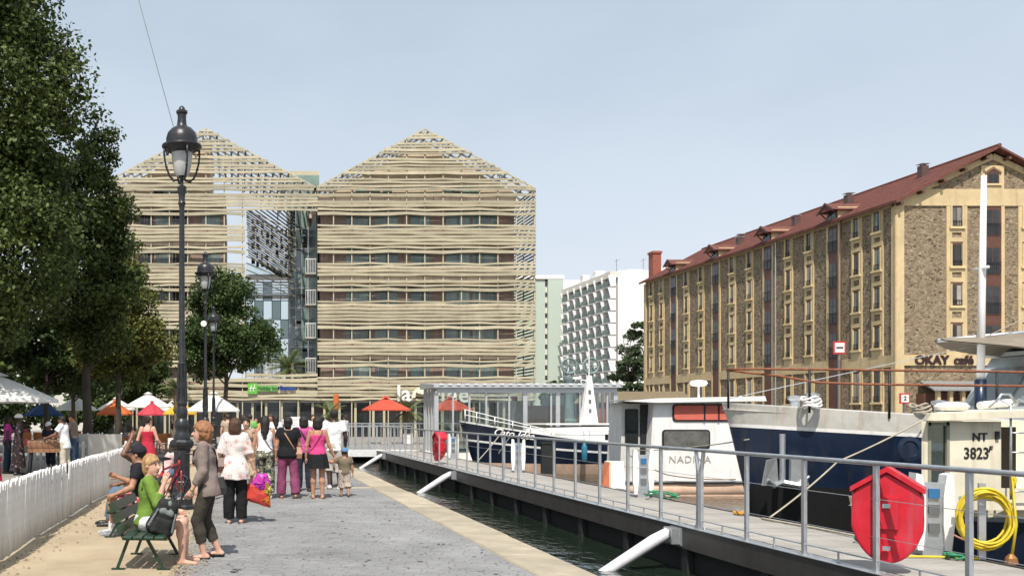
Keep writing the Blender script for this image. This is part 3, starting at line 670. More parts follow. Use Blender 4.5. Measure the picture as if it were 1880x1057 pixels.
# ---------------------------------------------------------------- brick and millstone warehouse on the far quay
WH = thing('millstone_warehouse', 'long stone warehouse with ochre bands, red tiled roof and dormers', 'building', (49.1,71.0,0), R(.6))
m_tile = mat('red_roof_tile', (.155,.055,.042), .85, var=.3, scale=7, stain=.35, bump=.5, bscale=24, stretch=(1,1,1))
M['curtain'] = mat('curtained_pane', (.3,.28,.25), .25, var=.2, scale=3, rnd=.3)
m_frame = mat('window_joinery_brown', (.09,.045,.035), .5, var=.2)
m_sill = mat('ochre_sill', (.66,.52,.29), .8, var=.06)
WW, WL_, EZ, AZ = 14.6, 43.0, 17.65, 21.5
b = MB(); b.box(.14,WW-.14,.14,WL_-.14,0,EZ); b.prism([(.14,EZ+.001),(WW-.14,EZ+.001),(WW/2,AZ-.35)],.14,WL_-.14); b.build('wall', M['stone'], WH)
# face(u,w,d): side S is the canal side (x=0, u runs along y), G the gable (y=0, u runs along x)
def face(side):
    if side == 'G': return lambda u0,u1,z0,z1,d0,d1,mb: mb.box(u0,u1,.14-d1,.14-d0,z0,z1)
    return lambda u0,u1,z0,z1,d0,d1,mb: mb.box(.14-d1,.14-d0,u0,u1,z0,z1)
FG, FS = face('G'), face('S')
def piece(fc, u0,u1,z0,z1,d0,d1,name,m_): b = MB(); fc(u0,u1,z0,z1,d0,d1,b); return b.build(name, m_, WH)
ROWZ = [(15.75,17.3),(12.8,14.5),(9.85,11.5),(6.85,8.5)]
def whwin(fc, u, z0, z1, w=.78, arch=True):
    """a window set in its ochre strip: recess, frame, glazing, arched head, sill, balconet bars"""
    b = MB(); fc(u-w/2-.09,u+w/2+.09,z0,z1,-.02,.045,b); o = b.build('window', m_frame, WH)
    for s in (0,1):
        p = MB(); a = u-w/2+s*w/2+.04; fc(a,a+w/2-.08,z0+.1,z1-.12,.04,.052,p); p.build('pane', random.choice((M['darkglass'],M['darkglass'],M['darkglass'],M['curtain'],M['winglass'])), o)
    p = MB(); fc(u-w/2-.2,u+w/2+.2,z0-.16,z0-.002,.0,.24,p); p.build('sill', m_sill, o)
    p = MB(); fc(u-w/2-.03,u+w/2+.03,z0+.42,z0+.46,.1,.13,p)
    for k in range(5): uu = u-w/2+.03+k*(w-.06)/4; fc(uu-.012,uu+.012,z0,z0+.42,.105,.125,p)
    p.build('window_bars', M['iron'], o)
    for s in (-1,1):
        p = MB(); uu = u+s*(w/2+.09); fc(min(uu,uu-s*.1),max(uu,uu-s*.1),z0,z1+.0,.046,.16,p); p.build('jamb', M['yellow'], o)
    if arch:
        p = MB()
        for k in range(6):
            t0, t1 = -1+k/3, -1+(k+1)/3; zz = z1+.10*(1-((t0+t1)/2)**2)
            fc(u+t0*(w/2+.1),u+t1*(w/2+.1),z1-.01,zz+.02,-.01,.06,p)
        p.build('arch', mat('arch_brick', (.2,.11,.07), .8), o)
    return o
def strip(fc, u, rows, w=1.55, ztop=17.3):
    # ochre strip built of jamb pieces left and right of the windows and spandrels between
    prev = 6.2
    for s in (-1,1):
        a, c = sorted((u+s*.48, u+s*w/2)); piece(fc,a,c,6.2,ztop,.0,.1,'ochre_strip',M['yellow'])
    zs = sorted(rows)
    for i, (z0, z1) in enumerate(zs):
        lo = 6.2 if i == 0 else zs[i-1][1]+.12
        if z0-.17 > lo:
            a = lo; c = z0-.16
            if c-a > .8:
                piece(fc,u-.479,u+.479,a,a+.32,.0,.1,'spandrel',M['yellow']); piece(fc,u-.479,u-.36,a+.32,c-.28,.0,.1,'spandrel',M['yellow']); piece(fc,u+.36,u+.479,a+.32,c-.28,.0,.1,'spandrel',M['yellow']); piece(fc,u-.479,u+.479,c-.28,c,.0,.1,'spandrel',M['yellow'])
            else: piece(fc,u-.479,u+.479,a,c,.0,.1,'spandrel',M['yellow'])
    if ztop-zs[-1][1] > .15: piece(fc,u-.479,u+.479,zs[-1][1]+.13,ztop,.0,.1,'spandrel',M['yellow'])
def brown_col(fc, u, w=1.25, z0=.1, z1=17.3):
    piece(fc,u-w/2,u+w/2,z0,z1,-.02,.06,'brown_bay',M['brown'])
    for s in (-1,1):
        a, c = sorted((u+s*w/2+s*.001, u+s*(w/2+.24))); piece(fc,a,c,z0,z1,0,.1,'ochre_strip',M['yellow'])
    for (a, c) in [(15.1,17.1),(12.2,14.3),(9.2,11.4),(6.4,8.5)]:
        b = MB(); fc(u-w/2+.1,u+w/2-.1,a,c,.055,.09,b); o = b.build('french_window', m_frame, WH)
        for s in (0,1):
            for k in range(3):
                p = MB(); x = u-w/2+.16+s*(w/2-.12); hh = (c-a-.2)/3; fc(x,x+w/2-.2,a+.1+k*hh,a+.06+(k+1)*hh,.085,.1,p); p.build('pane', M['darkglass'], o)
        p = MB(); fc(u-w/2+.05,u+w/2-.05,a+.85,a+.9,.17,.2,p)
        for k in range(8): x = u-w/2+.1+k*(w-.2)/7; fc(x-.012,x+.012,a,a+.85,.175,.195,p)
        p.build('balcony_rail', M['iron'], o)
# gable face
piece(FG,-.04,.62,0,17.3,0,.13,'corner_pilaster',M['yellow']); piece(FG,WW-.62,WW+.04,0,17.3,0,.13,'corner_pilaster',M['yellow'])
b = MB(); b.prism([(-.04,17.3),(WW+.04,17.3),(WW+.04,17.58),(WW-1.62,18.55),(1.62,18.55),(-.04,17.58)],.02,.14); b.build('ochre_band',M['yellow'],WH); piece(FG,.62,WW-.62,5.4,6.2,0,.12,'ochre_band',M['yellow'])
for u in (4.6, WW-4.6):
    strip(FG,u,ROWZ)
    for z0, z1 in ROWZ: whwin(FG,u,z0,z1)
    whwin(FG,u,2.2,4.2,.9)
brown_col(FG, WW/2, 1.3)
# gable triangle: raking ochre border and the little attic window
for s in (-1,1):
    b = MB(); p0 = Vector((WW/2-s*WW/2*.93, .075, 17.82)); p1 = Vector((WW/2,.075,AZ-.5)); b.bar(p0,p1,.13,.42,up=(0,0,1)); b.build('raking_border', M['yellow'], WH)
piece(FG,WW/2-.85,WW/2+.85,18.55,20.3,0,.1,'attic_surround',M['yellow']); 
b = MB(); b.prism([(-.45,0),(.45,0),(.45,.75),(0,1.05),(-.45,.75)], .0,.035); b.xf(Matrix.Translation((WW/2,0,18.95))); o = b.build('window', m_frame, WH)
b = MB(); b.box(WW/2-.32,WW/2-.03,-.012,-.002,19.02,19.65); b.box(WW/2+.03,WW/2+.32,-.012,-.002,19.02,19.65); b.build('pane', M['darkglass'], o)
b = MB(); b.box(WW/2-.62,WW/2+.62,-.08,.02,18.82,18.94); b.build('sill', m_sill, o)
b = MB(); b.prism([(-.6,.72),(0,1.08),(.6,.72),(.6,.88),(0,1.26),(-.6,.88)], -.04,.02); b.xf(Matrix.Translation((WW/2,0,18.95))); b.build('arch', MATS['arch_brick'], o)
# canal side
piece(FS,-.02,.55,0,17.3,0,.132,'corner_pilaster',M['yellow']); piece(FS,WL_-.5,WL_+.02,0,17.3,0,.132,'corner_pilaster',M['yellow'])
ST_ = lambda u: u*(1.046+.026*u/40); BR = [ST_(u) for u in (7.13,16.05,24.8,33.3)]; WI = [ST_(u) for u in (2.06,4.36,10.2,13.04,18.93,21.86,27.6,30.55,36.0,38.35)]
for u in WI:
    strip(FS,u,ROWZ,1.26)
    for z0, z1 in ROWZ: whwin(FS,u,z0,z1,.74)
    whwin(FS,u,2.7,5.1,.86)
    for s in (-1,1):
        a, c = sorted((u+s*.53, u+s*.68)); piece(FS,a,c,0,5.3,0,.1,'ochre_strip',M['yellow'])
for u in BR: brown_col(FS,u)
prev = .55
for u in BR+[WL_-.5+.866]:
    piece(FS,prev,u-.866,5.3,6.2,0,.11,'ochre_band',M['yellow']); prev = u+.866
# small outline bands beside stone panels
piece(FS,.56,WL_-.52,17.3,17.62,0,.12,'eaves_band',M['yellow'])
b = MB(); b.tube([(-.12,15.4,0),(-.12,15.4,17.5)], .06, 8); b.build('drainpipe', M['steel'], WH); b = MB(); b.tube([(-.12,6.2,0),(-.12,6.2,17.5)], .05, 8); b.build('drainpipe', M['brown'], WH)
# roof
def roof_side(s):
    b = MB(); ov = .4; t = .16
    k = (AZ-EZ)/(WW/2)
    xe = -ov if s < 0 else WW+ov; ze = EZ+.12-k*ov
    y0, y1 = -.6, WL_+.5; n = 90
    # undulating courses of pantiles: corrugated across the slope
    vs_ = []; 
    for i in range(n+1):
        yy = y0+(y1-y0)*i/n
        vs_ += [(xe,yy,ze),(WW/2,yy,AZ+.12),(WW/2,yy,AZ-.04),(xe,yy,ze-.16)]
    fs = [(i*4+a,(i+1)*4+a,(i+1)*4+(a+1)%4,i*4+(a+1)%4) for i in range(n) for a in range(4)]+[(0,1,2,3),tuple(range(4*n,4*n+4))]
    b.add(vs_, fs); b.build('roof', m_tile, WH)
    # tile rolls: long slim half rounds down the slope
    tr = MB(); m_ = 230
    for i in range(m_):
        yy = y0+(y1-y0)*(i+.5)/m_
        a0 = Vector((xe,yy,ze+.005)); a1 = Vector((WW/2,yy,AZ+.125)); tr.bar(a0,a1,.085,.07)
    o = tr.build('roof_tile_roll', m_tile, WH); struct(o,'stuff')
for s in (-1,1): roof_side(s)
b = MB(); b.tube([(WW/2,-.62,AZ+.16),(WW/2,WL_+.5,AZ+.16)], .14, 8); b.build('ridge_tile', m_tile, WH)
k_ = (AZ-EZ)/(WW/2)
for s in (-1,1):
    for j in range(5):
        t = .05+j*.21; x = WW/2-s*(WW/2+.3)*(1-t); z = AZ-.22-abs(x-WW/2)*k_
        b = MB(); b.box(x-.1,x+.1,-.55,.2,z-.2,z); b.build('purlin_end', M['brown'], WH)
for u in BR:                                   # dormers over the brown bays
    b = MB(); b.box(.0,3.2,u-.75,u+.75,17.3,18.7); o = b.build('dormer', mat('dormer_render', (.62,.47,.28), .85), WH)
    b = MB(); b.box(-.03,-.002,u-.6,u+.6,17.5,18.6); b.build('dormer_window', m_frame, o)
    for s in (0,1): p = MB(); p.box(-.045,-.031,u-.5+s*.52,u-.02+s*.52,17.65,18.5); p.build('pane', M['darkglass'], o)
    b = MB(); b.add([(-.6,u-1.05,18.42),(-.6,u,19.1),(-.6,u+1.05,18.42),(4.4,u-1.05,18.42),(4.4,u,19.1),(4.4,u+1.05,18.42)], [(0,1,4,3),(1,2,5,4),(0,3,5,2),(0,2,1),(3,4,5)])
    b.v = [(x,y,z) for x,y,z in b.v]; b.build('dormer_roof', m_tile, o)
    for s in (-1,1): p = MB(); p.bar((-.62,u+s*1.1,18.36),(-.62,u,19.08),.06,.16); p.build('barge_board', M['brown'], o)
    for s in (-1,1): p = MB(); p.bar((0,u+s*.7,17.9),(-.5,u+s*.85,18.45),.08); p.build('bracket', M['brown'], o)
# chimneys
for (u, x, h) in ((4.6,5.4,1.15),(8.6,2.1,1.5),(17.8,3.2,1.0),(27.2,3.0,.85),(30.0,4.6,.85)):
    z = EZ+k_*x-.2; b = MB(); b.box(x-.27,x+.27,u-.27,u+.27,z,z+h); o = b.build('chimney', mat('zinc_brown_chimney', (.1,.06,.055), .6), WH)
    b = MB(); b.box(x-.34,x+.34,u-.34,u+.34,z+h+.12,z+h+.17); b.box(x-.24,x-.2,u-.24,u-.2,z+h,z+h+.12); b.box(x+.2,x+.24,u+.2,u+.24,z+h,z+h+.12); b.build('chimney_cap', M['steel'], o)
b = MB(); b.box(1.2,2.2,WL_+.2,WL_+1.4,8,21.4); b.box(1.1,2.3,WL_+.1,WL_+1.5,21.1,21.35); b.build('brick_chimney', M['brickred'], WH)
# café sign, porch
cs = thing('cafe_sign', 'dark raised letters reading OKAY café on the ochre band of the warehouse gable', 'sign', WH.matrix_basis @ Vector((0,0,0)), R(.6))
cs.location = Matrix.Translation((49.1,71,0)) @ Matrix.Rotation(R(.6),4,'Z') @ Vector((0,0,0))
text('OKAY', .92, mat('sign_dark', (.035,.015,.015), .5), 'lettering', cs, (2.65,-.04,5.78), depth=.03, bold=.035)
text('café', .92, MATS['sign_dark'], 'lettering', cs, (5.05,-.04,5.78), depth=.03, bold=.03)
po = thing('cafe_porch', 'low porch with grey shallow roof under the café letters', 'porch', cs.location, R(.6))
b = MB(); b.add([(.9,-2.6,3.55),(8.2,-2.6,3.55),(7.4,-.05,4.25),(1.7,-.05,4.25),(.9,-2.6,3.45),(8.2,-2.6,3.45),(7.4,-.05,4.15),(1.7,-.05,4.15)], [(0,1,2,3),(4,7,6,5),(0,4,5,1),(1,5,6,2),(2,6,7,3),(3,7,4,0)]); b.build('roof', mat('zinc_grey_roof', (.3,.31,.31), .5, .4), po)
for x in (1.5,2.4,3.3,5.0,7.4): b = MB(); b.box(x-.12,x+.12,-2.3,-2.06,0,3.45); b.build('column', M['yellow'], po)
b = MB(); b.box(4.0,5.6,-2.0,-1.9,.3,3.2); b.build('panel', mat('cafe_panel', (.74,.62,.36), .7), po); text('OKAY', .42, MATS['sign_dark'], 'lettering', po, (4.8,-2.02,2.35), depth=.01)
for x0_, x1_ in ((1.2,3.9),(5.8,7.6)): b = MB(); b.box(x0_,x1_,-1.2,-.4,0,3.3); b.build('doorway', M['brown'], po)

# ---------------------------------------------------------------- navigation signs on the far quay
def navsign(px, py, Y, w, lab, kind, hpost):
    c = at(px,py,Y); t = thing('navigation_sign', lab, 'sign', (c.x,Y,0), 0)
    b = MB(); b.tube([(0,.06,-.3),(0,.06,c.z)], .05, 8); b.build('pole', M['steel_d'], t)
    b = MB(); b.box(-w/2,w/2,-.02,.02,c.z-w/2,c.z+w/2); b.build('border', mat('sign_red', (.5,.04,.05), .5), t)
    k = .37; b = MB(); b.box(-w*k,w*k,-.032,-.021,c.z-w*k,c.z+w*k); b.build('panel', M['white'], t)
    if kind == 'bar': b = MB(); b.box(-w*.26,w*.26,-.042,-.033,c.z-w*.06,c.z+w*.06); b.build('bar', M['black'], t)
    else: text(kind, w*.55, M['black'], 'lettering', t, (0,-.036,c.z), depth=.004, bold=.008)
navsign(1541,638,46,.62,'red bordered white sign with a single black bar on a tall pole','bar',0)
navsign(1661,731,46,.5,'small red bordered sign with the number 2','2',0)

# ---------------------------------------------------------------- far apartment blocks
AP = thing('balcony_apartment_block', 'white apartment block with rows of balconies along its long side', 'building', (86.6,220,0))
m_apw = mat('apartment_white', (.78,.765,.75), .8, var=.03, stain=.06); m_apc = mat('apartment_cream', (.62,.58,.5), .8); m_apg = mat('balcony_green_panel', (.13,.17,.15), .5, rnd=.2)
H_ = 35.2; D_ = 33
b = MB(); b.box(1.4,16,0,D_,0,H_); b.build('wall', m_apw, AP)
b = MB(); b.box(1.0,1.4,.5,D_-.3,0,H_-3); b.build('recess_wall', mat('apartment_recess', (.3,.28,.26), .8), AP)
NF = 12; PI_ = 2.8
for f in range(NF-1, 1, -1):
    z = H_-2.2-(NF-1-f)*PI_-1.2
    if z < 4: break
    b = MB(); b.box(-.2,1.0,0.4,D_,z-.25,z); b.build('balcony_floor', m_apw, AP)
    for j in range(7):
        y0 = .6+j*4.65; off = .35*((f+j)%2); p = MB(); p.box(-.25-off*.6,-.17-off*.6,y0+.3,y0+4.2,z+.02,z+1.1); p.build('balcony_panel', m_apg, AP)
        p = MB(); p.box(.94,.99,y0+.6,y0+2.4,z+.1,z+2.2); p.build('window', M['darkglass'], AP)
        p = MB(); p.box(.93,.98,y0+2.8,y0+3.9,z+.1,z+2.2); p.build('window', M['winglass'], AP)
for j in range(8):
    y0 = .3+j*4.65; b = MB()
    for f in range(NF-1, 1, -1):
        z = H_-2.2-(NF-1-f)*PI_-1.2
        if z < 4: break
        b.add([(-.9,y0-.18,z+PI_-.5),(-.9,y0+.18,z+PI_-.5),(.9,y0+.18,z+PI_-.5),(.9,y0-.18,z+PI_-.5),(-.25,y0-.18,z-.2),(-.25,y0+.18,z-.2),(.9,y0+.18,z-.2),(.9,y0-.18,z-.2)], [(0,1,2,3),(4,7,6,5),(0,4,5,1),(1,5,6,2),(2,6,7,3),(3,7,4,0)])
    b.build('fin', m_apw, AP)
b = MB(); b.box(-.4,1.4,.2,D_,H_-1.6,H_-.2); b.build('parapet', m_apc, AP)
for z in (28.5,25.4,21.9): 
    b = MB(); b.box(12.4,14.6,-.05,-.002,z,z+1.4); o = b.build('window', m_apc, AP); b = MB(); b.box(12.6,13.4,-.08,-.05,z+.15,z+1.25); b.build('pane', M['darkglass'], o); b = MB(); b.box(13.6,14.4,-.08,-.05,z+.15,z+1.25); b.build('pane', M['darkglass'], o)
for (x, y, w_, h) in ((2,24,1.6,2.2),(3,18,2.2,2.4),(7,8,3.6,1.2),(12,6,2.4,1.3),(13,4,2.0,1.1)):
    b = MB(); b.box(x,x+w_,y,y+2,H_,H_+h); b.box(x-.15,x+w_+.15,y-.15,y+2.15,H_+h,H_+h+.2); b.build('roof_box', m_apw, AP)
for x, y in ((5,10),(11,9)):
    b = MB(); b.tube([(x,y,H_),(x,y,H_+4.2)], .07, 5); b.tube([(x-.6,y,H_+3.6),(x+.7,y,H_+4.1)], .05, 4); b.build('aerial', M['steel_d'], AP)
GB = thing('pale_green_block', 'pale green rendered tower block with one column of small windows', 'building', (76,262,0))
m_gb = mat('pale_green_render', (.4,.46,.4), .85, var=.04); b = MB(); b.box(0,8.7,0,20,0,39); b.box(9.4,13.6,-.4,20,0,39.2); b.build('wall', m_gb, GB)
b = MB(); b.box(8.7,9.4,.4,20,0,38.6); b.build('stair_recess', m_apc, GB)
for f in range(13): b = MB(); z = 3+f*2.85; b.box(8.75,9.35,.33,.398,z,z+1.2); b.build('window', M['darkglass'], GB)
b = MB(); b.box(-.1,13.8,-.5,20,39.2,40.2); b.build('parapet', m_apw, GB)
b = MB(); b.box(13.6,36,4,22,0,39.5); b.build('rear_wing', m_apw, GB)
# low brick pavilion on the far bank, right of the glass pavilion
LB = thing('low_brick_shed', 'low brick shed with a tan roof beside the warehouse', 'shed', (36.3,96,0))
b = MB(); b.box(0,9,0,5,0,3.0); b.build('wall', M['brickred'], LB); b = MB(); b.prism([(-.5,3.0),(9.5,3.0),(8.5,4.1),(.5,4.1)], -.4,5.4); b.build('roof', mat('tan_roof', (.3,.24,.16), .8), LB)
# lift-bridge columns with pulley wheels
m_br = mat('bridge_verdigris', (.2,.27,.27), .5, var=.2)
for px, lab in ((1045,'grey green bridge column with pulley wheel, the one nearer the slatted hotel'),(1085,'grey green bridge column with pulley wheel, the one nearer the warehouse')):
    c = at(px,700,125); t = thing('bridge_column', lab, 'column', (c.x,125,0), 0, 'lift bridge columns')
    b = MB(); b.lathe([(.9,0),(.9,1),(.62,1.3),(.55,6.0),(.75,6.3),(.75,6.8)], n=12); b.build('shaft', m_br, t, 40)
    b = MB(); b.tube([(1.0*math.cos(a),0,8.2+1.0*math.sin(a)) for a in [i*math.pi/10 for i in range(20)]], .14, 6, closed=True)
    for i in range(4): a = i*math.pi/4; b.bar((math.cos(a),0,8.2+math.sin(a)),(-math.cos(a),0,8.2-math.sin(a)),.1)
    b.build('pulley_wheel', m_br, t); b = MB(); b.bar((-.4,.25,6.8),(-.1,.25,8.3),.14); b.bar((.4,.25,6.8),(.1,.25,8.3),.14); b.build('bearing', m_br, t)
# ---------------------------------------------------------------- trees
m_bark = mat('tree_bark', (.075,.06,.045), .95, var=.35, scale=5, bump=.8, stretch=(1,1,.3))
def leafmat(name, c, c2, isl=.35): return mat(name, c, .55, col2=c2, scale=.55, island=isl, transl=.2, spec=.25)
m_poplar = leafmat('poplar_leaf', (.1,.13,.032), (.042,.066,.018), .5); m_linden = leafmat('linden_leaf', (.15,.14,.03), (.07,.1,.025), .4)
m_plane = leafmat('dark_leaf', (.06,.09,.025), (.035,.06,.018)); m_round = leafmat('round_tree_leaf', (.07,.105,.03), (.04,.07,.02)); m_farleaf = leafmat('far_leaf', (.09,.12,.06), (.06,.09,.045))
def leaves(blobs, n, size, clump=.5, nclump=None, seed=1, gap=.0):
    r = np.random.default_rng(seed)
    vol = np.array([b[3]*b[4]*b[5] for b in blobs])**.8; vol /= vol.sum()
    nc = nclump or max(30, n//150)
    bi = r.choice(len(blobs), nc, p=vol); B = np.array(blobs)[bi]
    d = r.normal(size=(nc,3)); d /= np.linalg.norm(d,axis=1)[:,None]
    rad = r.uniform(.35,1.08,nc)**.6; cc = B[:,:3]+d*rad[:,None]*B[:,3:6]
    cs = clump*r.uniform(.55,1.35,nc)
    ci = r.integers(0,nc,n); off = r.normal(size=(n,3)); off /= np.linalg.norm(off,axis=1)[:,None]; off *= (r.uniform(0,1,n)**.5)[:,None]*cs[ci][:,None]; off[:,2] *= .75
    p = cc[ci]+off
    nrm = r.normal(size=(n,3))*.8+off/np.maximum(.05,cs[ci])[:,None]*.7+np.array((0,0,.55)); nrm /= np.linalg.norm(nrm,axis=1)[:,None]
    a = np.cross(nrm, r.normal(size=(n,3))); a /= np.linalg.norm(a,axis=1)[:,None]; b = np.cross(nrm,a)
    s = (size*r.uniform(.6,1.3,n))[:,None]
    v = np.empty((n,4,3)); v[:,0] = p-a*s*.62; v[:,1] = p+b*s*.42-nrm*s*.08; v[:,2] = p+a*s*.62; v[:,3] = p-b*s*.42-nrm*s*.08
    return v.reshape(-1,3), cc
def quadmesh(name, v, m_):
    n = len(v)//4; me = bpy.data.meshes.new(name); me.vertices.add(len(v)); me.vertices.foreach_set('co', v.astype(np.float32).ravel())
    me.loops.add(4*n); me.loops.foreach_set('vertex_index', np.arange(4*n,dtype=np.int32)); me.polygons.add(n); me.polygons.foreach_set('loop_start', np.arange(0,4*n,4,dtype=np.int32))
    me.materials.append(m_); me.update(calc_edges=True); return me
def tree(name, label, loc, blobs, n, size, m_, trunk_r, seed, clump=.5, fork=None, group=None, cat='tree'):
    t = thing(name, label, cat, loc, 0, group)
    v, cc = leaves(blobs, n, size, clump, seed=seed)
    link('crown', quadmesh('crown', v, m_), t)
    rr = random.Random(seed); zc = sum(b[2] for b in blobs)/len(blobs); zt = max(b[2]+b[5]*.6 for b in blobs); zb = fork or min(b[2]-b[5]*.75 for b in blobs)
    b = MB(); xt, yt = blobs[-1][0], blobs[-1][1]
    pts = []; N = 9
    for i in range(N): f = i/(N-1); pts.append((xt*f*f+rr.uniform(-.06,.06)*(i>0), yt*f*f+rr.uniform(-.06,.06)*(i>0), -.15+(zt+.15)*f))
    b.tube(pts, [trunk_r*(1.35 if i == 0 else 1)*(1-.9*(i/(N-1))) for i in range(N)], 9); b.build('trunk', m_bark, t, 60)
    k = min(len(cc), 34)
    lb = MB()
    for j in rr.sample(range(len(cc)), k):
        e = Vector(cc[j]); h = max(zb*.9, min(e.z-.5, zb+rr.uniform(0,1)*(zt-zb)*.7)); f = h/zt; s_ = Vector((xt*f*f, yt*f*f, h)); mid = s_.lerp(e,.5)+Vector((0,0,rr.uniform(.1,.4)))
        r0 = max(.02, trunk_r*.42*(1-.7*f)); lb.tube([s_,mid,e], [r0,r0*.6,r0*.18], 5)
    lb.build('limb', m_bark, t, 60); return t
G = 'trees behind the picket fence'
tree('poplar_tree', 'tallest dark green poplar rising out of the picture behind the white fence', (-7.3,27,0), [(0,0,6.9,2.85,2.7,3.2),(0,0,11.0,2.75,2.6,3.8),(-.2,0,15.2,2.2,2.3,4.4),(-.4,0,20.5,1.3,1.4,3.8)], 130000, .12, m_poplar, .3, 11, .78, fork=3.2, group=G)
tree('poplar_tree', 'slimmer poplar with a pointed top beside the tallest poplar', (-5.5,35,0), [(0,0,6.4,1.8,1.8,2.6),(0,0,9.0,1.45,1.5,2.6),(.3,0,11.2,.6,.7,1.5)], 32000, .125, m_poplar, .2, 12, .6, fork=3.2, group=G)
tree('linden_tree', 'yellowish green linden below the poplars', (-5.2,42,0), [(0,0,6.0,1.8,1.8,2.4),(-.8,0,5.0,1.5,1.5,1.7),(.9,0,5.0,1.5,1.5,1.8),(.1,0,7.8,1.1,1.1,1.5)], 28000, .13, m_linden, .16, 13, .6, fork=2.6, group=G)
tree('round_tree', 'round crowned dark green tree behind the row of lamp posts', (-.65,52,0), [(0,0,6.2,2.45,2.1,2.2),(-.5,0,8.0,1.4,1.4,1.7),(1.15,0,5.6,1.7,1.6,1.6),(-1.1,0,5.4,1.4,1.5,1.6),(.35,0,8.6,1.0,1.0,1.3)], 34000, .14, m_round, .17, 14, .62, fork=3.3)
for i, (x, y, r, h, lab) in enumerate(((-10.4,33,2.6,9.5,'broad dark shade tree beside the tallest poplar trunk'),(-9.2,46,2.8,9.5,'dark shade tree behind the blue parasol'),(-13.8,46,3.0,10,'dark shade tree farthest along the fence, over the large white parasol'),(-9.8,57,2.6,8.8,'dark tree behind the orange parasol'),(-6.8,67,2.2,7.6,'small dark tree in front of the slatted podium'),(-15.5,60,3.2,9,'dark tree in the back row over the foosball table'))):
    tree('shade_tree', lab, (x,y,0), [(0,0,h*.53,r,r,h*.19),(0,0,h*.62,r,r,h*.23),(r*.4,0,h*.5,r*.7,r*.7,h*.2),(-r*.4,0,h*.52,r*.7,r*.7,h*.2),(0,0,h*.78,r*.7,r*.7,h*.2)], 15000, .2, m_plane, .17, 20+i, .6, fork=h*.3, group=G)
for i, (x, y) in enumerate(((-13,24),(-16.5,36),(-12,40.5))):  # extra poplars added off to the left to cast shade on the terrace
    tree('poplar_tree', ('unseen poplar added to shade the terrace, past the large white parasol','unseen poplar added to shade the terrace, at its far corner','poplar added between the terrace tables to shade the terrace')[i], (x,y,0), [(0,0,6.5,3.0,2.8,3.4),(0,0,11,2.8,2.8,4),(0,0,15.5,2.0,2.0,4)], 14000, .26, m_poplar, .28, 60+i, .7, fork=3.2, group=G)
c = at(1160,600,131); tree('far_tree', 'grey green tree between the white apartment block and the warehouse', (c.x,131,0), [(0,0,7.5,3.2,3,4.5),(1.2,0,11,2,2,3.2),(-1.3,0,5,2.6,2.6,3)], 9000, .34, m_farleaf, .25, 31, .9)
c = at(1022,690,128); tree('far_bush', 'dark bush beside the slatted hotel in front of the pale green block', (c.x,128,0), [(0,0,3.8,2.6,2.4,2.6),(2.2,0,3.4,2,2,2.2)], 5000, .34, m_plane, .14, 32, .8)
c = at(1066,690,127); tree('far_bush', 'dark bush between the two bridge columns', (c.x,127,0), [(0,0,3.6,1.9,1.9,2.4)], 3000, .34, m_plane, .14, 33, .8)
# hedge and pale houses closing the view at far left
hv, _ = leaves([(x,0,2.6,2.6,1.2,2.6) for x in range(-46,-7,3)], 40000, .32, .8, seed=40)
o = link('background_hedge', quadmesh('background_hedge', hv, m_plane), None, (0,71,0)); tag(o, 'dark hedge running behind the shaded terrace', 'hedge')
BH = thing('background_houses', 'pale plastered house glimpsed behind the shade trees', 'building', (-34,110,0)); b = MB(); b.box(-14,17,0,10,0,13.5); b.build('wall', mat('pale_plaster', (.55,.53,.5), .85), BH)
for f in range(4):
    for j in range(10): b = MB(); x = -13+j*3; z = 1.2+f*3.1; b.box(x,x+1.2,-.05,-.002,z,z+1.7); b.build('window', M['darkglass'], BH)
b = MB(); b.prism([(-14.4,13.5),(17.4,13.5),(14,16),(-11,16)], -.4,10.4); b.build('roof', mat('slate_roof', (.2,.2,.22), .7), BH)
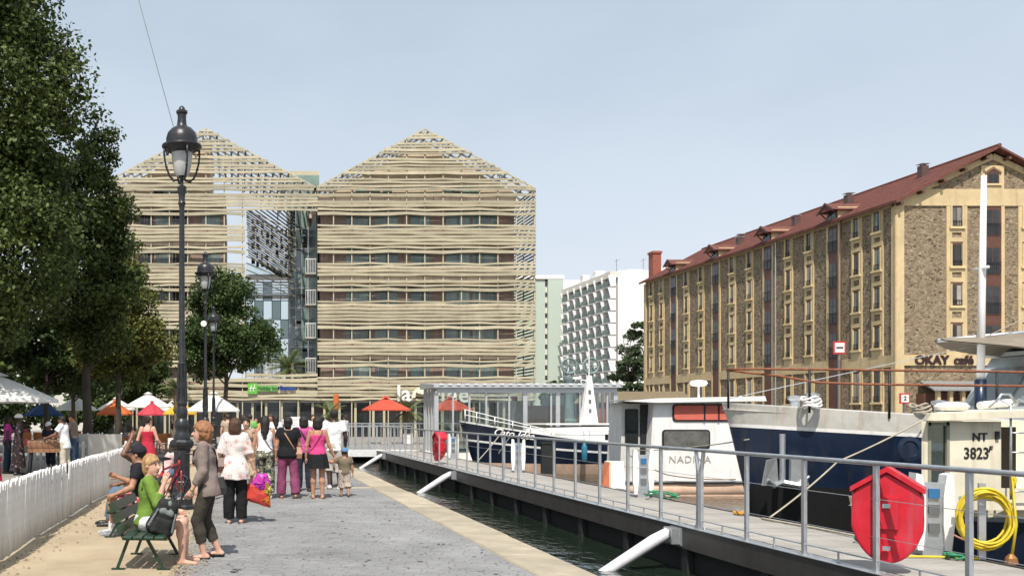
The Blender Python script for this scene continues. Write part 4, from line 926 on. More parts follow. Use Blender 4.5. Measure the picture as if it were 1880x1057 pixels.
# palms
m_palm = mat('palm_frond', (.12,.15,.05), .5, var=.3, scale=2, island=.3, transl=.2); m_ptr = mat('palm_trunk', (.17,.12,.075), .95, var=.4, scale=9, bump=1)
def palm(label, loc, h, r, nf, seed, planter=None, tr=.12):
    rr = random.Random(seed); t = thing('palm_tree', label, 'palm', loc)
    b = MB(); b.tube([(0,0,0),(.03,0,h*.4),(0,.02,h)], [tr*1.2,tr,tr*1.1], 9)
    for i in range(int(h*9)): a = i*2.4; z = i/9+.05; b.bar((tr*.9*math.cos(a),tr*.9*math.sin(a),z),(tr*1.5*math.cos(a),tr*1.5*math.sin(a),z+.09),.07,.03)
    b.build('trunk', m_ptr, t)
    for i in range(nf):
        a = i*2.399+rr.uniform(-.3,.3); el = rr.uniform(-.5,1.25); L = r*rr.uniform(.75,1.1); fb = MB(); P = Vector((0,0,h)); d = Vector((math.cos(a)*math.cos(el),math.sin(a)*math.cos(el),math.sin(el))); pts = [P.copy()]
        for k in range(8): P = P+d*L/8; d = (d+Vector((0,0,-.11))).normalized(); pts.append(P.copy())
        fb.tube(pts, [.014]*5+[.008]*4, 4)
        for k in range(2,9):
            dd = (pts[k]-pts[k-1]).normalized(); sd = dd.cross(Vector((0,0,1)))
            if sd.length < .05: sd = dd.orthogonal()
            sd.normalize()
            for s in (-1,1):
                for q in (0,.5):
                    base = pts[k-1].lerp(pts[k],q); tip = base+(sd*s*.8+dd*.7+Vector((0,0,-.3))).normalized()*L*.27*(1-.5*abs(k-5)/5); w_ = dd*L*.025
                    fb.add([base-w_,base+w_,tip],[(0,1,2)])
        fb.build('frond', m_palm, t)
    if planter:
        s = planter; b = MB(); b.add([(-s*.8,-s*.8,-.9),(s*.8,-s*.8,-.9),(s*.8,s*.8,-.9),(-s*.8,s*.8,-.9),(-s,-s,0),(s,-s,0),(s,s,0),(-s,s,0)], [(0,3,2,1),(4,5,6,7),(0,1,5,4),(1,2,6,5),(2,3,7,6),(3,0,4,7)]); b.build('planter', M['white'], t)
palm('feathery palm standing on the podium terrace between the hotel blocks', (hx(530),HY+2.2,4.5), .9, 2.1, 30, 3)
palm('short palm in a white planter behind the first lamp post', (-1.9,30,.95), 1.55, .75, 22, 4, .26, .11)
palm('dark palm beside the red parasol facing the sign board', (at(606,745,58).x,58,.6), 1.2, 1.1, 20, 5, .3)
palm('dark palm between the two red parasols by the glass pavilion', (at(748,745,57).x,57,.6), 1.3, 1.3, 22, 6, .3)
b = MB(); b.lathe([(.0,0),(.16,.0),(.19,.6),(.15,1.0),(.02,1.05)], n=10); o = b.build('folded_orange_parasol', mat('orange_cloth', (.5,.13,.04), .8), None, 40, (at(617,745,60).x,60,2.0)); tag(o, 'folded orange cloth hanging above the palm beside the hotel entrance', 'parasol')
# ---------------------------------------------------------------- glass pavilion
PV = thing('glass_pavilion', 'long flat-roofed glass pavilion with grey metal frame floating by the landing', 'pavilion', (0,40,0))
pvx0, pvx1, pvd, pvh = 8.39, 15.95, 2.6, 2.95
m_alu = mat('pavilion_aluminium', (.55,.56,.57), .45, .5, var=.06)
b = MB(); b.box(pvx0-.15,pvx1+.15,-.1,pvd+.1,-.2,.1); b.build('base', M['white'], PV)
b = MB(); b.box(pvx0-.4,pvx1+.3,-.35,pvd+.3,-.75,-.2); b.build('float', mat('float_salmon', (.5,.34,.26), .6), PV)
b = MB(); b.add([(pvx0-.18,-.25,pvh-.12),(pvx1+.12,-.25,pvh-.12),(pvx1+.12,pvd+.2,pvh-.12),(pvx0-.18,pvd+.2,pvh-.12),(pvx0-.18,-.25,pvh+.02),(pvx1+.12,-.25,pvh+.02),(pvx1+.12,pvd+.2,pvh+.16),(pvx0-.18,pvd+.2,pvh+.16)],[(0,3,2,1),(4,5,6,7),(0,1,5,4),(1,2,6,5),(2,3,7,6),(3,0,4,7)]); b.build('roof', m_alu, PV)
for i in range(22): b = MB(); x = pvx0+.05+i*.36; b.box(x,x+.16,-.3,-.25,pvh-.01,pvh+.05); b.build('roof_edge_clip', M['white'], PV)
b = MB(); b.box(pvx0,pvx1,-.02,.06,pvh-.34,pvh-.13); b.build('lintel', m_alu, PV)
muls = [802,832,862,893,935,965,1012,1025,1065,1115,1131]
mx_ = [(p-PX)/F*40 for p in muls]
for i, x in enumerate(mx_):
    w_ = .11 if muls[i] in (802,965,1131,1025) else .045; b = MB(); b.box(x-w_,x+w_*.6,-.03,.07,.1,pvh-.34); b.build('mullion', m_alu, PV)
for i in range(len(mx_)-1):
    b = MB(); b.box(mx_[i]+.05,mx_[i+1]-.1,.0,.012,.15,pvh-.36); b.build('pane', M['glass'], PV)
    b = MB(); b.box(mx_[i]+.05,mx_[i+1]-.1,pvd-.02,pvd-.008,.15,pvh-.2); b.build('pane', M['glass'], PV)
for yy in (.5,1.0,1.6,2.2,pvd-.05): b = MB(); b.box(pvx0-.05,pvx0+.04,yy-.04,yy+.04,.1,pvh-.13); b.build('mullion', m_alu, PV); b = MB(); b.box(pvx1-.04,pvx1+.05,yy-.04,yy+.04,.1,pvh-.13); b.build('mullion', m_alu, PV)
b = MB(); b.box((935-PX)/F*41,(965-PX)/F*41,1.2,1.3,.1,2.3); b.build('white_screen', mat('screen_grey', (.55,.53,.5), .8), PV)
b = MB(); b.box((973-PX)/F*41.6,(1038-PX)/F*41.6,1.7,1.85,.1,2.1); b.build('timber_counter', mat('counter_tan', (.34,.2,.13), .7), PV)
b = MB(); b.box((1078-PX)/F*41,(1092-PX)/F*41,.9,1.1,.9,2.0); b.build('red_poster', mat('poster_red', (.5,.03,.05), .6), PV)
b = MB(); b.box((938-PX)/F*41.5,(948-PX)/F*41.5,1.35,1.4,2.1,2.5); b.build('red_notice', MATS['poster_red'], PV)

# ---------------------------------------------------------------- boats
def hull(L, B, sheer, rake, zl, name, mats, parent, bowfull=.3, stern=.75, n=26):
    """bow at x=0 pointing to -x; zl(x) gives the levels from the rail down, mats one per strip"""
    b = MB(); rows = len(zl(0)); vs_ = []
    for i in range(n+1):
        t = i/n; t = t**1.5; x = L*t
        w_ = B/2*min(1, (t/bowfull)**.62 if t < bowfull else 1)*(1 if t < stern else 1-.25*((t-stern)/(1-stern))**2)
        lv = zl(x)
        for s in (-1,1):
            for j, z in enumerate(lv):
                f = (lv[0]-z)/(lv[0]-lv[-1]); sh = rake(f)*max(0,1-t*3)
                ww = w_*(1-.32*f**1.6) if t > 0 else .02*(1-f)+.015
                vs_.append((x+sh, s*ww, z))
    fs = []; ms = []; st_ = 2*rows
    for i in range(n):
        for si in (0,1):
            for j in range(rows-1):
                a = i*st_+si*rows+j; c = a+st_; f = (a,a+1,c+1,c); fs.append(f if si else f[::-1]); ms.append(j)
    for j in range(rows-1): fs.append((j,j+1,rows+j+1,rows+j)); ms.append(j); e = n*st_; fs.append((e+j,e+rows+j,e+rows+j+1,e+j+1)); ms.append(j)
    b.add(vs_, fs); b.m = ms
    o = b.build(name, mats, parent, 50)
    d = MB(); 
    dv = []
    for i in range(n+1):
        for s in (-1,1): x,y,z = vs_[i*st_+(0 if s < 0 else rows)]; dv.append((x,y*.97,z-.12))
    d.add(dv, [(i*2,i*2+1,i*2+3,i*2+2) for i in range(n)]); d.build('deck', mats[0], parent)
    return o
m_navy = mat('hull_navy', (.01,.016,.035), .25, var=.3, scale=3, stain=.2, coat=.3); m_blue = mat('hull_blue', (.009,.02,.05), .35, var=.3, scale=2, stain=.35, coat=.2, streak=((.05,.045,.04),.6,(5,5,.5)))
m_bwhite = mat('boat_white', (.82,.81,.79), .4, var=.05, stain=.08, coat=.15, streak=((.5,.42,.33),.4,(7,7,.6))); m_bcream = mat('boat_cream', (.74,.68,.53), .5, stain=.18, var=.06, streak=((.4,.32,.22),.45,(9,9,.7))); m_salmon = mat('hull_salmon', (.64,.44,.32), .6, stain=.15)
m_hblack = mat('hull_black', (.012,.012,.013), .5, stain=.2); m_hgrey = mat('hull_off_white', (.56,.54,.49), .5, var=.1, stain=.25, streak=((.3,.2,.13),.6,(6,6,.6)))
m_rope = mat('old_rope', (.38,.34,.27), .9, var=.2); m_rust = mat('rusty_pipe', (.23,.085,.045), .8, var=.35, scale=12)
def rope(name, label, pts, r, m_, sag=0, cat='rope', parent=None, n=14):
    P = []
    for i in range(len(pts)-1):
        a, c = Vector(pts[i]), Vector(pts[i+1])
        for k in range(n): t = k/n; q = a.lerp(c,t); q.z -= sag*4*t*(1-t); P.append(q)
    P.append(Vector(pts[-1])); b = MB(); b.tube(P, r, 6); o = b.build(name, m_, parent, True)
    if not parent: tag(o, label, cat)
    return o
# --- navy boat with white cabin, bow towards the pontoon
B1 = thing('navy_boat', 'navy boat with white bow rail, script name and white mast pylon', 'boat', (8.3,35.6,0))
def zl1(x): s = 1.46-.19*x+.0075*x*x; l = .76-.115*x+.006*x*x; return [s+.02,s-.04,l+.1,l+.035,l-.04,-.08,-.42,-.8]
hull(9.5,3.2,None,lambda f: .75*f,zl1,'hull',[m_bwhite,m_navy,m_navy,m_bwhite,m_navy,m_salmon,m_salmon],B1,.4)
def bowrail(path, posts, parent, r=.017, m_=None):
    b = MB(); b.tube(path, r, 6); b.build('rail', m_ or m_bwhite, parent, True)
    for p, q in posts: b = MB(); b.tube([p,q], r*.9, 6); b.build('stanchion', m_ or m_bwhite, parent, True)
s1 = lambda x: zl1(x)[0]
for off in (0,-.2):
    bowrail([(x,-1.6*min(1,(max(x,.01)/9.5/.4)**.45)*.93,s1(x)+(.42+off)*(1-x/4.2)+.02) for x in (.12,.4,.9,1.5,2.2,3.0,3.7)], [], B1)
for s in (-1,):
    for x in (.14,.5,1.1,1.7,2.3,3.0): y = s*1.6*min(1,(x/9.5/.4)**.45)*.93; b = MB(); b.tube([(x,y,s1(x)),(x,y,s1(x)+.42*(1-x/4.2)+.02)], .02, 6); b.build('stanchion', m_bwhite, B1, True)
b = MB(); b.prism([(2.6,.62),(2.9,1.22),(7.2,1.32),(7.2,.2),(2.6,.4)], -1.15,1.15); b.build('cabin', m_bwhite, B1)
b = MB(); b.box(2.85,7.3,-1.2,1.2,1.325,1.37); b.build('cabin_roof', m_bwhite, B1)
for x in (5.0,6.2): b = MB(); b.box(x,x+.35,-1.165,-1.152,.78,.98); b.build('porthole', M['darkglass'], B1)
b = MB(); b.add([(4.55,-.2,1.37),(5.12,-.2,1.37),(5.12,.2,1.37),(4.55,.2,1.37),(4.78,-.07,3.15),(4.92,-.07,3.15),(4.92,.07,3.15),(4.78,.07,3.15)], [(0,3,2,1),(4,5,6,7),(0,1,5,4),(1,2,6,5),(2,3,7,6),(3,0,4,7)]); b.build('mast_pylon', m_bwhite, B1)
for z in (1.75,2.1,2.45): b = MB(); b.box(4.83-.05,4.83+.05,-.21+.06*(z-1.2),-.19+.06*(z-1.2),z,z+.16); b.build('vent', M['steel_d'], B1)
b = MB(); b.tube([(4.85,0,3.15),(4.85,0,4.2)], .02, 6); b.lathe([(.0,0),(.16,.02),(.16,.1),(.0,.12)],(4.4,0,3.0),10); b.tube([(4.4,0,3.03),(4.8,0,2.95)],.02,5); b.build('radar', m_bwhite, B1)
b = MB(); b.tube([(1.1,-1.35,.3),(1.5,-1.5,.95)], .02, 5); b.tube([(2.6,-1.25,1.12),(7.2,-1.25,1.1)], .012, 5)
for x in (3.2,4.4,5.6,6.8): b.tube([(x,-1.25,.8),(x,-1.25,1.11)], .012, 5)
b.build('grab_rail', M['steel'], B1)
text('Cato Idéa', .36, M['white'], 'lettering', B1, (1.72,-1.06,.985), rot=(R(90),R(7),R(-19)), depth=.004, shear=.35, bold=.006)
b = MB(); b.lathe([(.0,0),(.06,.02),(.1,.1),(.1,.55),(.06,.64),(.03,.7)],(0,0,0),10); b.tube([(0,0,.7),(0,.05,1.1)], .012, 5); o = b.build('fender', mat('fender_blue', (.03,.16,.24), .5), None, 50, (12.3,33.75,.0)); tag(o, 'blue cylindrical fender hanging on the navy boat', 'fender')
b = MB(); b.box(10.75,11.25,33.62,33.74,-.4,.7); b.box(10.72,11.28,33.6,33.7,.66,.74); o = b.build('black_hull_panel', mat('hull_panel_black', (.02,.024,.022), .9, var=.3, bump=.3)); tag(o, 'black panel down the navy boat side', 'mat')  # plain black panel against the hull side
# --- white cabin boat
B2 = thing('white_cabin_boat', 'white cabin boat with red curtained window and salmon bottom band', 'boat', (0,25.0,0))
wx = lambda px: (px-PX)/F*25.0; wz = lambda py: CH+(PY-py)/F*25.0
body = [(1191,884),(1192,870),(1200,737),(1352,737),(1362,762),(1372,800),(1377,835),(1372,866),(1362,884)]
body = [(wx(a),wz(c)) for a,c in body]
b = MB(); b.prism(body, 0,2.9); b.build('cabin', m_bwhite, B2, 30)
b = MB(); b.prism([(wx(1148),wz(884)),(wx(1152),wz(740)),(wx(1201),wz(740)),(wx(1192),wz(884))], .35,2.6); b.v = [(x+(.95 if y > 2 and x < wx(1160) else 0),y,z) for x,y,z in b.v]; b.build('cockpit', mat('boat_grey_white', (.55,.54,.5), .5), B2)
b = MB(); b.prism([(wx(1140),-.75),(wx(1136),-.1),(wx(1376),-.1),(wx(1366),-.75)], -.05,2.95); b.v = [(x+(1.25 if y > 2 and x < wx(1160) else 0),y,z) for x,y,z in b.v]; b.build('hull_bottom', m_salmon, B2)
b = MB(); b.tube([(wx(1139),.12,-.3),(wx(1366),.12,-.3)], .2, 12); b.build('bottom_band', m_salmon, B2, True); b = MB(); b.tube([(wx(1138),-.07,-.08),(wx(1376),-.07,-.08)], .035, 6); b.build('rub_rail', M['steel_d'], B2)
b = MB(); b.prism([(wx(1137),wz(736)),(wx(1200),wz(731)),(wx(1395),wz(727)),(wx(1398),wz(736)),(wx(1200),wz(739))], -.25,3.1); b.v = [(x+(1.4 if y > 2 and x < wx(1160) else 0),y,z) for x,y,z in b.v]; b.build('roof', m_bwhite, B2)
def rrect(x0,x1,z0,z1,r,n=4):
    P = []
    for cx,cz,a0 in ((x1-r,z1-r,0),(x0+r,z1-r,90),(x0+r,z0+r,180),(x1-r,z0+r,270)):
        for k in range(n+1): a = R(a0+90*k/n); P.append((cx+r*math.cos(a),cz+r*math.sin(a)))
    return P
for (a,c,e,f,m_) in ((1234,1346,741,773,mat('red_curtain', (.6,.14,.1), .6, var=.12, scale=3)),(1215,1303,788,823,mat('grey_window', (.13,.13,.12), .15, var=.3))):
    b = MB(); b.prism(rrect(wx(a),wx(c),wz(f),wz(e),.09), -.03,-.003); o = b.build('window', M['black'], B2); b = MB(); b.prism(rrect(wx(a)+.04,wx(c)-.04,wz(f)+.04,wz(e)-.04,.07), -.045,-.031); b.build('pane', m_, o)
for px in (1292,1318): b = MB(); b.box(wx(px)-.02,wx(px)+.02,-.056,-.046,wz(773),wz(741)); b.build('window_bar', M['black'], B2)
b = MB(); b.prism(rrect(wx(1157),wx(1181),wz(817),wz(750),.05), .31,.347); o = b.build('window', M['black'], B2); b = MB(); b.prism(rrect(wx(1160),wx(1178),wz(813),wz(754),.04), .295,.309); b.build('pane', M['darkglass'], o)
b = MB(); b.box(wx(1185),wx(1199),.3,.36,wz(840),wz(742)); b.build('doorway', M['black'], B2)
text('NADINA', .26, mat('faded_lettering', (.42,.38,.35), .7), 'lettering', B2, (wx(1266),-.012,wz(843)), depth=.004, spacing=1.15)
b = MB(); b.lathe([(0,0),(.2,.03),(.24,.1),(.2,.17),(0,.2)],(wx(1330),1.4,2.45),12); b.tube([(wx(1330),1.4,2.1),(wx(1330),1.4,2.5)],.03,6); b.build('radar_dome', m_bwhite, B2, 40)
# --- big blue barge, bow over the pontoon edge
B3 = thing('blue_barge', 'big blue hulled barge with off-white bulwark and rusty rails', 'boat', (8.45,16.6,0))
def zl3(x): s = 1.88-.085*x+.002*x*x; return [s,s-.02,s-.36+.018*x,s-.42+.018*x,.45+.0*x,-.1,-.8]
hull(12,3.3,None,lambda f: .62*f**.8,zl3,'hull',[m_bwhite,m_hgrey,m_bwhite,m_blue,m_hblack,m_hblack],B3,.3,n=30)
s3 = lambda x: zl3(x)[0]; hb = lambda x: 1.65*min(1,(max(x,.001)/12/.3)**.42)
for s in (-1,):
    for dz, ex in ((.57,0),(.33,.0)):
        b = MB(); b.tube([(x,s*hb(x)*.9*(1 if dz > .5 or x > .5 else .6),s3(x)+dz+(.24*max(0,1-x/1.2) if dz < .5 else 0)+.05*x*(dz>.5)+.055*x*(dz<.5)) for x in (.02,.25,.6,1.1,1.8,2.6,3.5,4.5,6,8)], .022, 6); b.build('rail', m_rust, B3, True)
    for x in (.02,1.0,2.1,3.6,4.4,5.2,6.4): b = MB(); b.tube([(x,s*hb(x)*.9,s3(x)-.1),(x,s*hb(x)*.9,s3(x)+.58+.05*x)], .018, 6); b.build('stanchion', m_hblack, B3, True)
b = MB(); b.lathe([(0,-.02),(.17,-.02),(.2,.01),(.13,.02),(.12,0)],(0,0,0),16); b.xf(Matrix.Translation((2.15,-1.585,1.13)) @ Matrix.Rotation(R(84),4,'X')); b.build('porthole', m_blue, B3, 40)
b = MB(); b.lathe([(0,-.02),(.13,-.02),(.15,.01),(.1,.02)],(0,0,0),14); b.xf(Matrix.Translation((3.25,-1.6,1.1)) @ Matrix.Rotation(R(84),4,'X')); b.build('porthole', m_blue, B3, 40)
# anchor at the bow
b = MB(); b.tube([(.62,-.75,1.35),(.62,-.75,.55)], .045, 8); b.tube([(.62,-.75,.55),(.42,-.85,.5),(.3,-.9,.6)], [.05,.05,.02], 6); b.tube([(.62,-.75,.55),(.85,-.85,.5),(.98,-.9,.66)], [.05,.05,.02], 6)
for sx_ in (-1,1): b.add([(.62+sx_*.12,-.8,.95),(.62+sx_*.3,-.86,.92),(.62+sx_*.38,-.86,.5),(.62+sx_*.1,-.82,.5),(.62+sx_*.12,-.74,.95),(.62+sx_*.3,-.8,.92),(.62+sx_*.38,-.8,.5),(.62+sx_*.1,-.76,.5)], [(0,1,2,3),(7,6,5,4),(0,4,5,1),(1,5,6,2),(2,6,7,3),(3,7,4,0)])
b.build('anchor', M['steel'], B3)
# windlass, bollards, coiled rope and green net on the foredeck
for x, y in ((1.2,-.6),(1.5,.4),(2.9,-1.2),(3.2,-1.2)): b = MB(); b.lathe([(.1,0),(.08,.06),(.08,.26),(.12,.3),(.12,.34),(.0,.36)],(x,y,s3(x)-.1),10); b.build('bollard', M['steel'], B3)
for (x,y,m_) in ((1.0,-.9,m_bwhite),(2.55,-1.25,m_rope),(2.9,-1.35,mat('green_rope', (.04,.22,.11), .8, var=.3))):
    for k in range(5): b = MB(); b.tube([(x+(.13+.02*math.sin(k*3))*math.cos(a)+.03*math.sin(k),y+.12*math.sin(a),s3(x)+.0+.035*k+.03*math.sin(a*2+k)) for a in [i*.42 for i in range(15)]], .018, 5, closed=True); b.build('rope_coil', m_, B3)
b = MB(); b.tube([(4.42,-.1,s3(4)-.2),(4.42,-.1,2.28)], .088, 12); b.build('mast_base', m_blue, B3, True)
b = MB(); b.tube([(4.42,-.1,2.1),(4.45,-.1,4.0),(4.48,-.1,5.8)], [.06,.054,.042], 12); b.tube([(4.44,-.25,4.2),(4.44,.05,4.2)], .03, 6); b.build('mast', m_bwhite, B3, True)
# fabric awning slung over a boom
aw = MB(); n = 8
top = []; 
for i in range(n+1):
    t = i/n; x = 3.78+t*3.2; rz = 3.0+.32*t-.05*math.sin(t*3.1); wd = .12+.95*t**.6; dr = .04+.52*t**.7
    top += [(x,-wd,rz-dr+.03*math.sin(t*9)),(x,-wd*.5,rz-dr*.32),(x,0,rz),(x,wd*.5,rz-dr*.32),(x,wd,rz-dr)]
fs = [(i*5+j,(i+1)*5+j,(i+1)*5+j+1,i*5+j+1) for i in range(n) for j in range(4)]
aw.add(top, fs); k_ = len(top); aw.add([(x,y,z-.02) for x,y,z in top], [f[::-1] for f in fs]); aw.build('awning', mat('awning_canvas', (.2,.17,.13), .9, var=.15, scale=3), B3, True)
b = MB(); b.tube([(3.75,0,2.96),(7.0,0,3.26)], .035, 8); b.build('boom', M['steel'], B3, True)
# grey wheelhouse
b = MB(); b.prism([(4.95,1.3),(5.0,1.75),(5.6,2.72),(8.5,2.8),(8.5,1.3)], -1.15,1.15); b.build('wheelhouse', mat('wheelhouse_grey', (.42,.45,.45), .4, .1), B3)
b = MB(); b.prism([(5.45,2.73),(8.6,2.8),(8.6,2.87),(5.45,2.8)], -1.25,1.25); b.build('wheelhouse_roof', MATS['wheelhouse_grey'], B3)
for (p, w0, w1) in ((0,5.28,5.8),(1,5.95,6.9),(2,7.05,8.0)):
    b = MB(); q = [(w0+.0,1.85),(w1,1.85),(w1,2.55),(w0+(.38 if p == 0 else 0),2.55)]; b.prism(q, -1.175,-1.151); o = b.build('window', M['black'], B3); b = MB(); b.prism([(q[0][0]+.06,1.9),(w1-.05,1.9),(w1-.05,2.5),(q[3][0]+.04,2.5)], -1.188,-1.176); b.build('pane', mat('wheelhouse_glass', (.2,.23,.23), .12), o)
for s in (-1,0):
    b = MB(); y0 = -1.0 if s else .1; y1 = y0+.85; b.add([(5.06,y0,1.85),(5.06,y1,1.85),(5.46,y1,2.5),(5.46,y0,2.5),(5.03,y0,1.87),(5.03,y1,1.87),(5.43,y1,2.52),(5.43,y0,2.52)], [(0,1,2,3),(4,7,6,5),(0,4,5,1),(1,5,6,2),(2,6,7,3),(3,7,4,0)]); b.build('windscreen', mat('wheelhouse_glass', (.2,.23,.23), .12), B3)
rope('stay', '', [(4.48,-.1,3.0),(9,-.3,5.2)], .008, m_rope, 0, parent=B3); rope('stay', '', [(4.48,-.1,2.9),(0.1,-.05,1.95)], .007, M['steel'], 0, parent=B3)
# --- cream boat with registration number
B4 = thing('cream_cabin_boat', 'cream cabin boat with registration number NT 3823 on its cabin side', 'boat', (8.3,12.9,0))
def zl4(x): return [.56,.5,.36,.3,-.2,-.8]
hull(8,2.4,None,lambda f: .3*f,zl4,'hull',[m_bcream,m_bcream,M['steel_d'],m_navy,m_navy],B4,.34,n=18)
def cx(px): return (px-PX)/F*11.85-8.3
b = MB(); z0, z1 = .48,1.58
b.add([(cx(1692),-1.05,z0),(cx(1704),-1.05,z0),(cx(1704)+1.5,1,z0),(cx(1692)+1.5,1,z0),(cx(1692),-1.05,z1),(cx(1704),-1.05,z1),(cx(1704)+1.5,1,z1),(cx(1692)+1.5,1,z1)], [(0,3,2,1),(4,5,6,7),(0,1,5,4),(1,2,6,5),(2,3,7,6),(3,0,4,7)]); b.build('cabin_end', m_bcream, B4)
b = MB(); b.box(cx(1742),cx(1838),-1.05,-1.0,z0,z1); b.build('cabin_side', m_bcream, B4)
b = MB(); b.box(cx(1704),cx(1742),-1.03,-1.0,z0,.68); b.box(cx(1838),cx(1980),-1.03,-1.0,z0,.75); b.box(cx(1704)+1.5,8.0-.4,.98,1.02,z0,z1); b.build('cabin_low_wall', m_bcream, B4)
b = MB(); b.box(cx(1704)+.01,cx(1742)-.01,-1.03,-1.015,.69,1.54); o = b.build('pane', M['tintglass'], B4)
b = MB()
for px in (1706,1740): b.box(cx(px)-.018,cx(px)+.018,-1.06,-1.0,.5,1.57)
b.box(cx(1704),cx(1742),-1.06,-1.0,.66,.7); b.box(cx(1704),cx(1742),-1.06,-1.0,1.53,1.57); b.build('window_frame', mat('olive_frame', (.25,.25,.19), .5), B4)
b = MB(); b.prism([(cx(1684),1.6),(cx(1692),1.68),(cx(1990),1.74),(cx(1990),1.66),(cx(1696),1.59)], -1.22,1.15); b.v = [(x+(1.65 if y > 1 and x < cx(1720) else 0),y,z) for x,y,z in b.v]; b.build('cabin_roof', m_bcream, B4)
b = MB(); b.box(cx(1704)+1.15,cx(1980),-.1,-.05,.1,1.5); b.build('inner_bulkhead', mat('cabin_dark_inside', (.07,.055,.04), .8), B4)
b = MB(); b.box(cx(1724),cx(1738),-.75,-.6,.55,.85); b.build('red_cushion', MATS['poster_red'], B4)
text('NT', .135, M['black'], 'lettering', B4, (cx(1798),-1.056,1.385), depth=.003, bold=.004); text('3823', .2, M['black'], 'lettering', B4, (cx(1792),-1.056,1.18), depth=.003, bold=.003, sx=.8); text('F', .1, M['black'], 'lettering', B4, (cx(1817),-1.056,1.235), depth=.003, bold=.003, shear=.2)
b = MB(); b.box(cx(1826),cx(1832),-1.08,-1.052,1.36,1.46); b.build('side_light', M['black'], B4)
for px in (1845,1882): b = MB(); b.tube([(cx(px),-1.14,.62),(cx(px),-1.14,1.78),(cx(px),-.95,1.86),(cx(px),-.8,1.76)], .013, 6); b.build('ladder_rail', M['steel'], B4, True)
for k in range(5): b = MB(); b.tube([(cx(1845),-1.14,.72+k*.24),(cx(1882),-1.14,.72+k*.24)], .011, 6); b.build('ladder_rung', M['steel'], B4, True)
b = MB(); b.tube([(cx(1846),-.9,1.82),(cx(1856),-.9,1.92),(cx(1872),-.9,1.92),(cx(1882),-.9,1.82)], .016, 6); b.build('grab_hoop', M['steel'], B4, True)
b = MB(); b.lathe([(0,0),(.16,.02),(.2,.07),(.16,.12),(0,.14)],(cx(1830),-.3,1.7),12); b.tube([(cx(1838),-.7,1.78),(cx(1900),-.7,1.82)],.05,8); b.build('roof_gear', m_bwhite, B4, 40)
# ropes between boats and pontoon
rope('mooring_rope', 'thick pale rope from the barge foredeck down to the pontoon', [(11.05,15.2,1.65),(9.2,14.6,.95),(7.6,13.6,.2)], .013, m_rope, .03)
rope('mooring_rope', 'thin rope from the barge bow to the white cabin boat', [(8.7,16.2,1.25),(10.4,24.9,.75)], .012, m_rope, .05)
rope('mooring_rope', 'brown rope slack across the white cabin boat side', [(10.2,24.85,.65),(11.2,24.8,.12),(13.0,24.85,.0)], .016, mat('brown_rope', (.22,.15,.11), .9), .05)
rope('mooring_rope', 'rope from the navy boat bow to the pontoon', [(9.6,34.2,1.2),(7.7,30.5,.2)], .018, m_rope, .04)
rope('mooring_rope', 'grey rope lying on the pontoon edge below the anchor', [(7.6,13.8,.17),(7.66,12.6,.17),(7.6,11.6,.18)], .016, m_rope, 0)
rope('water_hose', 'yellow hose lying along the deck beside the white pedestal', [(7.05,10.05,.172),(7.3,10.02,.172),(7.5,9.97,.172),(7.7,9.9,.172)], .014, mat('hose_yellow', (.62,.47,.03), .45), 0, 'hose')
rope('power_cable', 'salmon power cable from the pedestal to the cream boat', [(7.62,10.2,.75),(7.85,10.2,.3),(8.3,11.6,.55)], .012, mat('cable_salmon', (.5,.22,.15), .6), .06, 'cable')

# ---------------------------------------------------------------- things on the pontoon
def pedestal(y, lab):
    t = thing('power_pedestal', lab, 'pedestal', (7.5,y,PZ), R(-18), 'power pedestals on the pontoon')
    for s in (-1,1):
        b = MB(); P = [(-.035,.0),(-.06,.28),(-.06,.62),(-.03,.86),(.03,.88),(.045,.6),(.04,.28),(.015,.0)]; b.prism([(s*.14+u*1.0*s,w_*.94+.06) for u,w_ in P], -.11,.11); b.build('fin', m_bwhite, t)
    b = MB(); b.box(-.1,.1,-.07,.07,0,.78); b.build('core', M['steel'], t)
    for z in (.25,.45,.62): b = MB(); b.box(-.05,.05,-.1,-.071,z,z+.1); b.build('socket', mat('socket_blue', (.03,.14,.3), .5) if z > .5 else M['steel_d'], t)
for y, lab in ((10.3,'white finned power pedestal beside the large red lifebuoy box'),(17.6,'white finned power pedestal beside the white cabin boat'),(25.4,'white finned power pedestal in front of the navy boat'),(33.0,'white finned power pedestal by the navy boat bow')): pedestal(y,lab)
m_red = mat('lifebuoy_box_red', (.55,.013,.03), .45, var=.14, scale=4, coat=.1, stain=.2, streak=((.4,.1,.12),.5,(9,9,1)))
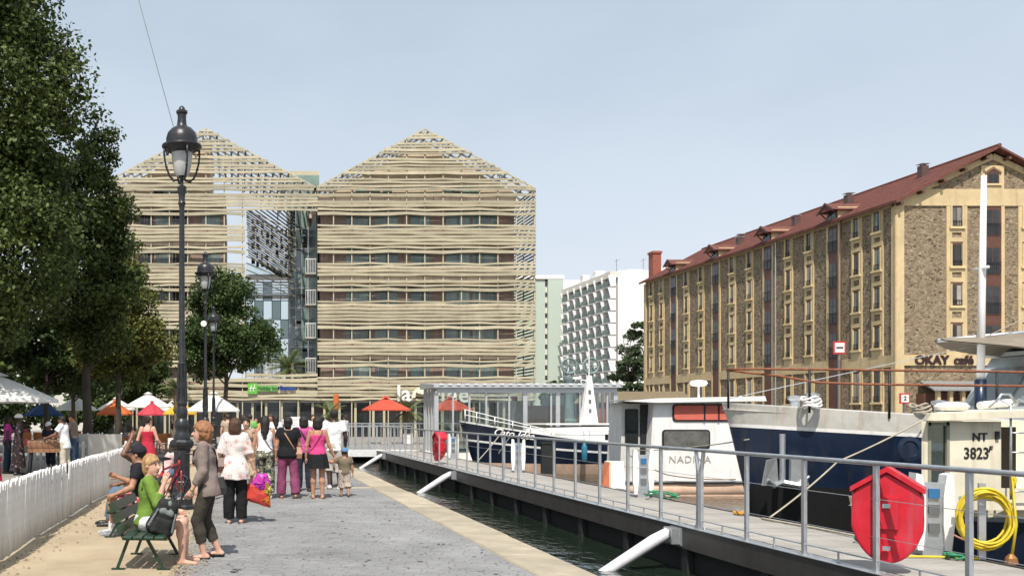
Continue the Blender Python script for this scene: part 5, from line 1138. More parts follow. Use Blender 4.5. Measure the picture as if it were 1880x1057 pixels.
def lifebox(y, rz, lab):
    t = thing('lifebuoy_box', lab, 'lifebuoy box', (RX+.1,y,.28), rz, 'red lifebuoy boxes on the railing')
    out = [(-.28,.5),(-.285,.66),(0,.84),(.285,.66),(.28,.5),(.272,.38),(.245,.25),(.2,.13),(.13,.045),(.05,.005),(-.05,.005),(-.13,.045),(-.2,.13),(-.245,.25),(-.272,.38)]
    Lf = Fld((-.34,-.02,-.03),(.34,.36,.9),.014); Lf.ell((0,.04,.42),(.29,.3,.45),None,.0); Lf.cone((-.2,.08,.56),(.2,.08,.56),.1,.1,.06); Lf.cone((-.17,.09,.36),(.17,.09,.36),.11,.11,.08)
    r, P = Lf.sub((-1,-1,-1),(1,1,2),0); D = Lf.f[r]; D = np.maximum(D,-P[...,1]); D = np.maximum(D,(P[...,2]-.83+np.abs(P[...,0])*.62)*.85); D = np.maximum(D,np.abs(P[...,0])-.285); Lf.f[r] = D; Lf.noise(.0025,(14,16,12),y); Lf.build('shell', m_red, t)
    b = MB(); r_ = [(x*1.03,z) for x,z in out[1:4]]; P = [(r_[0][0],r_[0][1]-.02),(r_[1][0],r_[1][1]+.0),(r_[2][0],r_[2][1]-.02),(r_[2][0],r_[2][1]+.03),(r_[1][0],r_[1][1]+.05),(r_[0][0],r_[0][1]+.03)]; b.prism(P, -.03,.3); b.build('lid', m_red, t)
    b = MB(); b.box(-.09,.09,-.035,-.002,.3,.6); b.build('back_bracket', m_red, t); b = MB(); b.box(-.03,.03,-.06,-.036,.1,.14); b.box(-.03,.03,-.06,-.036,.5,.54); b.build('clamp', M['steel'], t)
lifebox(9.05, R(-38), 'large red lifebuoy box on the railing beside the cream boat'); lifebox(29.6, R(-80), 'red lifebuoy box on the railing near the glass pavilion, seen edge-on')
# hose reel hanging on a stand
hs = thing('hose_coil', 'thick coil of yellow hose hung on a post beside the cream boat', 'hose', (7.72,9.85,PZ), R(-25))
b = MB(); b.box(-.03,.03,.05,.11,0,.8); b.box(-.2,.2,.04,.07,.62,.66); b.build('stand', M['steel'], hs)
for k in range(13):
    rr = random.Random(k); ra = .22+.03*rr.random(); cz = .43+rr.uniform(-.05,.04); yy = -.07+.012*k-.02; tl = rr.uniform(-.12,.12)
    b = MB(); b.tube([(ra*math.cos(a)*.93+rr.uniform(-.004,.004)+tl*.1,yy+.03*math.sin(a*2+k),cz+ra*1.18*math.sin(a)) for a in [i*2*math.pi/26 for i in range(26)]], .0135, 6, closed=True); b.build('hose_loop', MATS['hose_yellow'], hs, True)
b = MB(); b.tube([(.2,-.08,.7),(.24,-.09,.85),(.2,-.09,.95),(.24,-.1,.4),(.2,-.1,.02)], .014, 6); b.build('hose_end', MATS['hose_yellow'], hs, True); b = MB(); b.lathe([(.0,0),(.06,.0),(.05,.06),(.02,.1),(0,.1)],(.2,-.1,.0),10); b.build('hose_nozzle', mat('brass', (.35,.16,.06), .4,.6), hs)
def tangle(lab, loc, m_, r, n, seed, rr_=.012):
    R_ = random.Random(seed); b = MB(); pts = []
    for i in range(n): a = i*.9+R_.uniform(-.5,.5); q = r*R_.uniform(.35,1); pts.append((q*math.cos(a),q*1.3*math.sin(a),R_.uniform(.01,r*.55)))
    P = []
    for i in range(len(pts)-1):
        for k in range(3): P.append(Vector(pts[i]).lerp(Vector(pts[i+1]),k/3))
    b.tube(P, rr_, 5); o = b.build('rope_pile', m_, None, True, loc); tag(o, lab, 'rope')
tangle('green rope heaped on the deck beside the large red lifebuoy box', (7.45,11.2,PZ), MATS['green_rope'], .17, 26, 1); tangle('green rope heaped under the yellow hose coil', (7.5,9.95,PZ), MATS['green_rope'], .12, 26, 2)
tangle('green rope lying by the pedestal of the white cabin boat', (7.6,17.0,PZ), MATS['green_rope'], .3, 22, 3); tangle('yellow buoy line heaped on the deck edge below the barge anchor', (7.62,14.4,PZ), mat('orange_rope', (.5,.25,.04), .8), .12, 18, 4, .02)
# boards and gear stacked on the float by the navy boat
fl = MB(); fl.box(7.9,9.05,19.6,23.5,-.55,-.12); o = fl.build('work_float', mat('float_weathered', (.2,.19,.17), .9, stain=.4)); tag(o, 'low weathered work float littered with gear beside the pontoon', 'float')
for i, (px, w_, lean, m_, lab) in enumerate(((1098,.22,.2,mat('board_orange', (.5,.15,.07), .7),'orange red board leaning on the work float'),(1106,.26,.2,mat('board_cream', (.6,.5,.35), .7),'cream board leaning behind the orange red board'),(1122,.5,.12,m_bwhite,'broad white board leaning on the work float'))):
    c = at(px,870,22.2); b = MB(); b.add([(0,0,0),(w_,.1,0),(w_,.14,0),(0,.04,0),(lean,.3,.7),(w_+lean*.6,.4,.68),(w_+lean*.6,.44,.68),(lean,.34,.7)], [(0,3,2,1),(4,5,6,7),(0,1,5,4),(1,2,6,5),(2,3,7,6),(3,0,4,7)]); o = b.build('leaning_board', m_, None, False, (c.x,22.0+i*.25,-.12)); tag(o, lab, 'board')
for i in range(9):
    b = MB(); s = random.uniform(.08,.18); b.cbox(-s,s,-s*.7,s*.7,0,s*.8,.03); o = b.build('gear_box', [M['steel_d'],m_rope,M['steel'],mat('gear_red', (.3,.06,.06), .7)][i%4], None, False, (8.0+(i%5)*.21,20.2+(i//5)*1.6+random.uniform(-.3,.3),-.118)); tag(o, ('dark grey','rope coloured','steel grey','dull red')[i%4]+' box of boat gear lying on the work float', 'gear', 'gear on the work float')
# ---------------------------------------------------------------- lamp posts
m_opal = mat('opal_lamp_glass', (.62,.63,.62), .25, var=.08, transl=.3)
def lamp(loc, lab):
    t = thing('lamp_post', lab, 'lamp post', loc, 0, 'cast iron lamp posts along the quay')
    b = MB(); b.lathe([(.235,0),(.235,.07),(.205,.1),(.205,.2),(.185,.24),(.165,.3),(.165,.36),(.16,.5),(.15,.52),(.15,1.02),(.165,1.05),(.165,1.09),(.2,1.12),(.225,1.17),(.225,1.22),(.19,1.26)], n=8); b.build('pedestal', M['iron'], t)
    b = MB(); b.lathe([(.15,1.26),(.155,1.3),(.12,1.38),(.11,1.44),(.135,1.5),(.125,1.58),(.09,1.64),(.1,1.7),(.105,1.78),(.08,1.86),(.095,1.9),(.095,1.94),(.072,1.98),(.068,2.1),(.075,2.18),(.072,2.28),(.062,2.34),(.06,2.6),(.07,2.63),(.057,2.67),(.046,5.4),(.05,5.46),(.07,5.52),(.052,5.56),(.06,5.66),(.082,5.78),(.085,5.81),(.045,5.84)], n=16); b.build('shaft', M['iron'], t, 35)
    for k in range(8):       # fluted ribs on the swelling
        a = k*math.pi/4; b = MB(); b.tube([(.09*math.cos(a),.09*math.sin(a),1.95),(.078*math.cos(a),.078*math.sin(a),2.3),(.07*math.cos(a),.07*math.sin(a),2.6)], .012, 5); b.build('rib', M['iron'], t)
    b = MB(); b.lathe([(.03,5.84),(.03,5.95),(.055,5.98),(.06,6.0),(.03,6.03)], n=12); b.build('burner', M['iron'], t, 40)
    for k in range(4):       # lyre arms
        a = k*math.pi/2+.35; c_, s_ = math.cos(a), math.sin(a)
        P = [(.05,5.93),(.14,5.92),(.22,5.98),(.27,6.1),(.31,6.25),(.325,6.38),(.32,6.5)]
        b = MB(); b.tube([(r*c_,r*s_,z) for r,z in P], [.018,.02,.02,.018,.018,.018,.022], 7); b.sphere((.285*c_,.285*s_,6.15),.028,8,5); b.sphere((.15*c_,.15*s_,5.92),.03,8,5); b.tube([(.3*c_,.3*s_,6.42),(.25*c_,.25*s_,6.36),(.24*c_,.24*s_,6.43)],.012,5); b.build('lyre_arm', M['iron'], t, True)
    b = MB(); b.lathe([(.05,6.02),(.1,6.0),(.135,6.06),(.165,6.2),(.19,6.46)], n=20); b.build('glass_bowl', m_opal, t, 60)
    b = MB(); b.lathe([(.2,6.42),(.33,6.5),(.355,6.53),(.35,6.56),(.28,6.55),(.275,6.6),(.278,6.68),(.25,6.78),(.18,6.86),(.1,6.9),(.085,6.94),(.075,7.05),(.08,7.12),(.1,7.14),(.1,7.18),(.06,7.2),(.05,7.24),(.02,7.27),(.001,7.275)], n=24); b.build('hood', M['iron'], t, 35)
    return t
L1 = lamp((-.97,16.8,0), 'tall black cast iron lamp post beside the bicycle')
L1.scale = (1,1,.977); dup(L1, (-1.05,31.7,0), 0, 'black lamp post next behind the one with the bicycle, with a round white plate'); dup(L1, (-1.16,47.5,0), 0, 'farthest black lamp post, its lantern in front of the round tree')
b = MB(); b.lathe([(.0,-.03),(.095,-.03),(.1,.0),(.0,.01)], n=16); b.xf(Matrix.Translation((-1.1,31.55,4.7)) @ Matrix.Rotation(R(90),4,'X')); o = b.build('round_plate', M['white']); tag(o, 'round white plate fixed on the second lamp post shaft', 'plate')
b = MB(); P0, P1 = Vector((-1.12,16.8,6.75)), Vector((-5.6,21.0,25)); b.tube([P0.lerp(P1,i/20)+Vector((0,0,-.5*4*(i/20)*(1-i/20))) for i in range(21)], .007, 5); o = b.build('overhead_wire', M['black']); tag(o, 'thin dark wire rising from the first lamp post to the tall poplar', 'wire')

# ---------------------------------------------------------------- white picket fence
def picket_mesh(w, h, t=.02):
    b = MB(); b.prism([(-w/2,.03),(w/2,.03),(w/2,h-.05),(0,h),(-w/2,h-.05)], -t/2,t/2); return b
pk = picket_mesh(.072,.9); pk.xf(Matrix.Rotation(R(90),4,'Z')); pk_me = pk.mesh('picket', M['fencewhite']); pk2_me = picket_mesh(.085,.9).mesh('picket', M['fencewhite'])
def fx(y): return -2.66+.07*math.sin(y*.28)+.015*math.sin(y*1.3)
fe = thing('picket_fence', 'long white picket fence between the sandy path and the terrace', 'fence', (0,0,0))
y = 8.0; rr = random.Random(5)
while y < 28.9:
    sec = int((y-8)/2.4); tilt = [0,.03,-.02,.025,-.03,.01,.02,-.015][sec%8]
    o = link('picket', pk_me, fe, (fx(y)+rr.uniform(-.006,.006),y,rr.uniform(-.008,.008)+.012*(sec%2)), (tilt*.4+rr.uniform(-.012,.012), tilt+rr.uniform(-.015,.015), 0)); y += .107
for z in (.2,.68):
    b = MB(); ys_ = [8+i*.9 for i in range(24)]
    for i in range(23): b.bar((fx(ys_[i])-.03,ys_[i],z),(fx(ys_[i+1])-.03,ys_[i+1],z),.022,.07)
    b.build('rail', M['fencewhite'], fe)
for i in range(9): b = MB(); yy = 8.1+i*2.42; b.box(fx(yy)-.11,fx(yy)-.04,yy-.035,yy+.035,0,.82); b.build('post', M['fencewhite'], fe)
fc = thing('picket_fence', 'short run of white pickets crossing behind the terrace visitors', 'fence', (0,28.9,0))
x = -7.8
while x < -2.7: link('picket', pk2_me, fc, (x+rr.uniform(-.01,.01),rr.uniform(-.005,.005),rr.uniform(-.01,.01)), (0,rr.uniform(-.02,.02),0)); x += .185
for z in (.22,.7): b = MB(); b.box(-7.9,-2.66,.012,.04,z,z+.075); b.build('rail', M['fencewhite'], fc)

# ---------------------------------------------------------------- benches
def bench(lab, loc, rz, L):
    t = thing('park_bench', lab, 'bench', loc, rz, 'green slatted park benches')
    for i, x in enumerate((.0,.115,.23,.345)): b = MB(); b.cbox(x-.02+.0,x+.08,-L/2,L/2,.355,.383,.008); b.build('seat_slat', M['green_bench'], t)
    for i, (x,z) in enumerate(((-.06,.45),(-.1,.565),(-.14,.68))):
        b = MB(); b.bar((x,-L/2,z),(x,L/2,z),.1,.026,up=(1,0,.35)); b.build('back_slat', M['green_bench'], t)
    for y in (-L/2+.16,L/2-.16):
        b = MB(); b.bar((.02,y,.34),(-.1,y,.02),.045,.03); b.box(-.16,-.02,y-.03,y+.03,0,.025); b.build('leg', M['green_bench'], t)
        b = MB(); b.bar((.22,y,.34),(.4,y,.02),.045,.03); b.box(.33,.47,y-.03,y+.03,0,.025); b.build('leg', M['green_bench'], t)
        b = MB(); b.bar((-.04,y,.34),(.44,y,.34),.035,.03); b.bar((-.03,y,.335),(-.165,y,.73),.035,.03); b.build('bracket', M['green_bench'], t)
    return t
bench('green slatted bench with the woman in the green top', (-1.14,10.75,0), R(-4), 1.45)
bench('green slatted bench with its back to the canal, shared by the man in jeans', (-1.32,13.75,0), R(180), 2.0)

# ---------------------------------------------------------------- parasols
def parasol(lab, c, r, ze, zp, m_, loc, n=8, vent=True, valance=.1, ang=.3, tilt=0, pole=True, group='parasols on the terrace'):
    t = thing('parasol', lab, 'parasol', loc, 0, group); rr_ = random.Random(lab)
    b = MB(); vs_ = [(0,0,zp)]; K = 5
    for j in range(1,K+1):
        f = j/K
        for k in range(n*2):
            a = ang+k*math.pi/n; rib = (k%2 == 0); q = r*f*(1 if rib else math.cos(math.pi/n)*.985); z = zp-(zp-ze)*f**1.12-(0 if rib else .05*f*(zp-ze)); vs_.append((q*math.cos(a),q*math.sin(a),z))
    if valance:
        for k in range(n*2): a = ang+k*math.pi/n; rib = (k%2 == 0); q = r*(1 if rib else math.cos(math.pi/n)*.985)*1.005; vs_.append((q*math.cos(a),q*math.sin(a),ze-valance*(1 if rib else .8)))
    N = n*2; fs = [(0,1+k,1+(k+1)%N) for k in range(N)]
    for j in range(K-1+(1 if valance else 0)): fs += [(1+j*N+k,1+(j+1)*N+k,1+(j+1)*N+(k+1)%N,1+j*N+(k+1)%N) for k in range(N)]
    b.add(vs_,fs); b.xf(Matrix.Rotation(tilt,4,'Y')); b.build('canopy', m_, t)
    if vent: b = MB(); b.add([(0,0,zp+.12)]+[(r*.2*math.cos(ang+k*math.pi/4),r*.2*math.sin(ang+k*math.pi/4),zp-.02) for k in range(8)], [(0,1+k,1+(k+1)%8) for k in range(8)]); b.xf(Matrix.Rotation(tilt,4,'Y')); b.build('vent', m_, t)
    if pole:
        b = MB(); b.tube([(0,0,.05),(0,0,zp)], .028, 8); b.build('pole', mat('parasol_pole', (.4,.33,.24), .6), t, True)
        b = MB(); b.cbox(-.3,.3,-.3,.3,0,.08,.02); b.build('base', M['concrete'], t)
        b = MB()
        for k in range(n): a = ang+k*2*math.pi/n; b.bar((0,0,ze-.1),(r*.55*math.cos(a),r*.55*math.sin(a),zp-(zp-ze)*.58),.02)
        b.xf(Matrix.Rotation(tilt,4,'Y')); b.build('ribs', MATS['parasol_pole'], t)
    return t
def cloth_p(name, c): return mat(name, c, .75, var=.06, scale=3, transl=.25)
pw = cloth_p('parasol_white', (.78,.77,.73)); pb = cloth_p('parasol_blue', (.02,.06,.17)); po_ = cloth_p('parasol_orange', (.62,.15,.04)); pr = cloth_p('parasol_red', (.56,.06,.09)); py_ = cloth_p('parasol_yellow', (.72,.45,.05)); pr2 = cloth_p('parasol_brick', (.55,.09,.05))
def pos(px, Y): return ((px-PX)/F*Y, Y, 0)
parasol('large white parasol above the foosball table', None, 1.75, 2.12, 2.82, pw, pos(-6,27.5), ang=.15)
parasol('navy blue parasol with pale edge', None, 1.05, 1.72, 2.35, pb, pos(80,50)); parasol('white parasol beside the navy blue one', None, 1.3, 2.08, 2.85, pw, pos(140,60))
parasol('orange parasol with scalloped edge', None, .95, 1.78, 2.42, po_, pos(211,50), ang=.1); parasol('white parasol rising behind the orange one', None, 1.25, 2.1, 2.8, pw, pos(214,62))
parasol('broad white parasol above the red one', None, 1.5, 2.25, 3.05, pw, pos(272,60)); parasol('pinkish red parasol next to the woman in the red dress', None, .85, 1.76, 2.42, pr, pos(279,54), ang=.2)
parasol('yellow parasol behind the first lamp post', None, 1.0, 1.8, 2.45, py_, pos(331,53), ang=.4); parasol('wide white parasol beside the lamp posts', None, 1.42, 1.95, 2.82, pw, pos(392,49.3))
parasol('white parasol between the yellow and the red ones', None, 1.2, 2.1, 2.6, pw, pos(316,66))
parasol('brick red parasol in front of the restaurant letters', None, 1.75, 2.05, 2.75, pr2, pos(708,57), n=4, ang=.8, group='red restaurant parasols'); parasol('brick red parasol seen through the glass pavilion', None, 1.6, 2.05, 2.75, pr2, pos(826,58), n=4, ang=.8, group='red restaurant parasols')

# ---------------------------------------------------------------- terrace furniture
m_owood = mat('orange_wood', (.4,.15,.05), .6, var=.2, scale=4); m_canvas = mat('canvas_offwhite', (.62,.6,.55), .85, var=.06)
def table(lab, loc, rz=0):
    t = thing('terrace_table', lab, 'table', loc, rz, 'terrace tables'); b = MB()
    for k in range(5): b = MB(); b.cbox(-.55,.55,-.4+k*.16,-.25+k*.16,.7,.735,.006); b.build('top_board', m_owood, t)
    for sx_ in (-1,1):
        for sy in (-1,1): b = MB(); b.bar((sx_*.45,sy*.3,0),(sx_*.45,sy*.3,.7),.05); b.build('leg', m_owood, t)
    return t
def chair(lab, loc, rz, m_):
    t = thing('terrace_chair', lab, 'chair', loc, rz, 'terrace chairs')
    b = MB(); b.cbox(-.22,.22,-.22,.22,.42,.45,.01); b.build('seat', m_, t); b = MB(); b.add([(-.22,-.22,.5),(.22,-.22,.5),(.22,-.3,.9),(-.22,-.3,.9),(-.22,-.19,.5),(.22,-.19,.5),(.22,-.27,.9),(-.22,-.27,.9)], [(0,1,2,3),(4,7,6,5),(0,4,5,1),(1,5,6,2),(2,6,7,3),(3,7,4,0)]); b.build('backrest', m_, t)
    for sx_ in (-1,1):
        b = MB(); b.bar((sx_*.2,.2,0),(sx_*.2,.2,.42),.035); b.build('leg', m_, t); b = MB(); b.bar((sx_*.2,-.2,0),(sx_*.2,-.29,.9),.035); b.build('leg', m_, t)
    return t
T0 = table('orange brown wooden table near the cross fence behind the woman in the red dress', pos(225,34)); dup(T0, pos(255,37), .3, 'orange brown wooden table under the pinkish red parasol'); dup(T0, pos(60,45), .1, 'orange brown wooden table behind the foosball table'); dup(T0, pos(135,48), -.2, 'orange brown wooden table under the white parasol beside the navy blue one'); dup(T0, pos(305,42), .5, 'orange brown wooden table under the yellow parasol')
C0 = chair('orange brown wooden chair at the table near the cross fence', pos(212,33), .4, m_owood)
for (px, Y, rz) in ((236,33.2,-.5),(246,36,2.6),(265,36.2,-.3),(48,44,.3),(75,44.3,-.4),(125,47,.5),(150,47,-.6),(296,41,.2),(318,41.5,-.8),(228,35.6,3.3)): dup(C0, pos(px,Y), rz, 'orange brown wooden chair at the table '+('near the cross fence' if px in (236,228) else 'under the pinkish red parasol' if px in (246,265) else 'behind the foosball table' if px < 100 else 'under the white parasol beside the navy one' if px < 200 else 'under the yellow parasol'))
def deckchair(lab, loc, rz, w=.9, h=1.1):
    t = thing('canvas_lounge', lab, 'lounge chair', loc, rz, 'white canvas lounge chairs')
    b = MB(); b.add([(-w/2,-.1,.35),(w/2,-.1,.35),(w/2,-.35,h),(-w/2,-.35,h),(-w/2,-.07,.35),(w/2,-.07,.35),(w/2,-.32,h),(-w/2,-.32,h)], [(0,1,2,3),(4,7,6,5),(0,4,5,1),(1,5,6,2),(2,6,7,3),(3,7,4,0)]); b.build('canvas_back', m_canvas, t)
    b = MB(); b.box(-w/2,w/2,-.1,.6,.3,.36); b.build('canvas_seat', m_canvas, t)
    for s in (-1,1):
        b = MB(); b.bar((s*w/2,-.38,h+.03),(s*w/2,.62,.0),.04); b.build('leg', M['white'], t); b = MB(); b.bar((s*w/2,-.4,0),(s*w/2,.6,.36),.04); b.build('leg', M['white'], t)
    return t
D0 = deckchair('wide white canvas lounge chair just behind the cross fence', pos(192,29), .15, 1.0, 1.1); dup(D0, pos(160,29.6), .05, 'white canvas lounge chair between the cross fence and the wooden tables, nearer the foosball table')
# foosball table
fb = thing('foosball_table', 'wooden foosball table with red ends on black legs', 'foosball table', (at(80,840,27).x,27.2,0), R(8)); m_fw = mat('foosball_wood', (.3,.15,.08), .6, var=.2, scale=3)
b = MB(); b.add([(-.46,-.35,.62),(.46,-.35,.62),(.46,.35,.62),(-.46,.35,.62),(-.52,-.38,.96),(.52,-.38,.96),(.52,.38,.96),(-.52,.38,.96)], [(0,3,2,1),(4,5,6,7),(0,1,5,4),(1,2,6,5),(2,3,7,6),(3,0,4,7)]); b.build('cabinet', m_fw, fb)
b = MB(); b.box(-.525,.525,-.395,-.385,.78,.79); b.build('cabinet_joint', M['black'], fb)
for s in (-1,1): b = MB(); b.box(min(s*.47,s*.56),max(s*.47,s*.56),-.39,.39,.8,1.0); b.build('end_panel', mat('foosball_red', (.5,.08,.06), .5), fb)
for sx_ in (-1,1):
    for sy in (-1,1): b = MB(); b.bar((sx_*.38,sy*.26,.62),(sx_*.44,sy*.32,0),.07); b.build('leg', M['black'], fb)
for i in range(6): b = MB(); x = -.4+i*.16; b.tube([(x,-.6,.93),(x,.6,.93)], .009, 6); b.tube([(x,-.68,.93),(x,-.58,.93)], .018, 6); b.build('rod', M['steel'], fb)
b = MB(); b.box(-.2,.15,-.1,.1,.965,1.0); b.build('score_counter', M['steel_d'], fb)
# menu board
mb_ = thing('menu_board', 'white menu board standing behind the walkers', 'board', pos(541,33), .1); b = MB(); b.box(-.27,.27,-.02,.02,.75,1.62); b.build('panel', M['white'], mb_)
for s in (-1,1): b = MB(); b.bar((s*.24,0,0),(s*.24,0,1.6),.04); b.build('leg', M['steel'], mb_)
for i in range(8): b = MB(); b.box(-.2,.2-random.uniform(0,.2),-.026,-.021,1.5-i*.085,1.51-i*.085); b.build('text_line', mat('faint_print', (.45,.42,.5), .7), mb_)

# ---------------------------------------------------------------- bicycle leaning at the lamp post
BK = thing('bicycle', 'red bicycle with black tyres leaning against the lamp post', 'bicycle', (-1.24,16.1,0), R(64)); BK.rotation_euler = (R(7),0,R(64))
m_bred = mat('bike_red', (.45,.02,.03), .3, coat=.4); rW = .33
for x in (-.5,.52):
    b = MB(); b.tube([(x+rW*math.cos(a),0,rW+rW*math.sin(a)) for a in [i*math.pi/14 for i in range(28)]], .022, 7, closed=True); w_ = b.build('wheel', M['black'], BK, True)
    b = MB(); b.tube([(x+.3*math.cos(a),0,rW+.3*math.sin(a)) for a in [i*math.pi/14 for i in range(28)]], .009, 5, closed=True)
    for k in range(14): a = k*math.pi/7; b.tube([(x,0,rW),(x+.3*math.cos(a),0,rW+.3*math.sin(a))], .0025, 4)
    b.lathe([(.025,-.04),(.025,.04)],(0,0,0),8); b.build('spokes', M['steel'], w_)
def tubes(name, segs, r, m_): 
    b = MB()
    for s in segs: b.tube([(x,y,z) for x,y,z in s], r, 8)
    b.build(name, m_, BK, True)
tubes('frame', [[(-.02,0,.3),(-.18,0,.82)],[(-.02,0,.3),(.36,0,.78)],[(-.16,0,.76),(.35,0,.84)],[(-.02,0,.3),(-.5,.05,.33)],[(-.02,0,.3),(-.5,-.05,.33)],[(-.17,0,.74),(-.5,.05,.33)],[(-.17,0,.74),(-.5,-.05,.33)],[(.34,0,.9),(.38,0,.72)]], .018, m_bred)
tubes('fork', [[(.38,.04,.72),(.42,.05,.5),(.52,.05,.33)],[(.38,-.04,.72),(.42,-.05,.5),(.52,-.05,.33)]], .013, m_bred)
tubes('handlebar', [[(.34,0,.9),(.33,0,1.02)],[(.27,-.3,1.04),(.34,-.12,1.03),(.34,.12,1.03),(.27,.3,1.04)]], .013, M['black'])
b = MB(); b.prism([(-.34,.92),(-.05,.93),(-.02,.95),(-.1,.97),(-.34,.98)], -.06,.06); b.tube([(-.18,0,.82),(-.2,0,.93)], .013, 6); b.build('saddle', M['black'], BK)
tubes('crank', [[(-.02,-.09,.3),(.1,-.09,.2)],[(-.02,.09,.3),(-.14,.09,.4)],[(.05,-.13,.2),(.15,-.06,.2)],[(-.19,.13,.4),(-.09,.06,.4)]], .012, M['steel'])
b = MB(); b.tube([(-.02+.09*math.cos(a),-.05,.3+.09*math.sin(a)) for a in [i*math.pi/8 for i in range(16)]], .008, 5, closed=True); b.build('chain_ring', M['steel_d'], BK)
# ---------------------------------------------------------------- people: smooth-blended bodies, polygonised
def cloth(name, c, c2=None, rough=.85, **k): return mat('cloth_'+name, c, rough, var=.1, scale=9, col2=c2, bump=.5, bscale=14, spec=.2, **k)
SK = {'fair': mat('skin_fair', (.56,.33,.24), .5, var=.07, scale=14, spec=.3), 'tan': mat('skin_tan', (.4,.21,.13), .5, var=.07, scale=14, spec=.3), 'brown': mat('skin_brown', (.19,.095,.06), .5, var=.1, scale=14, spec=.35), 'dark': mat('skin_dark', (.06,.035,.026), .45, var=.1, scale=14)}
m_eye = mat('eye_dark', (.03,.02,.02), .2); m_lip = mat('lip', (.38,.13,.11), .5)
def hairm(n, c, c2): return mat('hair_'+n, c, .5, col2=c2, scale=30, bump=.6, bscale=70, stretch=(1,1,.25), spec=.35)
HB, HD, HBR, HG, HBL = hairm('black',(.012,.01,.01),(.022,.018,.016)), hairm('dark',(.03,.018,.012),(.05,.03,.02)), hairm('brown',(.09,.045,.025),(.05,.025,.015)), hairm('ginger',(.36,.17,.08),(.2,.085,.04)), hairm('blond',(.5,.32,.14),(.24,.13,.06))
V3 = lambda *a: np.array(a,float)
def hand(mb, w, d, n, H, curl=.5, side=1):
    """palm and five jointed fingers; w wrist, d direction, n palm normal"""
    d = nv(d); n = nv(np.array(n)-np.dot(n,d)*d); a = np.cross(d,n)*side; u = H
    def T(p): return tuple(w+d*p[0]*u+a*p[1]*u+n*p[2]*u)
    pm_ = [(-.012,.011,.010),(.02,.018,.011),(.05,.023,.010),(.058,.02,.008)]
    o = len(mb.v); N = 8; vs_ = []
    for t, ra, rn in pm_:
        for k in range(N): th = 2*math.pi*k/N; vs_.append(T((t,ra*math.cos(th),rn*math.sin(th))))
    mb.add(vs_, [(i*N+k,i*N+(k+1)%N,(i+1)*N+(k+1)%N,(i+1)*N+k) for i in range(3) for k in range(N)]+[tuple(range(3*N,4*N))])
    for i, (y, L) in enumerate(((-.0165,.036),(-.0055,.044),(.0055,.046),(.0165,.04))):
        P = [V3(.05,y,0)]; ang = curl*.35; 
        for k, f in enumerate((.45,.32,.26)): P.append(P[-1]+V3(math.cos(ang),y*1.2,math.sin(ang))*L*f); ang += curl*(.75+.1*i)
        mb.tube([T(p) for p in P], [.0056*u,.0053*u,.0048*u,.0038*u], 6)
    P = [V3(.012,.016,.002),V3(.03,.029,.008),V3(.045,.032,.015),V3(.055,.028,.02)]; mb.tube([T(p) for p in P], [.0075*u,.0064*u,.0058*u,.0045*u], 6)
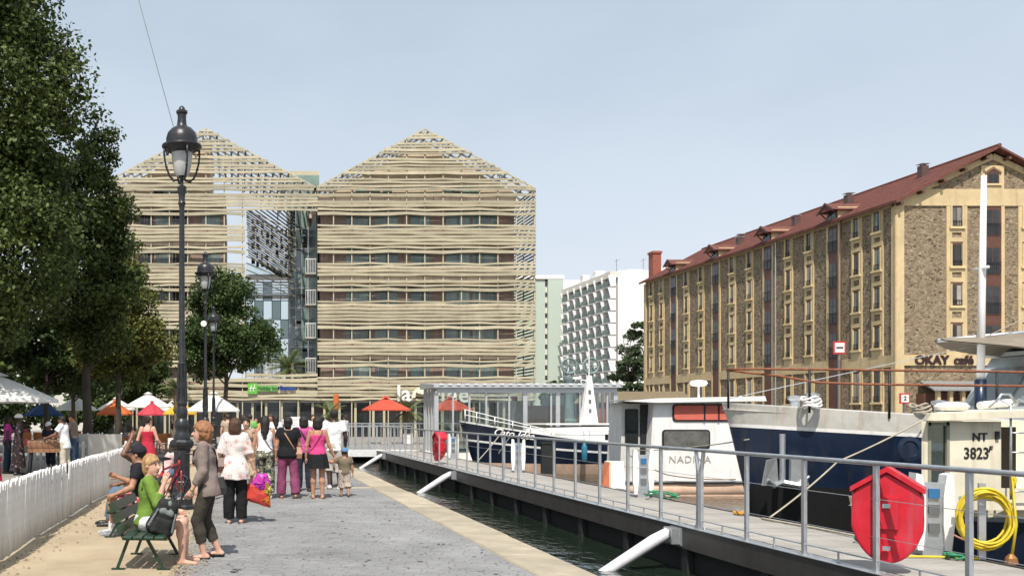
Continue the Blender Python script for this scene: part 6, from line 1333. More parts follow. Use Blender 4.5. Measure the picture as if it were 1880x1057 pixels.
def person(label, loc, rz, H=1.65, skin='fair', sex='f', lean=0., side=0., thighs=None, shins=None, feet=None, ups=None, fores=None, head=(0,1,0), headup=None, hair=None, top=None, bottom=None, skirt=None, shoe=None, res=.014, seat=None, wide=1.0, face=True, curl=.5, group=None, name='person', extra=None, chub=1.0, sock=None, hs=1.0):
    t = thing(name, label, 'person', loc, rz, group)
    D = V3(0,0,-1); th = [nv(x) for x in (thighs or [(-.02,.05,-1),(.02,-.05,-1)])]; sh = [nv(x) for x in (shins or [(0,-.05,-1),(0,-.12,-1)])]
    up = [nv(x) for x in (ups or [(-.16,0,-1),(.16,0,-1)])]; fo = [nv(x) for x in (fores or [(-.05,.15,-1),(.05,.15,-1)])]; ft = [nv(x) for x in (feet or [(-.12,1,0),(.12,1,0)])]
    Z = nv((math.sin(side),math.sin(lean)*math.cos(side),math.cos(lean)*math.cos(side))); X = nv(np.cross((0,1,0),Z) if abs(Z[1]) < .9 else (1,0,0)); Yf = np.cross(Z,X); fr = (X,Yf,Z)
    LT, LS, AN = .245*H, .245*H, .042*H
    hips0 = [V3(s*.052*H,0,-.008*H) for s in (-1,1)]
    knees = [hips0[i]+th[i]*LT for i in (0,1)]; ank = [knees[i]+sh[i]*LS for i in (0,1)]
    z0 = seat+.062*H if seat is not None else AN-min(a[2] for a in ank)
    O = V3(0,0,z0); hips = [O+h for h in hips0]; knees = [O+k_ for k_ in knees]; ank = [O+a for a in ank]
    if seat is not None:                        # shanks reach the ground
        for i in (0,1):
            f = (knees[i][2]-AN)/max(.05,knees[i][2]-ank[i][2])
            if .6 < f < 1.5 and sh[i][2] < -.5: ank[i] = knees[i]+(ank[i]-knees[i])*f
    shw = (.098 if sex == 'f' else .112)*H*wide
    shd = [O+Z*.278*H+X*s*shw for s in (-1,1)]; elb = [shd[i]+up[i]*.172*H for i in (0,1)]; wri = [elb[i]+fo[i]*.15*H for i in (0,1)]
    neck = O+Z*.3*H; hu = nv(headup) if headup is not None else nv(Z*.7+V3(0,0,.3)); hf = nv(np.array(head,float)-np.dot(head,hu)*hu); hxv = np.cross(hf,hu); HM = np.stack([hxv,hf,hu],1)
    HH = H*hs; hc = neck+nv(Z*.5+hu*.5)*.085*HH+hf*.012*HH
    hp = lambda x,y,z: hc+(hxv*x+hf*y+hu*z)*HH
    w = wide*chub
    if sex == 'f': secs = [(-.05,.075*w,.058*w,-.004),(-.015,.1*w,.07*w,-.008),(.03,.092*w,.066*w,-.004),(.09,.074*w,.054*w,0),(.14,.076*w,.056*w,.004),(.195,.088*w,.07*w,.01),(.245,.088*w,.058*w,.0),(.28,.07*w,.045*w,-.004),(.3,.038,.034,-.002),(.315,.03,.03,0)]
    else: secs = [(-.05,.07*w,.056*w,-.004),(-.015,.09*w,.066*w,-.006),(.03,.086*w,.064*w,0),(.09,.082*w,.06*w,.003),(.14,.088*w,.062*w,.004),(.2,.103*w,.068*w,.004),(.25,.105*w,.06*w,-.002),(.283,.075*w,.046*w,-.004),(.302,.042,.038,-.002),(.32,.036,.034,0)]
    secs = [tuple(q*H for q in s_) for s_ in secs]
    allp = np.array(hips+knees+ank+shd+elb+wri+[hc,O]+[ank[i]+ft[i]*.1*H for i in (0,1)]); lo, hi = allp.min(0)-.13*H, allp.max(0)+.13*H; lo[2] = max(lo[2],-.03)
    au = .026*H*(1 if sex == 'f' else 1.15)*chub; af = .0215*H*(1 if sex == 'f' else 1.15)*chub; aw = .0145*H
    tu, tk, ts, ta_ = .05*H*w, .034*H*chub, .034*H*chub, .02*H
    B_ = Fld(lo,hi,res); k = .018
    B_.torso(O,fr,secs,k=.02)
    for i in (0,1):
        B_.cone(shd[i]-X*(-1,1)[i]*.01*H,elb[i],au*1.12,af*1.05,k); B_.cone(elb[i],elb[i]+(wri[i]-elb[i])*.35,af*1.05,af,k); B_.cone(elb[i]+(wri[i]-elb[i])*.35,wri[i],af,aw,k)
        B_.cone(hips[i],knees[i],tu,tk,.02); cm = knees[i]+(ank[i]-knees[i])*.3; B_.cone(knees[i],cm+V3(0,-.006*H,0),tk*.98,ts*1.04,k); B_.cone(cm,ank[i],ts,ta_,k)
        hl = ank[i]+V3(0,0,-.018*H)-ft[i]*.02*H; B_.cone(hl,ank[i],.022*H,.02*H,.01); B_.cone(hl+ft[i]*.02*H,ank[i]+ft[i]*.09*H+V3(0,0,-.026*H),.021*H,.015*H,.012)
    B_.cone(neck-Z*.03*H,hc-hu*.03*H,.033*H if sex == 'f' else .037*H,.032*H,.015)
    B_.ell(hp(0,-.008,.012),V3(.047,.058,.056)*HH,HM,.01); B_.ell(hp(0,.008,-.02),V3(.039,.05,.058)*HH,HM,.015); B_.ell(hp(0,.035,-.062),V3(.02,.018,.016)*HH,HM,.015)
    B_.cone(hp(0,.053,.0),hp(0,.066,-.018),.006*HH,.0105*HH,.006)
    for s in (-1,1): B_.ell(hp(s*.047,-.004,-.008),V3(.007,.013,.019)*HH,HM,.004)
    ex = MB()
    for i in (0,1): hand(ex, wri[i]-fo[i]*.004*H, fo[i], X*(1,-1)[i]+V3(0,.2,0), H, curl if not isinstance(curl,(tuple,list)) else curl[i], side=(1,-1)[i])
    if face:
        ex.mi = 1
        for s in (-1,1): c_ = hp(s*.0185,.0485,.002); ex.sphere(c_,.0052*HH,6,4)
        for s in (-1,1): ex.bar(tuple(hp(s*.01,.052,.014)),tuple(hp(s*.029,.045,.0145)),.004*HH,.004*HH)
        ex.mi = 2; ex.bar(tuple(hp(-.013,.0535,-.041)),tuple(hp(.013,.0535,-.041)),.007*HH,.008*HH)
    B_.build('body',[SK[skin],m_eye,m_lip],t,ex)
    # hair
    if hair:
        st_, hm = hair[0], hair[1]; pad = .011*HH; G_ = Fld(hc-.2*HH,hc+.13*HH,min(res,.012)) if st_ != 'long' else Fld(hc-V3(.12,.14,.3)*HH,hc+.13*HH,min(res,.013))
        fcut = [(hp(0,.03,0),hf-hu*.55)]
        if st_ == 'crop': G_.ell(hp(0,-.01,.016),V3(.051,.061,.058)*HH,HM,.0,[(hp(0,.038,.012),hf*.8-hu*.9)]); G_.noise(.001)
        elif st_ == 'short': G_.ell(hp(0,-.01,.014),V3(.056,.066,.064)*HH,HM,.0,[(hp(0,.034,.014),hf*.75-hu*.8)]); G_.ell(hp(0,-.03,-.03),V3(.046,.04,.05)*HH,HM,.02); G_.noise(.003,(60,60,40))
        elif st_ == 'bob': G_.ell(hp(0,-.008,.014),V3(.061,.068,.065)*HH,HM,.0,[(hp(0,.03,.016),hf*.75-hu*.7)]); G_.ell(hp(0,-.022,-.035),V3(.062,.052,.062)*HH,HM,.025,[(hp(0,.016,0),hf)]); G_.noise(.003,(45,45,14))
        elif st_ == 'curly':
            G_.ell(hp(0,-.014,.014),V3(.066,.07,.068)*HH,HM,.0,[(hp(0,.03,.018),hf*.75-hu*.75)]); G_.ell(hp(0,-.03,-.035),V3(.062,.05,.055)*HH,HM,.02,[(hp(0,.008,0),hf)])
            rq = np.random.default_rng(3)
            for j in range(70):
                dv = rq.normal(size=3); dv /= np.linalg.norm(dv)
                if dv[1] > .45 and dv[2] < .5: continue
                G_.ell(hp(dv[0]*.06,-.014+dv[1]*.066,.0+dv[2]*.064),V3(1,1,1)*.0155*HH,None,.006)
        elif st_ == 'bun': G_.ell(hp(0,-.01,.014),V3(.052,.063,.061)*HH,HM,.0,[(hp(0,.034,.016),hf*.75-hu*.8)]); G_.ell(hp(0,-.06,.045),V3(.026,.024,.026)*HH,HM,.008)
        elif st_ == 'long': G_.ell(hp(0,-.008,.014),V3(.058,.067,.064)*HH,HM,.0,[(hp(0,.03,.016),hf*.75-hu*.7)]); G_.cone(hp(0,-.035,-.01),hp(0,-.066,-.19),.05*HH,.03*HH,.03); G_.cone(hp(0,-.03,-.03),hp(0,-.05,-.12),.056*HH,.048*HH,.03); G_.noise(.0035,(70,50,8))
        G_.build('hair',hm,t)
        if len(hair) > 2:        # cap or hat over the hair
            C_ = Fld(hc-.13*HH,hc+.14*HH,.011); C_.ell(hp(0,-.008,.02),V3(.062,.072,.066)*HH,HM,.0,[(hp(0,0,.014),-hu)])
            if hair[2] == 'cap': C_.ell(hp(0,.075,.022),V3(.042,.05,.007)*HH,HM,.006)
            C_.build('cap',hair[3],t)
    inf = .008
    def sleeve_cut(i, f):
        if f <= 1: p_ = shd[i]+(elb[i]-shd[i])*f; return p_, elb[i]-shd[i]
        p_ = elb[i]+(wri[i]-elb[i])*(f-1); return p_, wri[i]-elb[i]
    if top:
        m_, sl_, loose = top.get('m'), top.get('sleeve',.5), top.get('loose',.006); T_ = Fld(lo,hi,res); t0 = top.get('hem',-.03)*H; t1 = top.get('neck',.296)*H
        sc_ = [(a,b+(top.get('flare',0)*max(0,(.09*H-a)/(.12*H))*H if top.get('flare') else 0)+(.012*H if abs(a-.09*H) < .03*H and top.get('boxy') else 0),c+(top.get('flare',0)*max(0,(.09*H-a)/(.12*H))*.6*H if top.get('flare') else 0),d) for a,b,c,d in secs]
        if top.get('hem',-.03) < -.05: sc_ = [(t0,sc_[1][1]*1.05,sc_[1][2]*1.05,sc_[1][3])]+[s_ for s_ in sc_ if s_[0] > -.02*H]
        T_.torso(O,fr,sc_,inf+loose,t0,t1,.015)
        if top.get('hem',0) > -.2 and top.get('belly',True) and bottom: pass
        for i in (0,1):
            if sl_ > 0:
                s0 = shd[i]-X*(-1,1)[i]*.012*H; cp, cn = sleeve_cut(i,sl_); e_ = elb[i]
                if sl_ <= 1: T_.cone(s0,e_,au*1.12+inf+loose,af+inf+loose*1.6+.004,.015,(cp,cn))
                else: T_.cone(s0,e_,au*1.12+inf+loose,af*1.05+inf+loose,.015); T_.cone(e_,wri[i]+fo[i]*.03,af*1.05+inf+loose,aw+inf+loose,.012,(cp,cn))
            else:                                # straps
                pass
        T_.noise(top.get('wr',.0022),(26,24,34),top.get('ph',len(label)))
        T_.build('top' if not top.get('dress') else 'dress_top',m_,t)
        if sl_ == 0:
            for s in (-1,1):
                b = MB(); P = [O+Z*(t1-.01*H)+X*s*.05*H-Yf*(.05*H+.006),O+Z*.285*H+X*s*.055*H-Yf*.045*H,O+Z*.302*H+X*s*.054*H,O+Z*(t1-.01*H)+X*s*.05*H+Yf*(.068*H+.006)]; b.tube([tuple(p) for p in P], .006, 5); b.build('strap',m_,t)
    if bottom:
        m_, hem, loose = bottom['m'], bottom.get('hem',1.9), bottom.get('loose',.012); W_ = Fld(lo,hi,res); W_.torso(O,fr,secs,inf*.9+loose*.4,None,bottom.get('waist',.045)*H,.02)
        fl_ = bottom.get('flare',0)
        for i in (0,1):
            if hem <= 1: cp = hips[i]+(knees[i]-hips[i])*hem; W_.cone(hips[i],knees[i],tu+inf+loose*.5,tk+inf+loose*1.6+fl_,.02,(cp,knees[i]-hips[i]))
            else:
                cp = knees[i]+(ank[i]-knees[i])*(hem-1); W_.cone(hips[i],knees[i],tu+inf+loose*.5,tk+inf+loose,.02); cm = knees[i]+(ank[i]-knees[i])*.35; W_.cone(knees[i],cm,tk+inf+loose,ts+inf+loose+fl_*.35,.018,(cp,ank[i]-knees[i])); W_.cone(cm,ank[i]+sh[i]*.04,ts+inf+loose+fl_*.35,ta_+inf+loose*1.5+fl_,.018,(cp,ank[i]-knees[i]))
        W_.noise(bottom.get('wr',.003),(24,22,26),len(label)*.7); W_.build('trousers' if hem > 1.2 else 'shorts',m_,t)
    if skirt:
        m_, ln, fl_ = skirt['m'], skirt.get('len',.22)*H, skirt.get('flare',.03)*H; b = MB(); N = 40; K = 8; wt = skirt.get('waist',.05)*H; vs_ = []
        for j in range(K+1):
            f = j/K; z = wt-f*(wt+ln)
            for kk in range(N):
                a = 2*math.pi*kk/N; hip = np.interp(z,[s_[0] for s_ in secs],[s_[1] for s_ in secs]) if z > -.015*H else .1*H*w; hipy = np.interp(z,[s_[0] for s_ in secs],[s_[2] for s_ in secs]) if z > -.015*H else .072*H*w
                fold = skirt.get('fold',.012)*f*math.sin(a*skirt.get('nf',9)+math.sin(a*2)); g_ = .012+fl_*f+fold; p = O+X*math.cos(a)*(hip+g_)+Yf*(math.sin(a)*(hipy+g_)-.004)+Z*z*(.3 if z < 0 else 1)+V3(0,0,z*.7 if z < 0 else 0); vs_.append(tuple(p))
        fs = [(j*N+kk,j*N+(kk+1)%N,(j+1)*N+(kk+1)%N,(j+1)*N+kk) for j in range(K) for kk in range(N)]; b.add(vs_,fs); b.build('skirt',m_,t,True)
    for i in (0,1):
        if shoe:
            m_, st_ = shoe[0], shoe[1]; a = ank[i]; f_ = ft[i]; S_ = Fld(a-.12*H,a+.12*H,.009); hl = a+V3(0,0,-.02*H)-f_*.022*H; ball = a+f_*.07*H+V3(0,0,-.027*H); tip = a+f_*.1*H+V3(0,0,-.03*H); sole = a+V3(0,0,-.04*H); nrm = np.cross(f_,np.cross(V3(0,0,1),f_))
            if st_ == 'shoe': S_.cone(hl,ball,.026*H,.0245*H,.01); S_.cone(ball,tip,.0245*H,.018*H,.01); S_.cone(a+V3(0,0,-.015*H),hl,.0255*H,.026*H,.01)
            elif st_ == 'flat': S_.cone(hl,ball,.025*H,.0235*H,.008); S_.cone(ball,tip,.0235*H,.016*H,.008); r, P = S_.sub(a-.12*H,a+.12*H,0); S_.f[r] = np.maximum(S_.f[r],(P-(a+V3(0,0,-.02*H)))[...,2])
            else:
                S_.cone(hl+V3(0,0,-.014*H),ball+V3(0,0,-.008*H),.021*H,.022*H,.008); S_.cone(ball+V3(0,0,-.008*H),tip+V3(0,0,-.004*H),.022*H,.018*H,.008); r, P = S_.sub(a-.12*H,a+.12*H,0); S_.f[r] = np.maximum(S_.f[r],(P-(a+V3(0,0,-.034*H)))[...,2])
            r, P = S_.sub(a-.14*H,a+.14*H,0); S_.f[r] = np.maximum(S_.f[r],((sole-P)@nrm)); S_.build('shoe',m_,t)
            if st_ == 'sandal':
                b = MB(); sd = np.cross(f_,V3(0,0,1)); P = [ball+sd*.024*H-V3(0,0,.012*H),ball+V3(0,0,.02*H)-f_*.005,ball-sd*.024*H-V3(0,0,.012*H)]; b.tube([tuple(p) for p in P],.006,5); b.tube([tuple(ball+V3(0,0,.02*H)),tuple(tip+V3(0,0,.002*H))],.005,5); b.build('sandal_strap',m_,t)
        if sock:
            K_ = Fld(ank[i]-.1*H,ank[i]+.12*H,.01); K_.cone(ank[i],ank[i]-sh[i]*.08*H,ta_+.006,ta_+.012,.005,(ank[i]-sh[i]*.07*H,-sh[i])); K_.build('sock',sock,t)
    J = dict(t=t,hips=hips,knees=knees,ank=ank,shd=shd,elb=elb,wri=wri,hc=hc,O=O,X=X,Y=Yf,Z=Z,H=H,hp=hp)
    return J
def strap(J, pts, r, m_, name='bag_strap', parent=None, flat=True):
    b = MB(); b.tube([tuple(p) for p in pts], r, 6); return b.build(name, m_, parent or J['t'], True)
def cross_strap(J, side, m_, r=.011, off=.004):
    """shoulder strap across the back from one shoulder to the other hip"""
    O, X, Y, Z, H = J['O'], J['X'], J['Y'], J['Z'], J['H']; s = side; Y = Y*(1+off*9)
    P = [O+Z*.16*H+X*s*.02*H+Y*.088*H,O+Z*.25*H+X*s*.055*H+Y*.07*H,O+Z*.297*H+X*s*.062*H,O+Z*.25*H+X*s*.045*H-Y*.072*H,O+Z*.16*H-X*s*.01*H-Y*.075*H,O+Z*.08*H-X*s*.06*H-Y*.062*H,O+Z*.02*H-X*s*.112*H-Y*.01*H]
    return strap(J,P,r,m_)
def bag(J, c, sz, m_, name='shoulder_bag', label=None, cat='bag', flare=1.15):
    x,y,z = sz; b = MB(); b.add([(-x,-y,-z),(x,-y,-z),(x,y,-z),(-x,y,-z),(-x*flare,-y*1.2,-z*.2),(x*flare,-y*1.2,-z*.2),(x*flare,y*1.2,-z*.2),(-x*flare,y*1.2,-z*.2),(-x*.85,-y*.5,z),(x*.85,-y*.5,z),(x*.85,y*.5,z),(-x*.85,y*.5,z)], [(0,3,2,1),(8,9,10,11)]+[(a,(a+1)%4,(a+1)%4+4,a+4) for a in range(4)]+[(a+4,(a+1)%4+4,(a+1)%4+8,a+8) for a in range(4)])
    mw = Matrix.Translation(J['t'].location) @ Matrix.Rotation(J['t'].rotation_euler.z,4,'Z'); p = mw @ Vector(c)
    o = b.build(name, m_, None, False, p); o.rotation_euler = (0,0,J['t'].rotation_euler.z); tag(o, label, cat); return o
def circles_mat():
    m = cloth('blouse_base',(.66,.56,.53)); n = m.node_tree.nodes; l = m.node_tree.links; b = n['Principled BSDF']
    tc = n.new('ShaderNodeTexCoord'); vo = n.new('ShaderNodeTexVoronoi'); vo.inputs['Scale'].default_value = 8.5; l.new(tc.outputs['Object'],vo.inputs['Vector']); cr = n.new('ShaderNodeValToRGB'); e = cr.color_ramp.elements; e[0].color = (.5,.22,.2,1); e[0].position = 0; e[1].color = (.68,.6,.57,1); e[1].position = .3
    for p, c in ((.24,(.6,.36,.32,1)),(.27,(.24,.17,.23,1)),(.42,(.68,.6,.57,1)),(.45,(.38,.22,.26,1)),(.48,(.68,.61,.58,1))): x = e.new(p); x.color = c
    l.new(vo.outputs['Distance'],cr.inputs[0]); l.new(cr.outputs[0],b.inputs['Base Color']); return m
def camo_mat(name, cols, scale=11):
    m = cloth(name,cols[0]); n = m.node_tree.nodes; l = m.node_tree.links; b = n['Principled BSDF']; tc = n.new('ShaderNodeTexCoord'); ns = n.new('ShaderNodeTexNoise'); ns.inputs['Scale'].default_value = scale; ns.inputs['Detail'].default_value = 2; l.new(tc.outputs['Object'],ns.inputs['Vector']); cr = n.new('ShaderNodeValToRGB'); cr.color_ramp.interpolation = 'CONSTANT'; e = cr.color_ramp.elements
    e[0].color = (*cols[0],1); e[0].position = 0; e[1].color = (*cols[1],1); e[1].position = .5
    for p, c in zip((.555,.64),cols[2:]): x = e.new(p); x.color = (*c,1)
    l.new(ns.outputs['Fac'],cr.inputs[0]); l.new(cr.outputs[0],b.inputs['Base Color']); return m
m_strapb = mat('strap_black',(.02,.02,.022),.6); m_strapt = mat('strap_tan',(.35,.2,.12),.6); m_shoeb = mat('shoe_black',(.02,.018,.018),.4); m_shoebr = mat('shoe_brown',(.1,.045,.03),.5); m_shoew = mat('shoe_white',(.7,.69,.67),.5)
G0 = (0,1,0)
# --- woman in brown cardigan
J = person('woman in mauve brown cardigan and dark cropped trousers standing beside the lamp post',(-.33,11.0,0),R(84),1.62,'fair','f',lean=.1,thighs=[(-.03,.3,-1),(.03,.14,-1)],shins=[(0,-.2,-1),(0,-.46,-1)],ups=[(-.12,-.02,-1),(.1,-.06,-1)],fores=[(.02,.5,-.85),(.0,.42,-.9)],head=(-.12,.94,-.36),hair=('curly',HG),top=dict(m=cloth('cardigan',(.21,.165,.15)),sleeve=1.72,hem=-.075,loose=.012,wr=.004,neck=.29),bottom=dict(m=cloth('olive_dark',(.05,.045,.036)),hem=1.66,loose=.004),shoe=(m_shoeb,'flat'),res=.0115,chub=1.06)
O,X,Y,Z,H = J['O'],J['X'],J['Y'],J['Z'],J['H']; cross_strap(J,-1,m_strapb,.012); bag(J,tuple(O+X*.0-Y*.15-Z*.02),(.07,.045,.1),m_strapb,label='black shoulder bag behind the woman in the cardigan')
strap(J,[J['wri'][0]+np.array((.024*math.cos(a),.026*math.sin(a),.0)) for a in [i*.7 for i in range(10)]],.006,mat('watch_gold',(.5,.35,.12),.3,.8),'watch')
# --- woman in patterned blouse with red bag
J = person('woman in circle patterned blouse and black trousers carrying a red bag',(-.03,14.6,0),R(-6),1.62,'fair','f',thighs=[(-.02,.02,-1),(.04,.1,-1)],shins=[(0,-.04,-1),(0,-.1,-1)],ups=[(-.22,-.02,-1),(.24,.02,-1)],fores=[(.15,.5,-.8),(.3,.2,-1)],hair=('bob',HBR),top=dict(m=circles_mat(),sleeve=.95,hem=-.12,loose=.02,flare=.02,wr=.003),bottom=dict(m=cloth('black_trouser',(.012,.012,.013)),hem=1.97,loose=.02,flare=.012),shoe=(m_shoeb,'sandal'),res=.012,chub=1.05,wide=1.0)
w_ = J['wri'][1]; m_bagred = mat('bag_red',(.5,.05,.035),.3,var=.2,coat=.3)
bg_ = thing('carrier_bag','shiny red and orange carrier bag with purple flap in the patterned blouse woman\'s hand','bag',Matrix.Translation(J['t'].location) @ Matrix.Rotation(R(-6),4,'Z') @ Vector((w_[0]+.06,w_[1],w_[2]-.1)))
def slab(P, th, name, m_, par): b = MB(); b.prism(P,-th,th); b.build(name,m_,par)
def pouch(P, th, name, m_, par, seed):
    # a slack bag panel: outline pulled in towards its rim and crumpled between
    rr_ = random.Random(seed); n = len(P); c = (sum(p[0] for p in P)/n, sum(p[1] for p in P)/n); Q = []
    for i in range(n):
        for k in range(4): t_ = k/4; Q.append((P[i][0]+(P[(i+1)%n][0]-P[i][0])*t_+rr_.uniform(-.006,.006), P[i][1]+(P[(i+1)%n][1]-P[i][1])*t_+rr_.uniform(-.008,.008)))
    N = len(Q); b = MB(); vs_ = []
    for s_ in (-1,1):
        for f_, w_ in ((1,.25),(.72,.85),(.4,1.0)):
            for x,z in Q: vs_.append((c[0]+(x-c[0])*f_, s_*th*w_*(1+rr_.uniform(-.3,.3)), c[1]+(z-c[1])*f_))
        vs_.append((c[0], s_*th*1.05, c[1]))
    h = 3*N+1; fs = [(i,(i+1)%N,h+(i+1)%N,h+i) for i in range(N)]
    for o_ in (0,h):
        for r_ in (0,1): fs += [(o_+r_*N+i,o_+r_*N+(i+1)%N,o_+(r_+1)*N+(i+1)%N,o_+(r_+1)*N+i) for i in range(N)]
        fs += [(o_+2*N+i,o_+2*N+(i+1)%N,o_+3*N) for i in range(N)]
    b.add(vs_,fs); b.build(name,m_,par,35)
pouch([(-.2,-.36),(-.16,-.1),(.17,-.12),(.19,-.48)],.055,'bag_body',m_bagred,bg_,1); pouch([(-.12,-.13),(.0,.05),(.14,.03),(.2,-.13),(.16,-.25),(-.04,-.21)],.066,'bag_flap',mat('bag_purple',(.4,.03,.3),.4),bg_,2); pouch([(.08,-.27),(.11,-.02),(.2,-.16),(.19,-.32)],.074,'bag_side',mat('bag_gold',(.4,.3,.05),.4),bg_,3); pouch([(.04,-.36),(.17,-.28),(.19,-.47)],.066,'bag_corner',mat('bag_orange',(.5,.15,.02),.4),bg_,4)
strap(J,[(0.0,0,.1),(-.06,0,.06),(-.1,0,-.1)],.007,m_bagred,'bag_handle',bg_)
strap(J,[J['shd'][0]+V3(.03,.0,.05),J['shd'][0]+V3(-.0,-.06,-.05),J['shd'][0]+V3(-.03,-.07,-.3)],.011,m_shoebr); bag(J,tuple(J['shd'][0]+V3(-.05,-.02,-.42)),(.05,.1,.11),m_shoebr,label='small brown handbag on the patterned blouse woman\'s shoulder')
# --- woman in beige facing the camera
J = person('woman in beige sleeveless top facing the camera behind the white tank top',(.2,20.4,0),R(172),1.62,'fair','f',hair=('short',HB),top=dict(m=cloth('beige',(.4,.28,.19)),sleeve=.12,hem=-.03,loose=.01),skirt=dict(m=camo_mat('floral',[(.5,.42,.22),(.3,.22,.1),(.6,.55,.4),(.2,.2,.08)],16),len=.3,flare=.05),shoe=(m_shoeb,'flat'),res=.016)
# --- woman in white tank and camouflage trousers
J = person('woman with long black hair in white tank top and camouflage trousers',(.56,19.0,0),R(-4),1.66,'tan','f',thighs=[(-.03,.1,-1),(.03,-.1,-1)],shins=[(0,-.05,-1),(0,-.22,-1)],ups=[(-.2,-.02,-1),(.16,.1,-1)],fores=[(-.05,.1,-1),(-.05,.6,-.7)],hair=('long',HB),top=dict(m=cloth('white_tank',(.76,.76,.79)),sleeve=0,hem=-.03,loose=.008,neck=.272),bottom=dict(m=camo_mat('camo',[(.03,.035,.035),(.28,.26,.17),(.06,.07,.06),(.5,.48,.38)]),hem=1.85,loose=.03,flare=.01),shoe=(m_shoew,'shoe'),res=.0135)
cross_strap(J,-1,m_strapb,.008)
# --- woman in black top, plum trousers
J = person('woman in black T-shirt and loose plum trousers with tan shoulder strap',(1.02,19.0,0),R(3),1.64,'tan','f',thighs=[(-.1,.1,-1),(.1,-.08,-1)],shins=[(-.02,-.06,-1),(.02,-.3,-1)],feet=[(-.15,1,0),(.2,1,-.5)],ups=[(-.22,-.03,-1),(.22,.1,-1)],fores=[(-.08,.1,-1),(.15,.6,-.7)],hair=('short',HB),head=(.35,.93,0),top=dict(m=cloth('black_shirt',(.012,.012,.014)),sleeve=.45,hem=-.045,loose=.026),bottom=dict(m=cloth('plum',(.2,.05,.105)),hem=1.94,loose=.017,flare=.026,wr=.004),shoe=(m_shoebr,'sandal'),res=.0135,chub=1.12,wide=1.06)
cross_strap(J,-1,m_strapt,.015,.03); bag(J,tuple(J['O']+J['X']*.2+J['Z']*.04),(.06,.11,.11),m_strapt,label='tan shoulder bag at the hip of the woman in black and plum')
# --- pink top with jeans, in front of them
J = person('woman in magenta top and dark jeans walking beside the black T-shirt',(1.45,20.7,0),R(8),1.65,'tan','f',thighs=[(-.03,.08,-1),(.05,-.06,-1)],hair=('bob',HB),top=dict(m=cloth('magenta',(.48,.07,.25)),sleeve=.35,hem=-.03,loose=.012),bottom=dict(m=cloth('dark_jean',(.022,.026,.045)),hem=1.95,loose=.016),shoe=(m_shoeb,'shoe'),res=.0145)
cross_strap(J,-1,m_strapb,.013,.02)
# --- pink camisole, black skirt, holding the child's hand
J7 = person('woman in pink camisole and short black skirt holding the small child by the hand',(1.6,18.9,0),R(-3),1.64,'tan','f',thighs=[(.01,.06,-1),(.0,-.02,-1)],shins=[(-.03,-.05,-1),(.02,-.12,-1)],ups=[(-.2,0,-1),(.24,.04,-1)],fores=[(-.06,.12,-1),(.42,.12,-.9)],hair=('bob',HB),top=dict(m=cloth('pink',(.58,.06,.2)),sleeve=0,hem=-.0,loose=.008,neck=.235),skirt=dict(m=cloth('black_skirt',(.012,.012,.014)),len=.165,flare=.036,waist=.035),shoe=(m_shoebr,'sandal'),res=.0135)
cross_strap(J7,1,m_strapb,.006)
# --- man in white
J = person('dark haired man in white T-shirt and pale rolled shorts',(2.18,21.4,0),R(-2),1.8,'dark','m',thighs=[(-.03,.1,-1),(.04,-.05,-1)],shins=[(0,-.3,-1),(0,-.05,-1)],ups=[(-.18,.02,-1),(.2,.05,-1)],fores=[(-.05,.3,-.9),(.02,.55,-.8)],hair=('crop',HB),top=dict(m=cloth('white_tee',(.78,.78,.78)),sleeve=.55,hem=-.06,loose=.013,wr=.003),bottom=dict(m=cloth('grey_shorts',(.42,.38,.34)),hem=1.28,loose=.035,wr=.005),shoe=(m_shoew,'shoe'),res=.0145,wide=1.0)
# --- child
J9 = person('small child in khaki T-shirt and blue cap',(2.19,19.4,0),R(4),.95,'tan','m',thighs=[(-.05,.12,-1),(.05,-.12,-1)],shins=[(0,-.05,-1),(0,-.4,-1)],ups=[(-.75,.05,-.35),(.25,0,-1)],fores=[(-.8,.05,.3),(.15,.1,-1)],hair=('crop',HD,'cap',cloth('blue_cap',(.1,.2,.34))),top=dict(m=cloth('khaki',(.17,.14,.1)),sleeve=.6,hem=-.03,loose=.014),bottom=dict(m=camo_mat('child_camo',[(.4,.34,.29),(.5,.43,.38),(.2,.15,.13),(.45,.38,.33)],16),hem=1.35,loose=.025),shoe=(m_shoebr,'shoe'),res=.011,chub=1.2,wide=1.06,hs=1.32)
J9['t'].children[0]['label'] = 'child body'
# stroller in front of the man
sr = thing('stroller','small dark pushchair in front of the man in the white T-shirt','stroller',(2.4,22.1,0),R(-6)); b = MB(); b.prism([(-.1,.35),(.4,.3),(.5,.75),(.42,.78),(.3,.42),(-.1,.45)],-.18,.18,'x'); b.build('seat',cloth('stroller',(.03,.03,.035)),sr)
for s in (-1,1):
    b = MB(); b.tube([(s*.2,-.3,.72),(s*.2,-.15,.62),(s*.2,.45,.12)],.012,6); b.tube([(s*.2,.3,.6),(s*.2,-.25,.1)],.012,6); b.build('frame',M['steel_d'],sr,True)
    for yy in (-.25,.45): b = MB(); b.tube([(s*.2,yy+.08*math.cos(a),.09+.08*math.sin(a)) for a in [i*.52 for i in range(12)]],.016,6,closed=True); b.build('wheel',M['black'],sr,True)
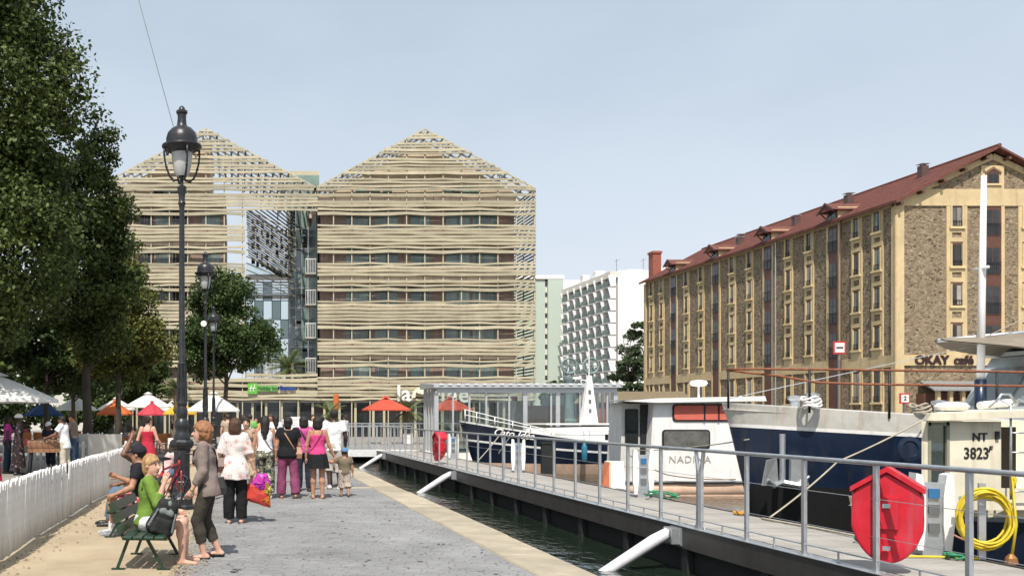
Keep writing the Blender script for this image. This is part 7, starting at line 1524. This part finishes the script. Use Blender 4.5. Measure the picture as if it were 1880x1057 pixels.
# --- seated: woman in green
Jg = person('blond woman in green top and white shorts seated on the near bench',(-1.0,10.62,0),R(-90),1.63,'fair','f',lean=.06,seat=.378,thighs=[(-.1,1,.03),(.08,1,.02)],shins=[(0,.05,-1),(0,.0,-1)],feet=[(-.1,1,0),(.1,1,0)],ups=[(-.15,.22,-1),(.22,.4,-1)],fores=[(.2,.75,-.25),(-.12,.3,1)],head=(.55,.8,-.1),hair=('short',HBL),top=dict(m=cloth('leaf_green',(.14,.23,.04)),sleeve=1.55,hem=-.05,loose=.008,neck=.285),bottom=dict(m=cloth('white_shorts',(.68,.68,.69)),hem=.72,loose=.018,wr=.004),shoe=(m_shoeb,'sandal'),res=.0115,chub=1.06)
bp = thing('backpack','black and grey backpack leaning on the seated woman in green','backpack',(-.86,10.3,.375),R(192)); bp.rotation_euler = (R(-10),R(-20),R(192)); m_bpk = cloth('pack_black',(.025,.027,.026)); m_bpg = cloth('pack_grey',(.17,.19,.19))
Bf = Fld((-.2,-.12,-.02),(.2,.14,.48),.012); Bf.cone((-.08,0,.07),(.08,0,.07),.07,.07,.03); Bf.cone((-.08,0,.07),(-.06,0,.33),.07,.06,.04); Bf.cone((.08,0,.07),(.06,0,.33),.07,.06,.04); Bf.ell((0,0,.2),(.1,.08,.21),None,.04); Bf.noise(.004,(26,20,22),1); Bf.build('pack_body',m_bpk,bp)
Bf = Fld((-.16,.02,-.02),(.16,.16,.36),.012); Bf.cone((-.07,.06,.05),(.07,.06,.05),.035,.035,.02); Bf.cone((-.07,.065,.05),(-.06,.06,.17),.035,.03,.03); Bf.cone((.07,.065,.05),(.06,.06,.17),.035,.03,.03); Bf.cone((-.06,.06,.17),(.06,.06,.17),.03,.03,.03); Bf.ell((0,.07,.11),(.09,.03,.09),None,.02); Bf.build('pocket',m_bpk,bp); Bf = Fld((-.16,0,.18),(.16,.14,.46),.012); Bf.cone((-.05,.05,.27),(.05,.05,.27),.035,.035,.01); Bf.cone((-.05,.05,.27),(0,.03,.37),.032,.025,.02); Bf.cone((.05,.05,.27),(0,.03,.37),.032,.025,.02); Bf.build('grey_panel',m_bpg,bp); 
for s in (-1,1): Bf = Fld((-.2,-.02,.02),(.2,.16,.34),.012); Bf.cone((s*.13,.05,.08),(s*.1,.07,.28),.02,.012,.01); Bf.build('grey_trim',m_bpg,bp)
b = MB(); b.tube([(-.04,0,.42),(0,.0,.47),(.04,0,.42)],.009,6); b.build('handle',m_strapb,bp,True)
for s in (-1,1): b = MB(); b.tube([(s*.07,-.08,.4),(s*.1,-.15,.25),(s*.09,-.09,.06)],.012,6); b.build('pack_strap',m_strapb,bp,True)
strap(Jg,[Jg['shd'][1]+V3(-.03,-.07,-.1),Jg['shd'][1]+V3(-.02,-.02,.045),Jg['shd'][1]+V3(-.02,.06,-.05),Jg['shd'][1]+V3(.02,.06,-.3)],.014,m_strapb,'pack_strap')
# --- seated couple on the second bench, facing the fence
Jm = person('man in jeans and tank top on the far bench, arm behind his head',(-1.42,14.35,0),R(92),1.74,'brown','m',lean=.14,seat=.378,thighs=[(-.12,1,.0),(.1,1,.05)],shins=[(0,.12,-1),(0,.25,-1)],ups=[(-.55,.5,.35),(.25,.25,-1)],fores=[(.35,-.35,.8),(-.05,.8,-.25)],head=(-.1,1,-.45),hair=('crop',HB),top=dict(m=cloth('dark_vest',(.04,.035,.035)),sleeve=0,hem=-.04,loose=.012,neck=.255),bottom=dict(m=cloth('blue_jean',(.1,.15,.2)),hem=1.9,loose=.018),shoe=(m_shoeb,'shoe'),res=.0125)
Jw = person('person in black T-shirt and cap with red patterned shorts on the far bench',(-1.32,13.2,0),R(88),1.66,'tan','m',lean=.05,seat=.378,thighs=[(-.1,1,.12),(.1,1,.08)],shins=[(0,-.08,-1),(0,.1,-1)],ups=[(-.25,.3,-1),(.3,.45,-.9)],fores=[(.1,.7,-.3),(-.2,.7,.3)],head=(.35,1,0),hair=('crop',HB,'cap',cloth('black_cap',(.02,.018,.025))),top=dict(m=cloth('black_tee',(.016,.016,.02)),sleeve=.55,hem=-.04,loose=.016),bottom=dict(m=camo_mat('red_shorts',[(.5,.06,.08),(.68,.5,.48),(.55,.12,.12),(.7,.6,.58)],22),hem=.8,loose=.022),shoe=(mat('trainer',(.1,.1,.13),.5,col2=(.6,.6,.6)),'shoe'),sock=cloth('sock',(.72,.72,.72)),res=.0125)
# --- woman in red dress
mrd = cloth('red_dress',(.42,.025,.05)); J = person('woman in strappy red dress standing past the benches with her back turned',(-2.12,22.6,0),R(-12),1.66,'fair','f',ups=[(-.28,-.02,-1),(.26,.1,-1)],fores=[(-.1,.05,-1),(.3,.6,-.6)],hair=('bun',HD),head=(.3,.95,0),top=dict(m=mrd,sleeve=0,hem=-.02,loose=.006,neck=.235,dress=True),skirt=dict(m=mrd,len=.28,flare=.05,waist=.03),shoe=(m_shoeb,'flat'),res=.0145)
J = person('person crouching in a pale top beside the lamp post planter',(-1.55,20.3,0),R(-70),1.6,'fair','f',lean=.35,seat=.3,thighs=[(-.2,1,.35),(.2,1,.35)],shins=[(0,-.35,-1),(0,-.35,-1)],ups=[(-.2,.6,-.7),(.2,.7,-.6)],fores=[(0,1,-.1),(0,1,.0)],hair=('bob',HD),top=dict(m=cloth('pale_pink',(.6,.42,.42)),sleeve=.4,loose=.012),bottom=dict(m=cloth('blue_jean2',(.09,.12,.18)),hem=1.8),shoe=(m_shoeb,'shoe'),res=.018)
# --- around the foosball table
def fp_(px,Y): return ((px-PX)/F*Y,Y,0)
person('person in magenta top beside the large white parasol pole',fp_(14,27.3),R(-80),1.68,'dark','f',hair=('short',HB),top=dict(m=cloth('magenta2',(.5,.05,.3)),sleeve=.5),bottom=dict(m=cloth('blue_dark',(.03,.045,.07)),hem=1.9),shoe=(m_shoeb,'shoe'),res=.02,face=False)
person('woman in long dark patterned dress and white headscarf at the foosball table',fp_(34,26.6),R(-75),1.7,'dark','f',hair=('crop',HB,'scarf',cloth('white_scarf',(.65,.63,.62))),top=dict(m=camo_mat('dark_floral',[(.02,.018,.02),(.06,.02,.03),(.02,.02,.02),(.25,.22,.2)],14),sleeve=.9,loose=.016),skirt=dict(m=MATS['cloth_dark_floral'],len=.42,flare=.04),shoe=(m_shoeb,'shoe'),res=.02,face=False)
person('man in white T-shirt and beige shorts playing at the foosball table',fp_(119,26.9),R(78),1.66,'brown','m',lean=.12,ups=[(-.2,.5,-.8),(.2,.4,-.8)],fores=[(0,.9,-.3),(0,.9,-.3)],head=(0,1,-.4),hair=('crop',HB),top=dict(m=cloth('white_tee2',(.76,.76,.78)),sleeve=.6,hem=-.1,loose=.025),bottom=dict(m=cloth('beige_shorts',(.5,.45,.36)),hem=1.5,loose=.025),shoe=(m_shoeb,'shoe'),res=.018,face=False)
person('man in brown grey shirt and jeans behind the white T-shirt at the foosball table',fp_(137,28.1),R(80),1.74,'tan','m',lean=.1,ups=[(-.2,.4,-.8),(.2,.4,-.8)],fores=[(0,.9,-.2),(0,.9,-.2)],hair=('crop',HD),top=dict(m=cloth('taupe',(.2,.15,.12)),sleeve=.7),bottom=dict(m=cloth('blue_jean3',(.05,.08,.13)),hem=1.9),shoe=(m_shoeb,'shoe'),res=.02,face=False)
person('person in white cap bending behind the foosball table',fp_(93,28.3),R(170),1.5,'brown','m',lean=.3,hair=('crop',HB,'cap',cloth('white_cap',(.72,.72,.74))),head=(0,1,-.6),top=dict(m=cloth('navy_tee',(.03,.03,.05)),sleeve=.6),bottom=dict(m=cloth('navy_short',(.02,.025,.04)),hem=1.6),shoe=(m_shoeb,'shoe'),res=.02,face=False)
person('person in a red dress half hidden by the fence at the parasol',fp_(-6,20),R(-60),1.0,'dark','f',hair=('short',HB),top=dict(m=mrd,sleeve=.3),skirt=dict(m=mrd,len=.25),shoe=(m_shoeb,'shoe'),res=.02,face=False)
# --- farther walkers
far = [(418,36,1.72,'fair','m','crop',HBR,(.42,.33,.25),(.3,.26,.2),10,'tall man in beige shirt walking near the lamp posts'),(447,30,1.68,'tan','f','bob',HD,(.72,.72,.75),(.03,.03,.04),0,'walker in white top beside the patterned blouse'),(459,33,1.72,'fair','m','crop',HD,(.16,.4,.1),(.2,.2,.22),-10,'walker in bright green top behind the white tank top'),
 (470,35,1.62,'tan','f','short',HB,(.62,.3,.12),(.06,.06,.08),180,'walker in orange top coming towards the camera'),(497,34,1.72,'tan','f','short',HBR,(.6,.14,.05),(.02,.02,.025),170,'walker in orange red and black facing the camera behind the tank top'),(506,31,1.7,'tan','f','long',HB,(.7,.7,.72),(.1,.12,.2),5,'walker in white with long black hair near the menu board'),
 (590,33,1.66,'dark','f','bob',HB,(.06,.02,.07),(.03,.03,.04),-5,'walker in dark purple top left of the white T-shirt man'),(575,37,1.72,'fair','m','crop',HBR,(.65,.63,.6),(.25,.22,.2),180,'walker in pale shirt coming from the hotel'),(528,42,1.75,'tan','m','crop',HB,(.5,.5,.55),(.05,.05,.08),0,'distant walker in grey near the hotel doors'),(635,47,1.7,'tan','f','bob',HD,(.6,.55,.55),(.1,.1,.14),60,'distant walker in pale top beside the landing railing')]
for i, (px,Y,h,sk,sx_,hs_,hm,c1,c2,rz,lab) in enumerate(far):
    person(lab,fp_(px,Y),R(rz),h,sk,sx_,thighs=[(-.03,.12,-1),(.03,-.12,-1)],hair=(hs_,hm),top=dict(m=cloth('far_top%d'%i,c1),sleeve=.5,loose=.012),bottom=dict(m=cloth('far_leg%d'%i,c2),hem=1.9,loose=.016),shoe=(m_shoeb,'shoe'),res=.024,face=False,group='people walking along the quay')
for i, (px,Y,rz,c1) in enumerate(((44,44.3,40,(.4,.1,.1)),(128,47.3,-60,(.5,.5,.55)),(268,36.5,0,(.1,.2,.25)),(238,33.6,30,(.25,.2,.2)),(318,41.8,-40,(.6,.6,.6)))):
    person(('guest in dull red','guest in grey white','guest in teal','guest in brown','guest in white')[i]+' seated at a shaded terrace table',fp_(px,Y),R(rz),1.68,'tan','f',seat=.45,thighs=[(-.1,1,0),(.1,1,0)],shins=[(0,0,-1),(0,0,-1)],ups=[(-.2,.4,-.8),(.2,.4,-.8)],fores=[(.1,.9,.1),(-.1,.9,.1)],hair=('bob',HD),top=dict(m=cloth('guest%d'%i,c1),sleeve=.5),bottom=dict(m=cloth('guestleg%d'%i,(.05,.05,.07)),hem=1.9),shoe=(m_shoeb,'shoe'),res=.026,face=False,group='guests on the terrace')
